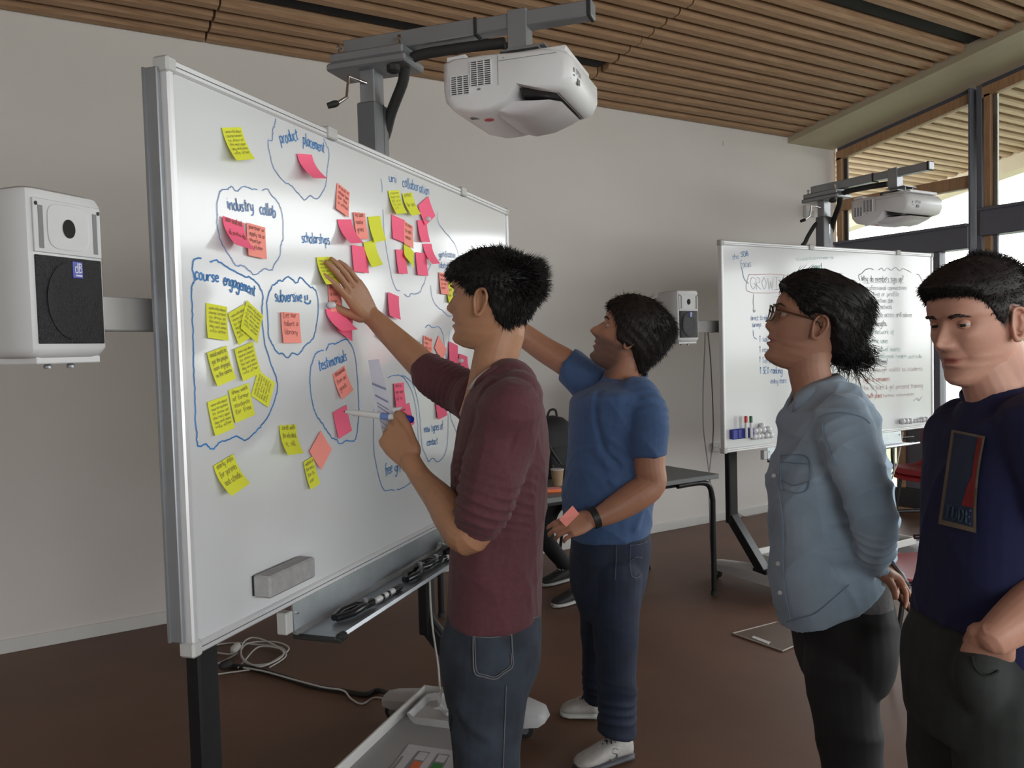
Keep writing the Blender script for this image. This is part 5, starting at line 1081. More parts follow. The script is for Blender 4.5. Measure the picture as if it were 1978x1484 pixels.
def strands(H, roots, dirs, L, m, par, name, wd=.0012, droop=.3, seed=0, curl=0.0, segs=3):
    rnd = np.random.RandomState(seed); V = []; F = []
    for r, d, l in zip(roots, dirs, L):
        d = d / (np.linalg.norm(d) + 1e-9); s_ = np.cross(d, rnd.normal(size=3)); s_ /= np.linalg.norm(s_) + 1e-9; t_ = np.cross(d, s_); p = r.copy(); o = len(V); c_ = rnd.normal(size=3) * curl
        for k in range(segs + 1):
            w_ = wd * (1 - k / segs) ** .7 if k < segs else 0
            if k == segs: V.append(p)
            else: V += [p + s_ * w_, p - s_ * w_ * .5 + t_ * w_ * .8, p - s_ * w_ * .5 - t_ * w_ * .8]
            d = d + np.array([0, 0, -droop / segs]) + c_; d /= np.linalg.norm(d); p = p + d * l / segs
        for k in range(segs - 1):
            for j in range(3): F.append((o + 3 * k + j, o + 3 * k + (j + 1) % 3, o + 3 * k + 3 + (j + 1) % 3, o + 3 * k + 3 + j))
        e = o + 3 * segs
        for j in range(3): F.append((e - 3 + j, e - 3 + (j + 1) % 3, e))
    return mk(name, np.array(V), F, m, par)
def hair(H, par, m, zl, thick, spike=None, nstr=5000, seed=1, flow=(-.6, 0, -.5), slen=(.012, .02), up=.35, nm='hair', wd=.0011, extra=None, rough_=.0016, curl=0.0):
    # zl(theta_deg)-> hairline height, thick(theta_deg,z)-> thickness
    def off(T, Z):
        a = np.degrees(np.abs(T)); base = interp(a, zl); k = ss(base - .004, base + .010, Z)
        th_ = thick(a, Z) * k - .005 * (1 - k)
        return th_ + k * rough_ * (np.sin(T * 37 + Z * 90) * np.sin(T * 23 - Z * 140) + .6 * np.sin(T * 61 + Z * 30))
    b = MB(); Pn, Wp = H.shell(b, off, 160, 110, -.118, .122); 
    T = np.linspace(-math.pi, math.pi, 160, endpoint=False)[None, :].repeat(110, 0); Z = Pn[..., 2]
    if extra: extra(b)
    o = mk(nm, np.array(b.v), b.f, m, par)
    ok = (off(T, Z) > .0018); idx = np.argwhere(ok); rnd = np.random.RandomState(seed); rad_ = np.hypot(Pn[idx[:, 0], idx[:, 1], 0], Pn[idx[:, 0], idx[:, 1], 1]) * (np.abs(np.gradient(Pn[..., 2], axis=0)) + np.abs(np.gradient(Pn[..., 0], axis=0)))[idx[:, 0], idx[:, 1]] + 1e-7; pick = idx[rnd.choice(len(idx), size=nstr, p=rad_ / rad_.sum())]
    ctr = np.array([-.01, 0, .02]); roots = []; dirs = []; Ls = []
    for i, j in pick:
        p = Pn[i, j] + rnd.normal(size=3) * .0015; n = p - ctr; n /= np.linalg.norm(n)
        a = abs(math.degrees(T[i, j])); fl = np.array(flow(a, Z[i, j], p) if callable(flow) else flow, float); fl = fl - (fl @ n) * n * .8
        sp = spike(a, Z[i, j], p) if spike else 0
        d = fl + n * (up + sp * 1.5) + rnd.normal(size=3) * (.18 + .15 * sp)
        roots.append(H.W(p - n * .003)); dirs.append(H.R @ d); Ls.append((rnd.uniform(*slen) + sp * .022) * H.sc)
    strands(H, roots, dirs, Ls, m, o, 'hair_strands', wd, .25, seed, curl).__setitem__('kind', 'stuff')
    return o
def brows(H, par, m, z0=.030, n=130, wd=.0006, thick=.004):
    rnd = np.random.RandomState(4); r_ = []; d_ = []; L_ = []
    for sg in (1, -1):
        for i in range(n):
            t = rnd.rand(); y = .014 + .034 * t; z = z0 + .006 * math.sin(t * 2.6) - .004 * t + rnd.normal() * thick * .35 * (1 - .6 * t); th = math.atan2(sg * y / (.074), 1.0)
            ths = np.linspace(0, 1.3, 60); xs, ys = H.surf(ths, np.full(60, z)); k = np.argmin(np.abs(ys - y)); p = np.array([xs[k] + .0005, sg * y, z]); r_.append(H.W(p)); d_.append(H.R @ np.array([.15 - .6 * t, sg * 1.0, .35 - .5 * t])); L_.append(.008 * H.sc)
    strands(H, r_, d_, L_, m, par, 'eyebrows', wd, .1, 2)
def hand(b, wr, X, N, side, curls, thumb, sc=1.0, spread=(.10, .03, -.04, -.12), tc=(.25, .25)):
    # side=+1: thumb on cross(N,X) side
    X = np.array(X, float); X /= np.linalg.norm(X); N = np.array(N, float); N = N - (N @ X) * X; N /= np.linalg.norm(N); T = np.cross(N, X) * side; wr = np.array(wr, float)
    Q = lambda x, t, n: wr + (X * x + T * t + N * n) * sc
    rows = []
    for x, w_, h, c in ((-.02, .027, .021, 0), (.0, .029, .020, 0), (.02, .036, .019, .001), (.05, .042, .0165, 0), (.08, .042, .0140, -.001), (.093, .038, .011, -.001)):
        rows.append([Q(x, c + w_ * math.copysign(abs(math.cos(a)) ** .8, math.cos(a)), h * .9 * math.copysign(abs(math.sin(a)) ** .8, math.sin(a)) + .002) for a in [2 * math.pi * k / 16 for k in range(16)]])
    b.rings(rows); tips = []
    base = [(.090, .030), (.096, .010), (.092, -.011), (.083, -.031)]; segs = [(.043, .026, .021), (.047, .030, .022), (.043, .028, .021), (.034, .021, .019)]; rad = [.0092, .0094, .0088, .0078]
    for i in range(4):
        a = spread[i]; d = X * math.cos(a) + T * math.sin(a); ang = 0; p = Q(base[i][0], base[i][1], .002); pts = [(p - d * .03 * sc, rad[i] * sc * 1.05), (p, rad[i] * 1.08 * sc)]
        for k in range(3):
            ang += curls[i][k]; dd = d * math.cos(ang) - N * math.sin(ang); q = p + dd * segs[i][k] * sc
            pts += [((p + q) / 2, rad[i] * sc * (.97 - .09 * k)), (q, rad[i] * sc * (1.0 - .11 * k) * (1 if k < 2 else .86))]; p = q
        limb(b, pts, 12, 3); tips.append(p)
    p = Q(.012, .026, -.006); d = (X * thumb[0] + T * thumb[1] + N * thumb[2]); d /= np.linalg.norm(d); pts = [(Q(.0, .012, -.004), .016 * sc), (p, .0165 * sc)]; seg = (.044, .033, .027)
    bd = X * .8 - T * .6
    for k in range(3):
        q = p + d * seg[k] * sc; pts += [((p + q) / 2, (.0135 - .0015 * k) * sc), (q, (.0118 - .0014 * k) * sc)]; p = q
        if k < 2: d = d + bd * tc[k]; d /= np.linalg.norm(d)
    limb(b, pts, 12, 3); tips.append(p); return tips
def skinmat(nm, col, lip, stub, hairshade):
    return mat(nm, col, .5, var=.07, scale=25, bump=.05, bscale=260, sss=.12, attr=[('lips', lip), ('stubble', stub), ('scalp', hairshade)], spec=.4)
def head_attrs(V, H, stubble=0, scalp=None):
    q = H.Lc(V); x, y, z = q[:, 0], np.abs(q[:, 1]), q[:, 2]
    lips = np.exp(-((z + .0585) / .0075) ** 4) * np.exp(-(y / .021) ** 4) * (x > .06)
    st = stubble * ss(-.015, -.040, z) * ss(-.10, -.0, x + .03) * (z > -.15) * (np.linalg.norm(q, axis=1) < .16) * ss(-.03, .01, x) if stubble else np.zeros(len(V))
    if stubble: st = np.maximum(st, stubble * .8 * np.exp(-((z + .043) / .006) ** 2) * (y < .03) * (x > .07)); st *= (1 - lips)
    sc_ = np.zeros(len(V))
    if scalp is not None:
        ang = np.degrees(np.abs(np.arctan2(q[:, 1], q[:, 0]))); sc_ = scalp[1] * ss(-.006, .010, z - interp(ang, scalp[0])) * (np.linalg.norm(q, axis=1) < .17)
    mline = np.exp(-((z + .0585) / .0022) ** 2) * np.exp(-(y / .024) ** 4) * (x > .055); lips = np.clip(lips * .6 + mline * .5, 0, 1)
    return {'lips': lips, 'stubble': st, 'scalp': sc_}
def body(name, b, m, H, label, vox=.0032, stubble=0, scalp=None, sm=2):
    V, F = remesh(b, vox, sm, .45)
    return mk('person', V, F, m, None, head_attrs(V, H, stubble, scalp), label=label, cat='person')
def cloth(nm, b, m, par, vox=.0045, sm=6, disp=None, **kw):
    V, F = remesh(b, vox, sm, .5); N = normals(V, F)
    if disp is not None: V = V + N * disp(V)[:, None]
    return mk(nm, V, F, m, par, **kw)
def shoe(par, heel, toe, body_m, sole_m, lace_m=None, h=.085, w_=.048, logo=None):
    heel = np.array(heel, float); toe = np.array(toe, float); d = toe - heel; L = np.linalg.norm(d); d /= L; s_ = np.cross([0, 0, 1.0], d)
    def ringrow(t, wd, zt, zb): c = heel + d * L * t; return [c + s_ * wd * math.copysign(abs(math.cos(a)) ** .8, math.cos(a)) + np.array([0, 0, (zt + zb) / 2 + (zt - zb) / 2 * math.copysign(abs(math.sin(a)) ** .8, math.sin(a))]) for a in [2 * math.pi * k / 18 for k in range(18)]]
    b = MB(); b.rings([ringrow(t, wd, zt, .018) for t, wd, zt in ((-.01, .018, .055), (.03, .034, h), (.15, .038, h + .012), (.32, .039, h + .006), (.5, .042, .078), (.7, .047, .060), (.86, .044, .050), (.96, .030, .042), (1.0, .012, .032))])
    u_ = b.build('shoe', body_m, par, 60)
    b = MB(); b.rings([ringrow(t, wd * 1.06, zt, .001) for t, wd, zt in ((-.02, .020, .024), (.03, .037, .028), (.2, .038, .026), (.5, .042, .024), (.75, .049, .024), (.93, .040, .026), (1.01, .018, .028))]); b.build('sole', sole_m, u_, 60)
    if lace_m:
        for k in range(5):
            t = .36 + .075 * k; c = heel + d * L * t + np.array([0, 0, h + .006 - .010 * k]); b = MB(); b.tube([c - s_ * .026 + d * .008 + [0, 0, -.010], c + [0, 0, .003], c + s_ * .026 - d * .006 + [0, 0, -.010]], .003, 6); b.build('lace', lace_m, u_, 60)
            b = MB(); b.tube([c - s_ * .022 - d * .012 + [0, 0, -.006], c + [0, 0, .005], c + s_ * .024 + d * .012 + [0, 0, -.010]], .0026, 6); b.build('lace', lace_m, u_, 60)
    if logo: 
        b = MB(); c = heel + d * L * .42 + s_ * logo * .0425 + np.array([0, 0, .034])
        pts = [(.022, .026), (.010, .034), (-.004, .030), (-.002, .020), (.012, .014), (.012, .004), (-.002, -.002), (-.018, .002)]
        b.tube(smooth_pts([c + d * (-p[0]) + np.array([0, 0, p[1]]) + s_ * logo * (.0015 - p[1] * .25) for p in pts], 4), .0028, 6, flat=.5); b.build('side_mark', mat('shoe_mark_grey', (.10, .10, .12), .5), u_, 60)
    return u_
def fz(Z): return 1 - ss(.075, .116, Z)
def neckring(c, ax, r, tube, m, par, squash=1.0, nm='neckband'):
    ax = np.array(ax, float); ax /= np.linalg.norm(ax); x = RGT - (RGT @ ax) * ax; x /= np.linalg.norm(x); y = np.cross(ax, x); b = MB()
    R = []
    for k in range(41):
        t = 2 * math.pi * k / 40; o = x * math.cos(t) + y * math.sin(t) * squash; q = c + o * r; R.append([q + (o * math.cos(a) * .75 + ax * math.sin(a) * 1.5) * tube for a in [2 * math.pi * j / 8 for j in range(8)]])
    b.rings(R, caps=False); return b.build(nm, m, par, 180)
def mound(b, p, r, sc=(1, 1, 1)): b.ball(tuple(p), r, 16, 10, sc)

HAIRB = mat('hair_black', (0.010, 0.008, 0.008), .5, var=.3, scale=80, spec=.25)
HAIRD = mat('hair_dark_brown', (0.014, 0.010, 0.009), .5, var=.3, scale=80, spec=.25)
SK1 = skinmat('skin_warm', (0.37, 0.185, 0.105), (0.24, .075, .065), (0.10, .07, .06), (0.03, .02, .018))
SK2 = skinmat('skin_tan', (0.36, 0.17, 0.105), (0.22, .055, .05), (0.055, .035, .03), (0.03, .02, .02))
SK3 = skinmat('skin_olive', (0.38, 0.19, 0.125), (0.24, .065, .06), (0.1, .07, .06), (0.03, .02, .02))
SK4 = skinmat('skin_fair', (0.50, 0.26, 0.19), (0.36, .10, .09), (0.22, .14, .12), (0.012, .010, .009))
MAROON = mat('maroon_knit', (0.082, 0.021, 0.028), .85, var=.12, scale=90, bump=.12, bscale=700, sheen=.08)
JEAN1 = mat('faded_blue_denim', (0.022, 0.030, 0.045), .85, var=.4, scale=14, bump=.15, bscale=500)
JEANST = mat('denim_stitch', (0.13, 0.13, 0.145), .8)

# ---------------------------------------------------------------- person 1, maroon top, reaching to the board
def person1():
    D = 2.05
    H = Head(P(941, 583, D), math.radians(20), math.radians(6), 0, 1.0, nose=.85)
    b = MB(); H.shell(b); ear(b, H, 1, 1.02); ear(b, H, -1)
    limb(b, [(P(972, 640, D + .0), .055), (P(958, 690, D + .0), .056), (P(950, 740, D + .02), .060), (P(955, 790, D + .03), .09)], 24)
    torso(b, [(920, 1020, 775, D, .14), (908, 1035, 850, D, .12), (895, 1030, 1000, D, .12), (890, 1030, 1180, D, .12), (900, 1020, 1260, D, .13)])
    sh_f = P(905, 770, D + .20); el_f = P(838, 728, 2.33); wr_f = P(712, 606, 2.35)
    limb(b, [(sh_f, .055), (P(870, 752, 2.27), .048), (el_f, .044), (P(810, 700, 2.34), .043), (P(760, 652, 2.35), .035), (P(725, 618, 2.35), .028), (wr_f, .025)], 18)
    nb = F1[:3, 1]
    tips = hand(b, P(711, 604, 2.35), P(641, 505, 2.215) - P(711, 604, 2.35), nb * .9 - FWD * .25, 1, [(.05, .12, .12), (.0, .12, .15), (.05, .18, .2), (.15, .25, .25)], (.80, .42, -.30), 1.06, spread=(.10, .0, -.06, -.13), tc=(.15, .1))
    sh_n = P(985, 790, D - .17); el_n = P(908, 1040, 1.88); wr_n = P(793, 891, 2.055)
    limb(b, [(sh_n, .060), (P(955, 900, 1.92), .050), (P(925, 1000, 1.88), .046), (P(903, 1036, 1.88), .045), (P(875, 1000, 1.92), .045), (P(850, 965, 1.97), .038), (P(815, 925, 2.03), .028), (wr_n, .026)], 18)
    hw = P(790, 888, 2.06); hx = P(728, 800, 2.11) - hw
    hand(b, hw, hx, -FWD * .75 - RGT * .55 + UPV * .25, -1, [(.70, .95, .45), (.95, 1.1, .6), (1.1, 1.25, .7), (1.2, 1.3, .8)], (.95, .28, -.10), 1.0, tc=(.10, .35))
    o = body('person', b, SK1, H, 'black-haired man in a maroon top pressing a note onto the near whiteboard', vox=.0028, sm=1, scalp=([(0, .085), (40, .07), (62, .055), (72, .012), (88, .01), (94, .04), (112, .04), (125, .0), (180, -.03)], .8))
    eyes(H, o, (.0, .05), (.03, .02, .012)); brows(H, o, HAIRB, .029, 90)
    zl = [(0, .052), (30, .050), (55, .046), (66, .035), (76, .012), (88, .004), (93, .030), (100, .015), (108, -.012), (122, -.045), (150, -.066), (180, -.078)]
    th = lambda a, Z: .007 + .006 * ss(.02, .09, Z) + .014 * ss(100, 160, a) * ss(-.08, .0, Z) * fz(Z) + .012 * ss(60, 0, a) * ss(.03, .07, Z) * fz(Z) - .006 * ss(60, 85, a) * ss(110, 90, a) * ss(.05, .0, Z)
    hair(H, o, HAIRB, zl, th, spike=lambda a, Z, p: ss(.0, .05, Z) * ss(110, 150, a) * (Z < .10), nstr=8000, seed=3, flow=lambda a, Z, p: (.9, 0, -.45) if (a < 50 and Z > .0) else (-.35 + .5 * ss(.0, .10, Z), 0, -.8 + .75 * ss(-.01, .09, Z)), slen=(.012, .024), up=.25)
    # maroon top
    b = MB()
    torso(b, [(938, 1000, 712, D + .0, .075), (920, 1018, 735, D + .02, .15), (900, 1044, 768, D + .02, .205), (886, 1058, 820, D + .02, .19), (876, 1062, 880, D + .01, .175), (872, 1058, 960, D, .165), (869, 1051, 1050, D, .165), (866, 1046, 1130, D, .17), (864, 1045, 1180, D, .175), (866, 1042, 1193, D, .17)])
    limb(b, [(sh_n + UPV * .0, .076), (P(972, 850, 1.90), .078), (P(946, 930, 1.87), .075), (P(934, 975, 1.86), .069), (P(925, 1000, 1.87), .060)], 22)
    cA = P(880, 745, 2.27); limb(b, [(P(925, 775, 2.20), .075), (P(900, 762, 2.25), .067), (P(868, 745, 2.28), .063), (P(838, 728, 2.31), .060), (P(829, 718, 2.32), .056)], 22)
    mound(b, P(1000, 762, 1.93), .062); mound(b, P(985, 745, 2.0), .07)
    def disp(V):
        d = bunch(V, P(950, 905, 1.87), P(918, 1025, 1.88), .075, 150, .0075, 1) + bunch(V, P(905, 765, 2.25), P(828, 718, 2.33), .07, 170, .0070, 2)
        d += wrinkle(V, .0040, 19, 5, n=6, sharp=3) + ridge(V, [P(1005, 800, 1.83), P(985, 870, 1.83), P(965, 930, 1.83)], .008, -.008) + ridge(V, [P(893, 945, 1.95), P(905, 930, 1.9), P(925, 925, 1.85)], .008, -.004)
        d += ridge(V, [P(1040, 1185, 1.93), P(990, 1050, 1.90), P(1010, 960, 1.9)], .014, .005) + ridge(V, [P(950, 1185, 1.9), P(930, 1110, 1.9), P(925, 1080, 1.9)], .012, .005)
        return d
    sh = cloth('shirt', b, MAROON, o, .0042, 5, disp)
    b = MB(); q = [P(909 + 3, 748, D - .03), P(925, 735, D - .075), P(950, 715, D - .085), P(975, 706, D - .07), P(992, 707, D + .0), P(985, 704, D + .06)]; b.tube(smooth_pts(q, 5), .0065, 8); b.build('neckband', MAROON, sh, 180)
    b = MB(); b.tube(smooth_pts([P(908, 752, D - .025), P(918, 737, D - .066), P(936, 721, D - .075), P(948, 713, D - .072)], 5), .005, 8); b.build('undershirt_collar', mat('tee_white', (.5, .46, .44), .9), sh, 180)
    # jeans
    b = MB()
    torso(b, [(868, 1040, 1165, D, .155), (862, 1047, 1190, D, .165), (853, 1048, 1230, D, .18), (851, 1042, 1275, D, .18), (856, 1026, 1320, D, .17), (862, 1015, 1350, D, .15)])
    fl = lambda x, y, z: meet(x, y, [0, 0, 1], z)
    fn = P(945, 671 + (1.52 - .06) / 1.95 * 1600, 1.95); ff = P(925, 671 + (1.52 - .06) / 2.18 * 1600, 2.18)
    limb(b, [(P(950, 1290, 1.97), .096), (P(945, 1370, 1.96), .088), (P(940, 1470, 1.96), .078), (P(938, 1600, 1.98), .068), (P(943, 1750, 1.97), .060), (fn, .058)], 22)
    limb(b, [(P(935, 1290, 2.14), .092), (P(932, 1380, 2.15), .088), (P(930, 1480, 2.16), .076), (P(928, 1600, 2.17), .064), (P(926, 1700, 2.18), .058), (ff, .056)], 22)
    def dj(V): return wrinkle(V, .004, 14, 8, dirs=[(0, 0, 1), (.4, .2, 1)], n=4) + ridge(V, [P(985, 1320, 1.86), P(978, 1400, 1.86), P(975, 1484, 1.86)], .006, .004) + ridge(V, [P(985, 1450, 1.87), P(930, 1420, 1.87), P(890, 1380, 1.9)], .012, .005)
    jn = cloth('jeans', b, JEAN1, o, .005, 5, dj)
    def stitch(pts, nm='pocket_stitching', r=.0016):
        q = catmull(pts, 8); b2 = MB(); b2.tube(list(q), r, 5); return b2.build(nm, JEANST, jn, 60)
    # raise the stitches onto the cloth surface: find nearest front vertices
    Vj = np.array([v.co for v in jn.data.vertices]) + np.array(o['_wo'])
    def onto(V_, x, y, lift=.0015):
        r = ray(x, y); r = r / np.linalg.norm(r); t = (V_ - CC) @ r; dd = np.linalg.norm(V_ - CC - np.outer(t, r), axis=1); k = np.where(dd < .006)[0]
        if len(k) == 0: k = [np.argmin(dd)]
        j = k[np.argmin(t[k])] if len(k) > 1 else k[0]; return CC + r * (t[j] - lift)
    def proj_line(V_, pts, nm, m_, par_, r=.0016, lift=.0015, n=6):
        q = catmull(pts, n); b2 = MB(); b2.tube([onto(V_, x, y, lift) for x, y in q], r, 5); return b2.build(nm, m_, par_, 60)
    person1.tools = (onto, proj_line)
    proj_line(Vj, [(914, 1228), (914, 1262), (917, 1300), (935, 1308), (957, 1312), (975, 1300), (990, 1288), (990, 1262), (988, 1225)], 'pocket_stitching', JEANST, jn)
    proj_line(Vj, [(917, 1228), (918, 1262), (921, 1297), (937, 1304), (956, 1308), (973, 1297), (987, 1285), (987, 1262)], 'pocket_stitching', JEANST, jn, .0012)
    proj_line(Vj, [(914, 1230), (950, 1232), (988, 1226)], 'pocket_stitching', JEANST, jn, .0012)
    proj_line(Vj, [(880, 1196), (950, 1203), (1040, 1192)], 'waist_seam', JEANST, jn, .0012)
    proj_line(Vj, [(978, 1325), (975, 1400), (972, 1484)], 'side_seam', JEANST, jn, .0012)
    SH1 = mat('shoe_dark', (.04, .04, .045), .6)
    for f_ in (fn, ff): a = np.array([f_[0], f_[1], 0]); L = -RGT * [1, 1, 0]; L /= np.linalg.norm(L); shoe(o, a - L * .07, a + L * .20, SH1, mat('sole_white', (.5, .5, .48), .6), RUB)
    # marker held in the fist
    p0 = P(664, 795, 2.18); p1 = P(797, 811, 2.09); d = p1 - p0; L = np.linalg.norm(d); d /= L
    e = empty('board_marker', p0, 'white board marker with a blue cap in the fist of the maroon-shirted man', 'marker')
    MB().lathe([(.0015, 0), (.0025, .008)], p0, 10, d).build('nib', mat('nib_purple', (.10, .02, .12), .6), e, 60)
    MB().lathe([(.003, .006), (.0055, .012), (.0058, .025), (.0085, .03), (.0088, L * .77)], p0, 16, d).build('barrel', WHP, e, 50)
    MB().lathe([(.0102, L * .76), (.0106, L * .78), (.0102, L * .97), (.008, L)], p0, 16, d).build('cap', BLUE, e, 50)
    MB().lathe([(.0090, L * .56), (.0090, L * .68)], p0, 16, d).build('label_band', mat('marker_label', (.14, .22, .55), .5), e, 50)
    # paper strip
    q = [P(710, 694, 2.34), P(733, 694, 2.32), P(771, 830, 2.22), P(788, 890, 2.16), P(775, 870, 2.19), P(728, 830, 2.28)]
    e = empty('paper_sheet', P(745, 790, 2.26), 'folded printed paper sheet held in the same fist as the marker', 'paper')
    rows = []
    for t in np.linspace(0, 1, 12):
        l = P(711 + 22 * t + 8 * t * t, 696 + 150 * t, 2.26 - .12 * t); r = P(732 + 46 * t + 14 * t * t, 694 + 195 * t, 2.25 - .16 * t); m_ = (l + r) / 2 - FWD * .004 * math.sin(math.pi * t); rows.append([l, (l + m_) / 2, m_, (m_ + r) / 2, r])
    b = MB(); b.rings(rows, caps=False, closed=False); N = len(b.v); b.v += [tuple(np.array(v) + FWD * .0008) for v in b.v]; b.f += [tuple(i + N for i in f) for f in b.f]; ps = b.build('sheet', mat('paper_lilac', (.60, .60, .70), .8), e, 180)
    for k, (t, a, c_, hh) in enumerate(((.30, .02, .95, .006), (.44, .08, .85, .005), (.53, .1, .75, .003), (.575, .1, .8, .003), (.66, .05, .95, .0022), (.77, .05, .95, .002), (.84, .05, .95, .002))):
        b = MB(); f0, f1 = t * 11, 0; i = int(f0); fr = f0 - i
        A_ = [np.array(rows[i][j]) * (1 - fr) + np.array(rows[i + 1][j]) * fr for j in range(5)]; pa = A_[0] + (A_[4] - A_[0]) * a; pb = A_[0] + (A_[4] - A_[0]) * c_; pm = (pa + pb) / 2 - FWD * .0035 * math.sin(math.pi * t)
        for qa, qb in ((pa, pm), (pm, pb)): b.add([qa - FWD * .0025 - UPV * hh / 2, qb - FWD * .0025 - UPV * hh / 2, qb - FWD * .0025 + UPV * hh / 2, qa - FWD * .0025 + UPV * hh / 2], [(0, 1, 2, 3)])
        b.build('printed_line', mat('print_blue_grey', (.22, .24, .36), .7), ps)
    return o
p1_ = person1()
onto, proj_line = person1.tools
# ---------------------------------------------------------------- person 2, blue tee
TEE2 = mat('blue_jersey', (0.043, 0.088, 0.20), .85, var=.08, scale=60, bump=.08, bscale=700, sheen=.1)
JEAN2 = mat('indigo_denim', (0.008, 0.014, 0.034), .8, var=.35, scale=14, bump=.12, bscale=500)
def verts(o, root): return np.array([v.co for v in o.data.vertices]) + np.array(root['_wo'])
def person2():
    D = 3.06
    H = Head(P(1209, 652, D), math.radians(6), math.radians(25), 0, 1.14, nose=1.1)
    b = MB(); H.shell(b); ear(b, H, 1); ear(b, H, -1)
    limb(b, [(P(1218, 672, D), .062), (P(1210, 705, D), .064), (P(1200, 740, D + .02), .075), (P(1190, 790, D), .10)], 24)
    torso(b, [(1125, 1250, 770, D, .15), (1115, 1260, 860, D, .14), (1105, 1245, 1000, D, .13), (1115, 1240, 1100, D, .13)])
    limb(b, [(P(1170, 790, D), .10), (P(1152, 762, D + .10), .055), (P(1125, 728, D + .16), .050)], 18); limb(b, [(P(1200, 795, D), .10), (P(1235, 785, D - .06), .055), (P(1252, 800, 2.93), .050)], 18)
    bd = 3.197; wf = P(935, 598, 3.19)
    limb(b, [(P(1125, 728, D + .16), .050), (P(1095, 702, 3.22), .054), (P(1052, 676, 3.23), .050), (P(1015, 650, 3.23), .046), (P(985, 630, 3.21), .044), (P(955, 610, 3.2), .034), (wf, .028)], 18)
    nb = F1[:3, 1]; hand(b, wf, P(893, 540, 3.10) - wf, nb, 1, [(.05, .1, .1)] * 4, (.8, .5, -.2), 1.05)
    el = P(1258, 935, 2.90); wr = P(1142, 1003, 2.84)
    limb(b, [(P(1252, 800, 2.93), .050), (P(1254, 850, 2.91), .058), (P(1254, 900, 2.9), .056), (el, .052), (P(1228, 958, 2.88), .055), (P(1190, 982, 2.86), .047), (P(1160, 998, 2.845), .036), (wr, .031)], 20)
    hand(b, P(1142, 1004, 2.84), P(1090, 1020, 2.80) - P(1142, 1004, 2.84), UPV * .45 - FWD * .9, -1, [(.55, .6, .35), (.6, .7, .4), (.65, .8, .4), (.7, .85, .4)], (.9, .15, -.35), .98, tc=(.1, .1), spread=(.05, 0, -.03, -.06))
    o = body('person', b, SK2, H, 'bearded man in a blue t-shirt looking up at the board behind the maroon-shirted man', vox=.0036, stubble=.75)
    eyes(H, o, (0, .1)); brows(H, o, HAIRD, .031, 150, .0008, .006)
    zl = [(0, .066), (30, .062), (52, .048), (64, .02), (76, -.02), (90, -.026), (110, -.03), (130, -.06), (155, -.085), (180, -.095)]
    th = lambda a, Z: .014 + .010 * ss(.03, .10, Z) + .018 * ss(70, 150, a) * fz(Z)
    hair(H, o, HAIRD, zl, th, spike=lambda a, Z, p: .3 * ss(.02, .08, Z) * ss(90, 150, a), nstr=6000, seed=8, flow=lambda a, Z, p: (-.5, 0, -.75), slen=(.015, .03), up=.10, curl=.12)
    b = MB()
    torso(b, [(1172, 1246, 733, D + .0, .075), (1135, 1256, 748, D, .15), (1108, 1268, 765, D, .21), (1100, 1272, 800, D, .20), (1097, 1268, 850, D, .185), (1090, 1264, 910, D, .18), (1085, 1262, 960, D, .18), (1090, 1258, 1000, D, .18), (1100, 1256, 1028, D, .175, 4), (1106, 1254, 1036, D, .172, 8)])
    limb(b, [(P(1200, 780, D), .15), (P(1207, 734, D), .080)], 26, cap=(1, 0))
    limb(b, [(P(1232, 768, 2.95), .078), (P(1252, 800, 2.90), .074), (P(1252, 850, 2.90), .072), (P(1251, 878, 2.90), .070), (P(1251, 884, 2.90), .060)], 22, cap=(1, 0))
    limb(b, [(P(1150, 745, D + .12), .085), (P(1118, 722, 3.2), .078), (P(1102, 708, 3.22), .074), (P(1094, 703, 3.225), .068)], 22, cap=(1, 0))
    def disp(V):
        d = wrinkle(V, .006, 15, 15, n=6, sharp=3) + ridge(V, [P(1148, 740, 2.9), P(1135, 800, 2.87), P(1150, 870, 2.87), P(1180, 905, 2.87)], .016, .014) + ridge(V, [P(1160, 745, 2.9), P(1150, 800, 2.88), P(1165, 865, 2.88), P(1195, 900, 2.88)], .012, -.010)
        d += ridge(V, [P(1212, 870, 2.9), P(1195, 860, 2.88), P(1180, 850, 2.87)], .012, .007) + ridge(V, [P(1215, 945, 2.9), P(1180, 930, 2.88)], .012, .008) + ridge(V, [P(1228, 1020, 2.9), P(1240, 980, 2.92)], .014, .008) + bunch(V, P(1255, 740, 2.95), P(1285, 830, 2.9), .08, 90, .004, 2)
        return d
    sh = cloth('tshirt', b, TEE2, o, .0052, 5, disp)
    neckring(P(1208, 728, D), UPV - FWD * .30 - RGT * .05, .078, .0065, TEE2, sh)
    b = MB()
    torso(b, [(1108, 1252, 1015, D, .155), (1102, 1257, 1050, D, .165), (1099, 1250, 1100, D, .17), (1108, 1240, 1150, D, .16), (1120, 1232, 1190, D, .13)])
    h1, t1 = meet(1218, 1462, [0, 0, 1], 0), meet(1112, 1492, [0, 0, 1], 0); h2, t2 = meet(1160, 1386, [0, 0, 1], 0), meet(1084, 1381, [0, 0, 1], 0)
    an1 = h1 * .8 + t1 * .2; an2 = h2 * .8 + t2 * .2; dn1 = depth(an1)
    limb(b, [(P(1190, 1110, D - .1), .095), (P(1189, 1180, D - .1), .088), (P(1190, 1260, D - .09), .078), (P(1192, 1340, D - .07), .070), (P(1192, 1400, D - .06), .072), (P(1190, 1418, D - .06), .070)], 22, cap=(1, 0))
    limb(b, [(P(1165, 1110, D + .14), .092), (P(1160, 1180, D + .17), .084), (P(1158, 1250, D + .22), .072), (P(1157, 1310, D + .26), .066), (P(1158, 1350, D + .28), .066)], 22, cap=(1, 0))
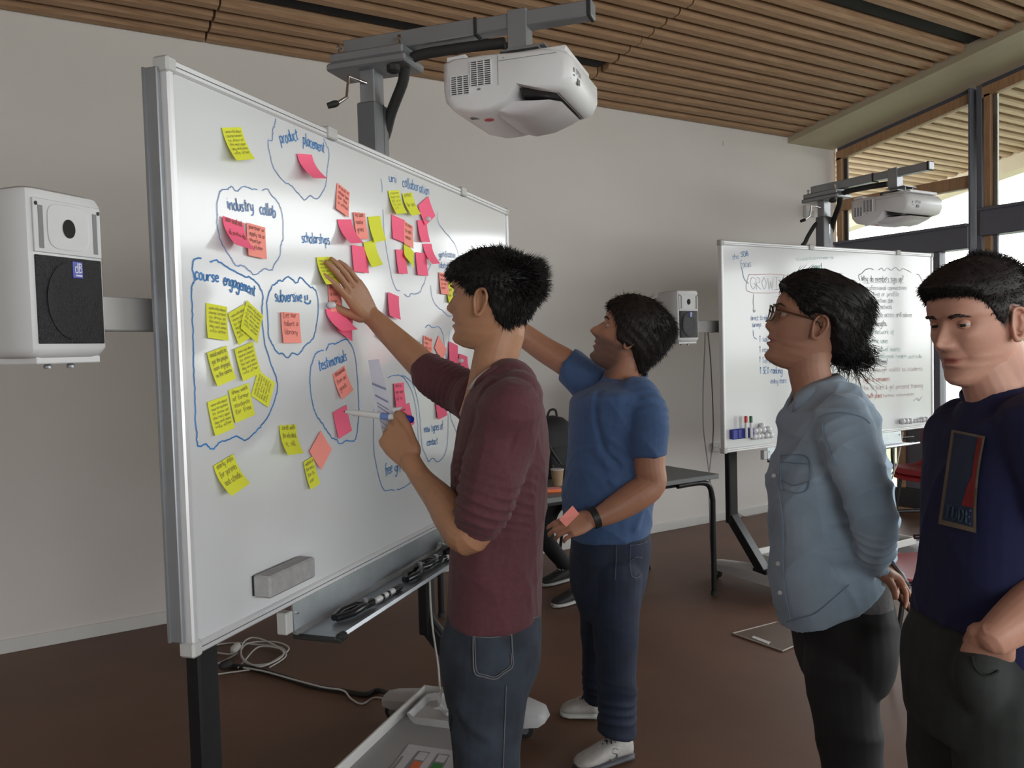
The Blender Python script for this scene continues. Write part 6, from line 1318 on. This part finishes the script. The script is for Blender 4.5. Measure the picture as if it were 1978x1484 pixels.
    def dj(V): return wrinkle(V, .004, 13, 18, dirs=[(0, 0, 1), (.4, .2, 1)], n=4) + bunch(V, P(1191, 1320, D - .07), P(1190, 1420, D - .06), .09, 70, .007, 3) + bunch(V, P(1158, 1290, D + .26), P(1158, 1352, D + .28), .09, 75, .006, 5)
    jn = cloth('jeans', b, JEAN2, o, .0055, 5, dj); Vj = verts(jn, o)
    proj_line(Vj, [(1190, 1050), (1190, 1085), (1188, 1120)], 'side_seam', mat('indigo_stitch', (.10, .10, .13), .8), jn, .0012)
    proj_line(Vj, [(1218, 1052), (1217, 1085), (1220, 1112), (1230, 1116), (1240, 1108)], 'pocket_stitching', MATS['indigo_stitch'], jn, .0014)
    proj_line(Vj, [(1218, 1054), (1234, 1052), (1252, 1046)], 'pocket_stitching', MATS['indigo_stitch'], jn, .0014); proj_line(Vj, [(1219, 1084), (1228, 1077), (1240, 1078)], 'pocket_stitching', MATS['indigo_stitch'], jn, .0012)
    b = MB(); b.lathe([(.001, -.001), (.007, 0), (.007, .002), (.001, .003)], onto(Vj, 1187, 1049, .001), 12, -FWD); b.build('rivet', CHR, jn, 50)
    SW = mat('shoe_light_grey', (.42, .40, .38), .7, var=.1, scale=60, bump=.1, bscale=300); SG = mat('sole_white', (.5, .5, .48), .6)
    shoe(o, h1, t1, SW, mat('sole_dark_grey', (.08, .08, .09), .6), RUB, logo=1, w_=.052); shoe(o, h2, t2, SW, MATS['sole_white'], RUB)
    # wristband
    b = MB(); d_ = P(1190, 982, 2.86) - wr; d_ /= np.linalg.norm(d_); c0 = wr + d_ * .012
    b.lathe([(.034, -.012), (.0375, -.011), (.0385, .011), (.035, .012)], c0, 24, d_); b.build('wristband', mat('black_silicone', (.012, .012, .014), .5), o, 60)
    # coral note in his fingers
    e = empty('sticky_note', P(1090, 993, 2.74), 'coral sticky note pinched in the lowered hand of the blue-shirted man', 'sticky note')
    pts = [P(1080, 1004, 2.73), P(1106, 977, 2.73), P(1119, 993, 2.75), P(1094, 1018, 2.76)]
    MB().add([tuple(p) for p in pts] + [tuple(p + FWD * .0012) for p in pts], [(0, 1, 2, 3), (7, 6, 5, 4), (0, 4, 5, 1), (1, 5, 6, 2), (2, 6, 7, 3), (3, 7, 4, 0)]).build('note_paper', NCOL['c'], e)
    return o
p2_ = person2()
# ---------------------------------------------------------------- person 3, woman in denim shirt
CHAM = mat('chambray_denim', (0.27, 0.37, 0.485), .85, col2=(0.36, 0.465, 0.58), scale=9, bump=.1, bscale=700, sheen=.12)
CHST = mat('chambray_stitch', (0.19, 0.27, 0.36), .85)
BLKT = mat('black_trousers', (0.008, 0.008, 0.010), .75, var=.2)
GTEE = mat('heather_grey_tee', (0.20, 0.20, 0.21), .9, var=.15, scale=120)
def person3():
    D = 2.05
    H = Head(P(1560, 629, D), math.radians(10), math.radians(15), 0, .97, nose=.62, wide=.97)
    b = MB(); H.shell(b); ear(b, H, 1, .95); ear(b, H, -1, .95)
    limb(b, [(P(1572, 660, D), .052), (P(1562, 705, D), .050), (P(1572, 750, D), .053), (P(1590, 800, D + .02), .08)], 24)
    torso(b, [(1545, 1665, 810, D, .14), (1525, 1675, 900, D, .12), (1530, 1680, 1050, D, .10), (1545, 1690, 1150, D, .12), (1555, 1695, 1220, D, .14)])
    wrn = P(1688, 1100, 1.93)
    limb(b, [(P(1600, 830, D), .10), (P(1625, 815, D - .08), .07), (P(1635, 830, D - .15), .050)], 16); limb(b, [(P(1600, 830, D), .10), (P(1630, 820, D + .1), .07), (P(1650, 840, D + .18), .05)], 16)
    limb(b, [(P(1635, 830, D - .15), .050), (P(1662, 930, 1.86), .042), (P(1690, 1020, 1.84), .038), (P(1690, 1060, 1.88), .034), (wrn, .025)], 16)
    hand(b, P(1688, 1106, 1.93), P(1706, 1160, 1.97) - P(1688, 1106, 1.93), -FWD * .8 - RGT * .4, 1, [(1.0, 1.1, .6), (1.1, 1.2, .6), (1.1, 1.2, .6), (1.1, 1.2, .6)], (.75, .35, -.4), .92)
    wrf = P(1706, 1098, 2.10); hand(b, wrf, P(1756, 1150, 2.02) - wrf, UPV * .6 + RGT * .7, 1, [(.10, .15, .1), (.15, .15, .1), (.2, .2, .15), (.3, .3, .2)], (.8, .5, -.1), .92, spread=(.04, 0, -.03, -.06))
    limb(b, [(P(1650, 840, D + .18), .05), (P(1690, 950, 2.25), .042), (P(1702, 1030, 2.22), .036), (wrf, .026)], 16)
    o = body('person', b, SK3, H, 'dark-haired woman in glasses and a denim shirt, hands behind her back', stubble=0, vox=.0027, sm=1)
    eyes(H, o, (0, .08), (.04, .02, .012)); brows(H, o, HAIRB, .032, 80)
    zl = [(0, .072), (30, .066), (55, .050), (68, .028), (80, .018), (92, .030), (108, .022), (122, -.025), (150, -.055), (180, -.07)]
    th = lambda a, Z: .010 + .016 * ss(.03, .10, Z) + .026 * ss(95, 165, a) * ss(-.09, -.02, Z) * fz(Z)
    def bun(b_):
        V0 = len(b_.v); q = P(1655, 683, D + .0)
        for dx, dy, r in ((0, 0, .032), (14, 8, .026), (-10, 12, .026), (6, -14, .024), (20, 18, .018), (-28, 4, .030), (-44, -10, .030)): b_.ball(tuple(P(1652 + dx, 680 + dy, D + .02 + (.02 if dx < -20 else 0))), r, 14, 10, (1, 1, 1))
    h = hair(H, o, HAIRB, zl, th, nstr=6500, seed=12, flow=lambda a, Z, p: (-.95, 0, -.42), slen=(.02, .04), up=.02, extra=bun)
    rnd = np.random.RandomState(3); roots = []; dirs = []; Ls = []
    for i in range(1600):
        n = rnd.normal(size=3); n /= np.linalg.norm(n); u__ = rnd.uniform(-50, 20); c = P(1655 + u__, 684 + min(u__, 0) * .2 + rnd.uniform(-12, 14), D + .01); roots.append(c + n * .027); t = np.cross(n, rnd.normal(size=3)); dirs.append(n * .25 + t + np.array([0, 0, -.3])); Ls.append(rnd.uniform(.02, .045))
    for i in range(40): roots.append(P(1640 + rnd.uniform(-25, 20), 705 + rnd.uniform(-6, 8), D + rnd.uniform(-.04, .04))); dirs.append(RGT * rnd.uniform(.1, .9) - UPV * 1.0); Ls.append(rnd.uniform(.05, .10))
    for i in range(30): roots.append(P(1528 + rnd.uniform(-6, 10), 556 + rnd.uniform(-3, 8), D + rnd.uniform(-.05, .03))); dirs.append(-RGT * 1.0 - UPV * rnd.uniform(.3, 1.2)); Ls.append(rnd.uniform(.02, .04))
    strands(H, roots, dirs, Ls, HAIRB, h, 'bun_strands', .0011, .5, 5, .25, 6)['kind'] = 'stuff'
    b = MB(); b.tube(smooth_pts([P(1662, 700, 2.0), P(1678, 706, 2.0), P(1689, 700, 2.0), P(1686, 690, 2.0), P(1676, 688, 2.0)], 5), [.006] * 20 + [.002], 7) if False else b.tube(smooth_pts([P(1662, 700, 2.0), P(1678, 706, 2.0), P(1689, 700, 2.0), P(1686, 690, 2.0), P(1676, 688, 2.0)], 5), .0035, 7); b.build('loose_curl', HAIRB, h, 180)
    # glasses
    G_ = mat('tortoise_acetate', (.06, .022, .010), .25, var=.5, scale=90); FR = MB()
    gl = None
    for sg in (1, -1):
        pts = [H.W((.098 - .006 * abs(math.cos(t)), sg * (.034 + .027 * math.copysign(abs(math.cos(t)) ** .8, math.cos(t))), .010 + .021 * math.copysign(abs(math.sin(t)) ** .8, math.sin(t)))) for t in [2 * math.pi * k / 24 for k in range(25)]]
        b = MB(); b.tube(pts, .0022, 6, caps=False); r_ = b.build('glasses_rim', G_, o, 180)
        b = MB(); c = H.W((.094, sg * .034, .010)); b.v = [tuple(c)] + [tuple(p) for p in pts[:-1]]; b.f = [(0, i + 1, (i + 1) % 24 + 1) for i in range(24)]; b.build('lens', GL, r_, 180)
        b = MB(); b.tube([H.W((.093, sg * .062, .018)), H.W((.06, sg * .073, .017)), H.W((.01, sg * .0765, .014)), H.W((-.012, sg * .078, .010)), H.W((-.026, sg * .077, -.012))], .0020, 6); b.build('glasses_temple', G_, r_, 180)
    b = MB(); b.tube([H.W((.098, .008, .014)), H.W((.101, 0, .017)), H.W((.098, -.008, .014))], .002, 6); b.build('glasses_bridge', G_, o, 180)
    # denim shirt
    b = MB()
    torso(b, [(1560, 1640, 736, D, .07, -6), (1543, 1660, 757, D, .11), (1526, 1672, 790, D, .17), (1518, 1678, 815, D, .185), (1512, 1684, 850, D, .18), (1497, 1692, 895, D, .17), (1489, 1694, 930, D, .165), (1491, 1693, 985, D, .155), (1494, 1690, 1040, D, .155), (1493, 1690, 1090, D, .165, 8), (1498, 1694, 1125, D, .175, 30), (1508, 1692, 1148, D, .175, 56), (1512, 1690, 1154, D, .170, 60)])
    limb(b, [(P(1625, 812, D - .13), .066), (P(1640, 850, 1.87), .066), (P(1662, 920, 1.84), .059), (P(1684, 985, 1.83), .055), (P(1692, 1030, 1.84), .050), (P(1690, 1065, 1.87), .044), (P(1686, 1092, 1.92), .038), (P(1686, 1100, 1.925), .032)], 22, cap=(1, 0))
    limb(b, [(P(1650, 815, D + .14), .066), (P(1675, 900, 2.20), .058), (P(1698, 990, 2.22), .052), (P(1702, 1050, 2.2), .045), (P(1704, 1090, 2.12), .036)], 20)
    # back tail
    tl = [(P(1685, 1050, 2.08), .024), (P(1712, 1085, 2.12), .020), (P(1738, 1118, 2.14), .016), (P(1754, 1142, 2.14), .010)]
    R_ = []
    for (p, r), wd in zip(tl, (.07, .075, .06, .025)): R_.append([p + FWD * wd * math.cos(a) + (RGT * .7 + UPV * .7) * r * math.sin(a) * .6 for a in [2 * math.pi * k / 16 for k in range(16)]])
    b.rings(R_)
    def disp(V):
        d = wrinkle(V, .0060, 21, 25, dirs=[(0, .3, 1), (.5, .3, .7), (1, -.3, .4)], n=8, sharp=3) + bunch(V, P(1695, 1010, 1.84), P(1686, 1100, 1.92), .06, 120, .006, 1) + bunch(V, P(1620, 800, 1.9), P(1650, 880, 1.86), .06, 60, .002, 4)
        d += ridge(V, [P(1588, 850, 1.87), P(1612, 840, 1.85), P(1650, 833, 1.83), P(1680, 850, 1.85)], .008, .006) + ridge(V, [P(1604, 870, 1.87), P(1622, 930, 1.86), P(1636, 990, 1.86), P(1645, 1050, 1.87)], .010, -.012)
        d += ridge(V, [P(1560, 1010, 1.88), P(1550, 1090, 1.87), P(1555, 1170, 1.87)], .018, .010) + ridge(V, [P(1590, 980, 1.88), P(1600, 1060, 1.87), P(1610, 1120, 1.87)], .016, .008) + ridge(V, [P(1530, 980, 1.9), P(1528, 1060, 1.88), P(1530, 1150, 1.88)], .012, -.007)
        return d
    sh = cloth('denim_shirt', b, CHAM, o, .0042, 4, disp); Vs = verts(sh, o)
    cc = P(1580, 752, D); ax = P(1562, 705, D) - P(1576, 755, D); ax /= np.linalg.norm(ax); cx_ = -RGT - (-RGT @ ax) * ax; cx_ /= np.linalg.norm(cx_); cy_ = np.cross(ax, cx_); rows = []
    for k in range(33):
        t = math.radians(14 + 332 * k / 32); o_ = cx_ * math.cos(t) + cy_ * math.sin(t); fr = math.exp(-((min(t, 2 * math.pi - t)) / .7) ** 2)
        i0 = cc + o_ * .056 + ax * (.024 - .012 * fr); i1 = cc + o_ * (.074 + .012 * fr) - ax * (.012 + .026 * fr)
        rows.append([i0 - ax * .002 - o_ * .003, i0 + ax * .002, (i0 + i1) / 2 + o_ * .006, i1 + o_ * .002, i1 - o_ * .004, (i0 + i1) / 2 - o_ * .004])
    MB().rings(rows).build('collar', CHAM, sh, 180)
    proj_line(Vs, [(1580, 808), (1600, 800), (1630, 798), (1665, 806), (1680, 818)], 'yoke_seam', CHST, sh, .0013); proj_line(Vs, [(1588, 815), (1590, 840), (1600, 870), (1612, 900)], 'armhole_seam', CHST, sh, .0013)
    proj_line(Vs, [(1506, 905), (1504, 950), (1512, 1010), (1512, 1080), (1516, 1140), (1526, 1195)], 'placket_seam', CHST, sh, .0013)
    for s_ in ([(1508, 880), (1560, 884), (1562, 940), (1540, 953), (1518, 947), (1508, 940), (1508, 880)], [(1508, 893), (1560, 897)], [(1508, 928), (1535, 938), (1562, 930)]): proj_line(Vs, s_, 'pocket_seam', CHST, sh, .0012)
    proj_line(Vs, [(1519, 1202), (1545, 1195), (1575, 1185), (1605, 1160), (1640, 1130)], 'hem_seam', CHST, sh, .0012)
    for x, y in ((1495, 919), (1503, 1089), (1507, 1145)):
        b = MB(); c = onto(Vs, x, y, .001); b.lathe([(.001, -.001), (.0055, 0), (.0055, .002), (.003, .003), (.001, .0022)], c, 14, -FWD * .8 - RGT * .6); b.build('button', mat('pearl_button', (.55, .57, .60), .3), sh, 50)
    b = MB(); torso(b, [(1560, 1692, 1100, D, .148), (1562, 1698, 1135, D, .152), (1564, 1700, 1155, D, .152), (1566, 1698, 1162, D, .148)]); cloth('grey_tee', b, GTEE, o, .005, 3, lambda V: wrinkle(V, .003, 25, 4))
    b = MB()
    torso(b, [(1540, 1708, 1140, D, .14), (1535, 1712, 1175, D, .16), (1540, 1713, 1220, D, .175), (1548, 1708, 1265, D, .17), (1558, 1696, 1310, D, .15)])
    f1, f2 = P(1655, 671 - 22 + (1.52 - .05) / 1.98 * 1600, 1.98), P(1640, 671 - 22 + (1.52 - .05) / 2.15 * 1600, 2.15)
    limb(b, [(P(1625, 1290, D - .08), .090), (P(1632, 1370, D - .08), .080), (P(1645, 1470, D - .08), .072), (P(1650, 1600, D - .08), .055), (P(1655, 1750, D - .07), .045), (f1, .042)], 22)
    limb(b, [(P(1622, 1290, D + .09), .086), (P(1628, 1370, D + .09), .078), (P(1640, 1470, D + .09), .070), (P(1645, 1600, D + .1), .054), (P(1645, 1700, D + .1), .045), (f2, .042)], 22)
    cloth('trousers', b, BLKT, o, .0055, 5, lambda V: wrinkle(V, .004, 14, 28, dirs=[(0, 0, 1), (.4, .2, 1)], n=4))
    for f_ in (f1, f2): a = np.array([f_[0], f_[1], 0]); L = -RGT * [1, 1, 0]; L /= np.linalg.norm(L); shoe(o, a - L * .06, a + L * .18, RUB, MATS['sole_white'], None, w_=.04)
    return o
p3_ = person3()
# ---------------------------------------------------------------- person 4, navy tee
NAVY = mat('navy_jersey', (0.0055, 0.0085, 0.055), .85, var=.08, scale=60, bump=.06, bscale=700, sheen=.02)
OLV = mat('dark_green_chino', (0.022, 0.026, 0.025), .85, var=.15, scale=30, bump=.1, bscale=600)
def person4():
    D = 1.56
    H = Head(P(1884, 628, D), math.radians(-21), math.radians(-9), 0, .93, nose=.95)
    b = MB(); H.shell(b); ear(b, H, 1, 1.0); ear(b, H, -1)
    limb(b, [(P(1908, 670, D + .02), .058), (P(1930, 735, D + .02), .062), (P(1945, 790, D + .02), .072), (P(1965, 850, D), .11)], 28)
    limb(b, [(P(1900, 712, D - .0), .045), (P(1925, 770, D - .0), .052)], 20)
    torso(b, [(1865, 2030, 860, D, .12), (1840, 2030, 1000, D, .12), (1835, 2025, 1200, D, .12), (1835, 2025, 1280, D, .12)])
    limb(b, [(P(1970, 880, D), .07), (P(2010, 870, D - .06), .06), (P(2035, 870, 1.43), .056)], 16); limb(b, [(P(1950, 880, D), .07), (P(1890, 870, D + .1), .06), (P(1850, 880, D + .2), .055)], 16)
    wr = P(1925, 1228, 1.385); el = P(2072, 1115, 1.39)
    limb(b, [(P(2035, 870, 1.43), .056), (P(2055, 1000, 1.40), .050), (el, .046), (P(2020, 1160, 1.40), .048), (P(1965, 1198, 1.39), .039), (wr, .031)], 20)
    hand(b, wr, P(1895, 1285, 1.45) - wr, -FWD * .9 - RGT * .35, -1, [(.35, .35, .2), (.35, .4, .2), (.4, .4, .2), (.4, .5, .2)], (1.0, .02, -.30), .98, spread=(.03, 0, -.02, -.05))
    limb(b, [(P(1850, 880, D + .2), .055), (P(1840, 1000, D + .26), .048), (P(1835, 1120, D + .28), .043), (P(1822, 1200, D + .26), .032), (P(1815, 1235, D + .22), .028)], 16)
    o = body('person', b, SK4, H, 'short-haired man in a navy printed t-shirt at the right edge, hand in pocket', stubble=.10, vox=.0026, sm=1, scalp=([(0, .070), (40, .066), (55, .052), (66, .030), (76, .000), (86, -.012), (94, .030), (112, .028), (126, -.02), (180, -.07)], .85))
    eyes(H, o, (.30, -.05), (.05, .06, .06), .0016, -.0042); brows(H, o, mat('brow_brown', (.03, .018, .014), .6), .028, 170, .0009, .0055)
    zl = [(0, .070), (40, .068), (55, .058), (64, .042), (74, .008), (86, -.004), (93, .034), (108, .028), (120, -.01), (150, -.045), (180, -.058)]
    th = lambda a, Z: .0030 + .017 * ss(.040, .080, Z) + .012 * ss(60, 20, a) * fz(Z) + .006 * ss(120, 170, a) * ss(-.02, .05, Z) * fz(Z)
    hair(H, o, mat('hair_near_black', (0.018, .014, .014), .55, var=.3, scale=80, spec=.2), zl, th, spike=lambda a, Z, p: .35 * ss(.02, .08, Z) * ss(100, 150, a), nstr=8000, seed=14, flow=lambda a, Z, p: (.35, 0, -.5), slen=(.006, .012), up=.35, wd=.0008, rough_=.0006)
    b = MB()
    limb(b, [(P(1950, 880, D + .01), .125), (P(1950, 820, D + .01), .115), (P(1938, 762, D + .02), .078)], 28, cap=(1, 0))
    torso(b, [(1890, 2010, 780, D + .03, .10), (1862, 2040, 795, D + .03, .15), (1832, 2056, 812, D + .03, .175), (1820, 2062, 860, D + .02, .17), (1810, 2062, 930, D, .165), (1806, 2055, 1000, D, .16), (1804, 2048, 1080, D, .16), (1802, 2050, 1150, D, .17), (1795, 2055, 1200, D, .18, 0), (1797, 2055, 1232, D, .18, 14), (1800, 2050, 1240, D, .175, 16)])
    limb(b, [(P(2010, 838, 1.46), .078), (P(2035, 880, 1.42), .074), (P(2052, 975, 1.40), .070), (P(2053, 988, 1.40), .058)], 22, cap=(1, 0))
    limb(b, [(P(1862, 830, D + .18), .07), (P(1856, 900, D + .22), .065), (P(1850, 960, D + .24), .06)], 20)
    def disp(V): return wrinkle(V, .005, 14, 35, n=6, sharp=3) + ridge(V, [P(1830, 1180, 1.42), P(1860, 1140, 1.38), P(1900, 1120, 1.37)], .014, .007) + ridge(V, [P(1815, 1210, 1.45), P(1850, 1190, 1.4), P(1900, 1195, 1.37)], .010, .006)
    sh = cloth('tshirt', b, NAVY, o, .0045, 5, disp); Vs = verts(sh, o)
    neckring(P(1936, 752, D + .02), P(1905, 670, D + .02) - P(1932, 760, D + .02) - FWD * .012, .070, .0055, NAVY, sh)
    # chest print, following the cloth
    C_ = [(1838, 830), (1903, 843), (1886, 1030), (1812, 1012)]
    def uv(u_, v_):
        bow = 6 * math.sin(math.pi * v_) * (0 if u_ < .5 else -1)
        x = (C_[0][0] * (1 - u_) + C_[1][0] * u_) * (1 - v_) + (C_[3][0] * (1 - u_) + C_[2][0] * u_) * v_ + bow * u_; y = (C_[0][1] * (1 - u_) + C_[1][1] * u_) * (1 - v_) + (C_[3][1] * (1 - u_) + C_[2][1] * u_) * v_; return x, y
    G = {}
    def S_(u_, v_, lift):
        k = (round(u_ * 24), round(v_ * 40))
        if k not in G: G[k] = onto(Vs, *uv(k[0] / 24, k[1] / 40), 0)
        p = G[k]; return p - (p - CC) / np.linalg.norm(p - CC) * lift
    for i in range(25):
        for j in range(41): S_(i / 24, j / 40, 0)
    base = {k: v.copy() for k, v in G.items()}
    for _ in range(2):
        for (i, j), v in list(G.items()): nb_ = [G[q] for q in ((i - 1, j), (i + 1, j), (i, j - 1), (i, j + 1)) if q in G]; G[(i, j)] = v * .4 + np.mean(nb_, 0) * .6 if len(nb_) == 4 else v
    def patch(test, lift, m_, nm, par_):
        V = []; F = []; ix = {}
        for i in range(24):
            for j in range(40):
                if test((i + .5) / 24, (j + .5) / 40):
                    q = []
                    for a, c in ((i, j), (i + 1, j), (i + 1, j + 1), (i, j + 1)):
                        if (a, c) not in ix: ix[(a, c)] = len(V); V.append(S_(a / 24, c / 40, lift))
                        q.append(ix[(a, c)])
                    F.append(tuple(q))
        return mk(nm, np.array(V), F, m_, par_)
    pr = patch(lambda a, c: True, .004, mat('print_tan', (.16, .12, .085), .8), 'chest_print', sh)
    patch(lambda a, c: .07 < a < .93 and .03 < c < .96, .005, mat('print_deep_blue', (.018, .03, .07), .8), 'print_field', pr)
    patch(lambda a, c: .07 < a < .93 and .03 < c < .74 and a > .80 - .55 * max(0, c - .42) ** .8, .006, mat('print_red', (.19, .012, .014), .8), 'print_red_shape', pr)
    tx = mat('print_slate', (.03, .055, .10), .8)
    b = MB(); x0, y0 = .14, .92
    for k, ch in enumerate('TUDE'):
        for l in GLY[ch][1]:
            pts = [(x0 + (k + q[0] * .72) * .195, y0 - q[1] * .085) for q in l]
            b.tube([onto(Vs, *uv(*p), .0065) for p in pts], .0022, 5)
    b.build('print_lettering', tx, pr)['kind'] = 'stuff'
    b = MB()
    torso(b, [(1792, 2045, 1195, D, .16), (1778, 2060, 1240, D, .18), (1770, 2070, 1290, D, .19), (1772, 2068, 1350, D, .185), (1780, 2055, 1410, D, .17)])
    f1, f2 = P(1985, 649 + (1.52 - .06) / 1.45 * 1600, 1.45), P(1830, 649 + (1.52 - .06) / 1.72 * 1600, 1.72)
    limb(b, [(P(1960, 1370, D - .09), .108), (P(1958, 1480, D - .09), .098), (P(1965, 1650, D - .1), .078), (P(1975, 1900, D - .1), .066), (f1, .062)], 24)
    limb(b, [(P(1862, 1350, D + .10), .100), (P(1850, 1440, D + .11), .094), (P(1838, 1540, D + .13), .082), (P(1830, 1700, D + .15), .070), (P(1828, 1850, D + .16), .062), (f2, .060)], 24)
    limb(b, [(P(1905, 1275, 1.435), .045), (P(1900, 1310, 1.43), .05), (P(1902, 1345, 1.44), .045)], 16)
    tr = cloth('trousers', b, OLV, o, .0055, 4, lambda V: wrinkle(V, .004, 12, 38, dirs=[(0, 0, 1), (.4, .2, 1)], n=4)); Vt = verts(tr, o)
    proj_line(Vt, [(1878, 1268), (1884, 1290), (1898, 1304), (1916, 1304), (1930, 1296)], 'pocket_edge', mat('chino_edge', (.012, .014, .013), .9), tr, .002)
    for f_ in (f1, f2): a = np.array([f_[0], f_[1], 0]); L = -RGT * [1, 1, 0] - FWD * [.4, .4, 0]; L /= np.linalg.norm(L); shoe(o, a - L * .07, a + L * .20, MATS['shoe_dark'], MATS['sole_white'], RUB)
    return o
p4_ = person4()
# ---------------------------------------------------------------- seated person glimpsed behind the blue-shirted man
def person5():
    W_ = lambda x, y, z: np.array([x, y, z])
    D = 5.3; Hc = W_(3.42, 4.42, 1.16); H = Head(Hc, math.radians(5), -.1, 0, .98)
    b = MB(); H.shell(b); ear(b, H, 1); ear(b, H, -1)
    limb(b, [(Hc + [0, 0, -.04], .055), (Hc + [.01, .01, -.13], .057), (Hc + [.02, .02, -.22], .09)], 20)
    limb(b, [(W_(3.44, 4.44, .95), .15), (W_(3.46, 4.44, .75), .14), (W_(3.46, 4.44, .55), .14)], 20)
    hn = W_(3.16, 4.34, .62); limb(b, [(W_(3.42, 4.30, .95), .05), (W_(3.36, 4.28, .70), .042), (hn, .027)], 14); hand(b, hn, (-1, -.1, -.2), (0, 0, 1), -1, [(.3, .3, .2)] * 4, (.8, .4, -.2), .95)
    hf = W_(3.16, 4.52, .62); limb(b, [(W_(3.44, 4.6, .95), .05), (W_(3.36, 4.6, .70), .042), (hf, .027)], 14); hand(b, hf, (-1, -.1, -.2), (0, 0, 1), 1, [(.3, .3, .2)] * 4, (.8, .4, -.2), .95)
    o = body('person', b, SK2, H, 'seated person in black at the table, only a trouser leg and striped black sneaker visible', vox=.006)
    eyes(H, o); hair(H, o, HAIRD, [(0, .06), (60, .05), (80, .0), (95, .03), (120, -.02), (180, -.07)], lambda a, Z: .014 + 0 * Z, nstr=700, seed=2)
    b = MB(); limb(b, [(W_(3.44, 4.44, .98), .17), (W_(3.46, 4.44, .8), .17), (W_(3.47, 4.44, .55), .17)], 20)
    for y in (4.29, 4.60): limb(b, [(W_(3.43, y, .96), .07), (W_(3.37, y - .01, .72), .062), (W_(3.20, (y + 4.44) / 2, .63), .042)], 14)
    cloth('black_jacket', b, FAB, o, .008, 3)
    b = MB()
    for y, fx, fy in ((4.36, 2.82, 3.96), (4.54, 3.0, 4.35)): limb(b, [(W_(3.46, y, .52), .11), (W_(3.25, y - .06, .53), .09), (W_(3.02, (y + fy) / 2 - .02, .50), .072), (W_(2.93, fy + .04, .30), .058), (W_(fx + .05, fy, .11), .05)], 16)
    cloth('trousers', b, BLKT, o, .007, 3)
    for fx, fy in ((2.82, 3.96), (3.0, 4.35)):
        s_ = shoe(o, (fx + .12, fy, 0), (fx - .15, fy - .02, 0), RUB, MATS['sole_white'], MATS['flag_white'])
    return o
p5_ = person5()
ch = chair(3.42, 4.44, math.pi, 0, 'dark-legged chair at the far side of the table, its legs showing behind the blue-shirted man', False)
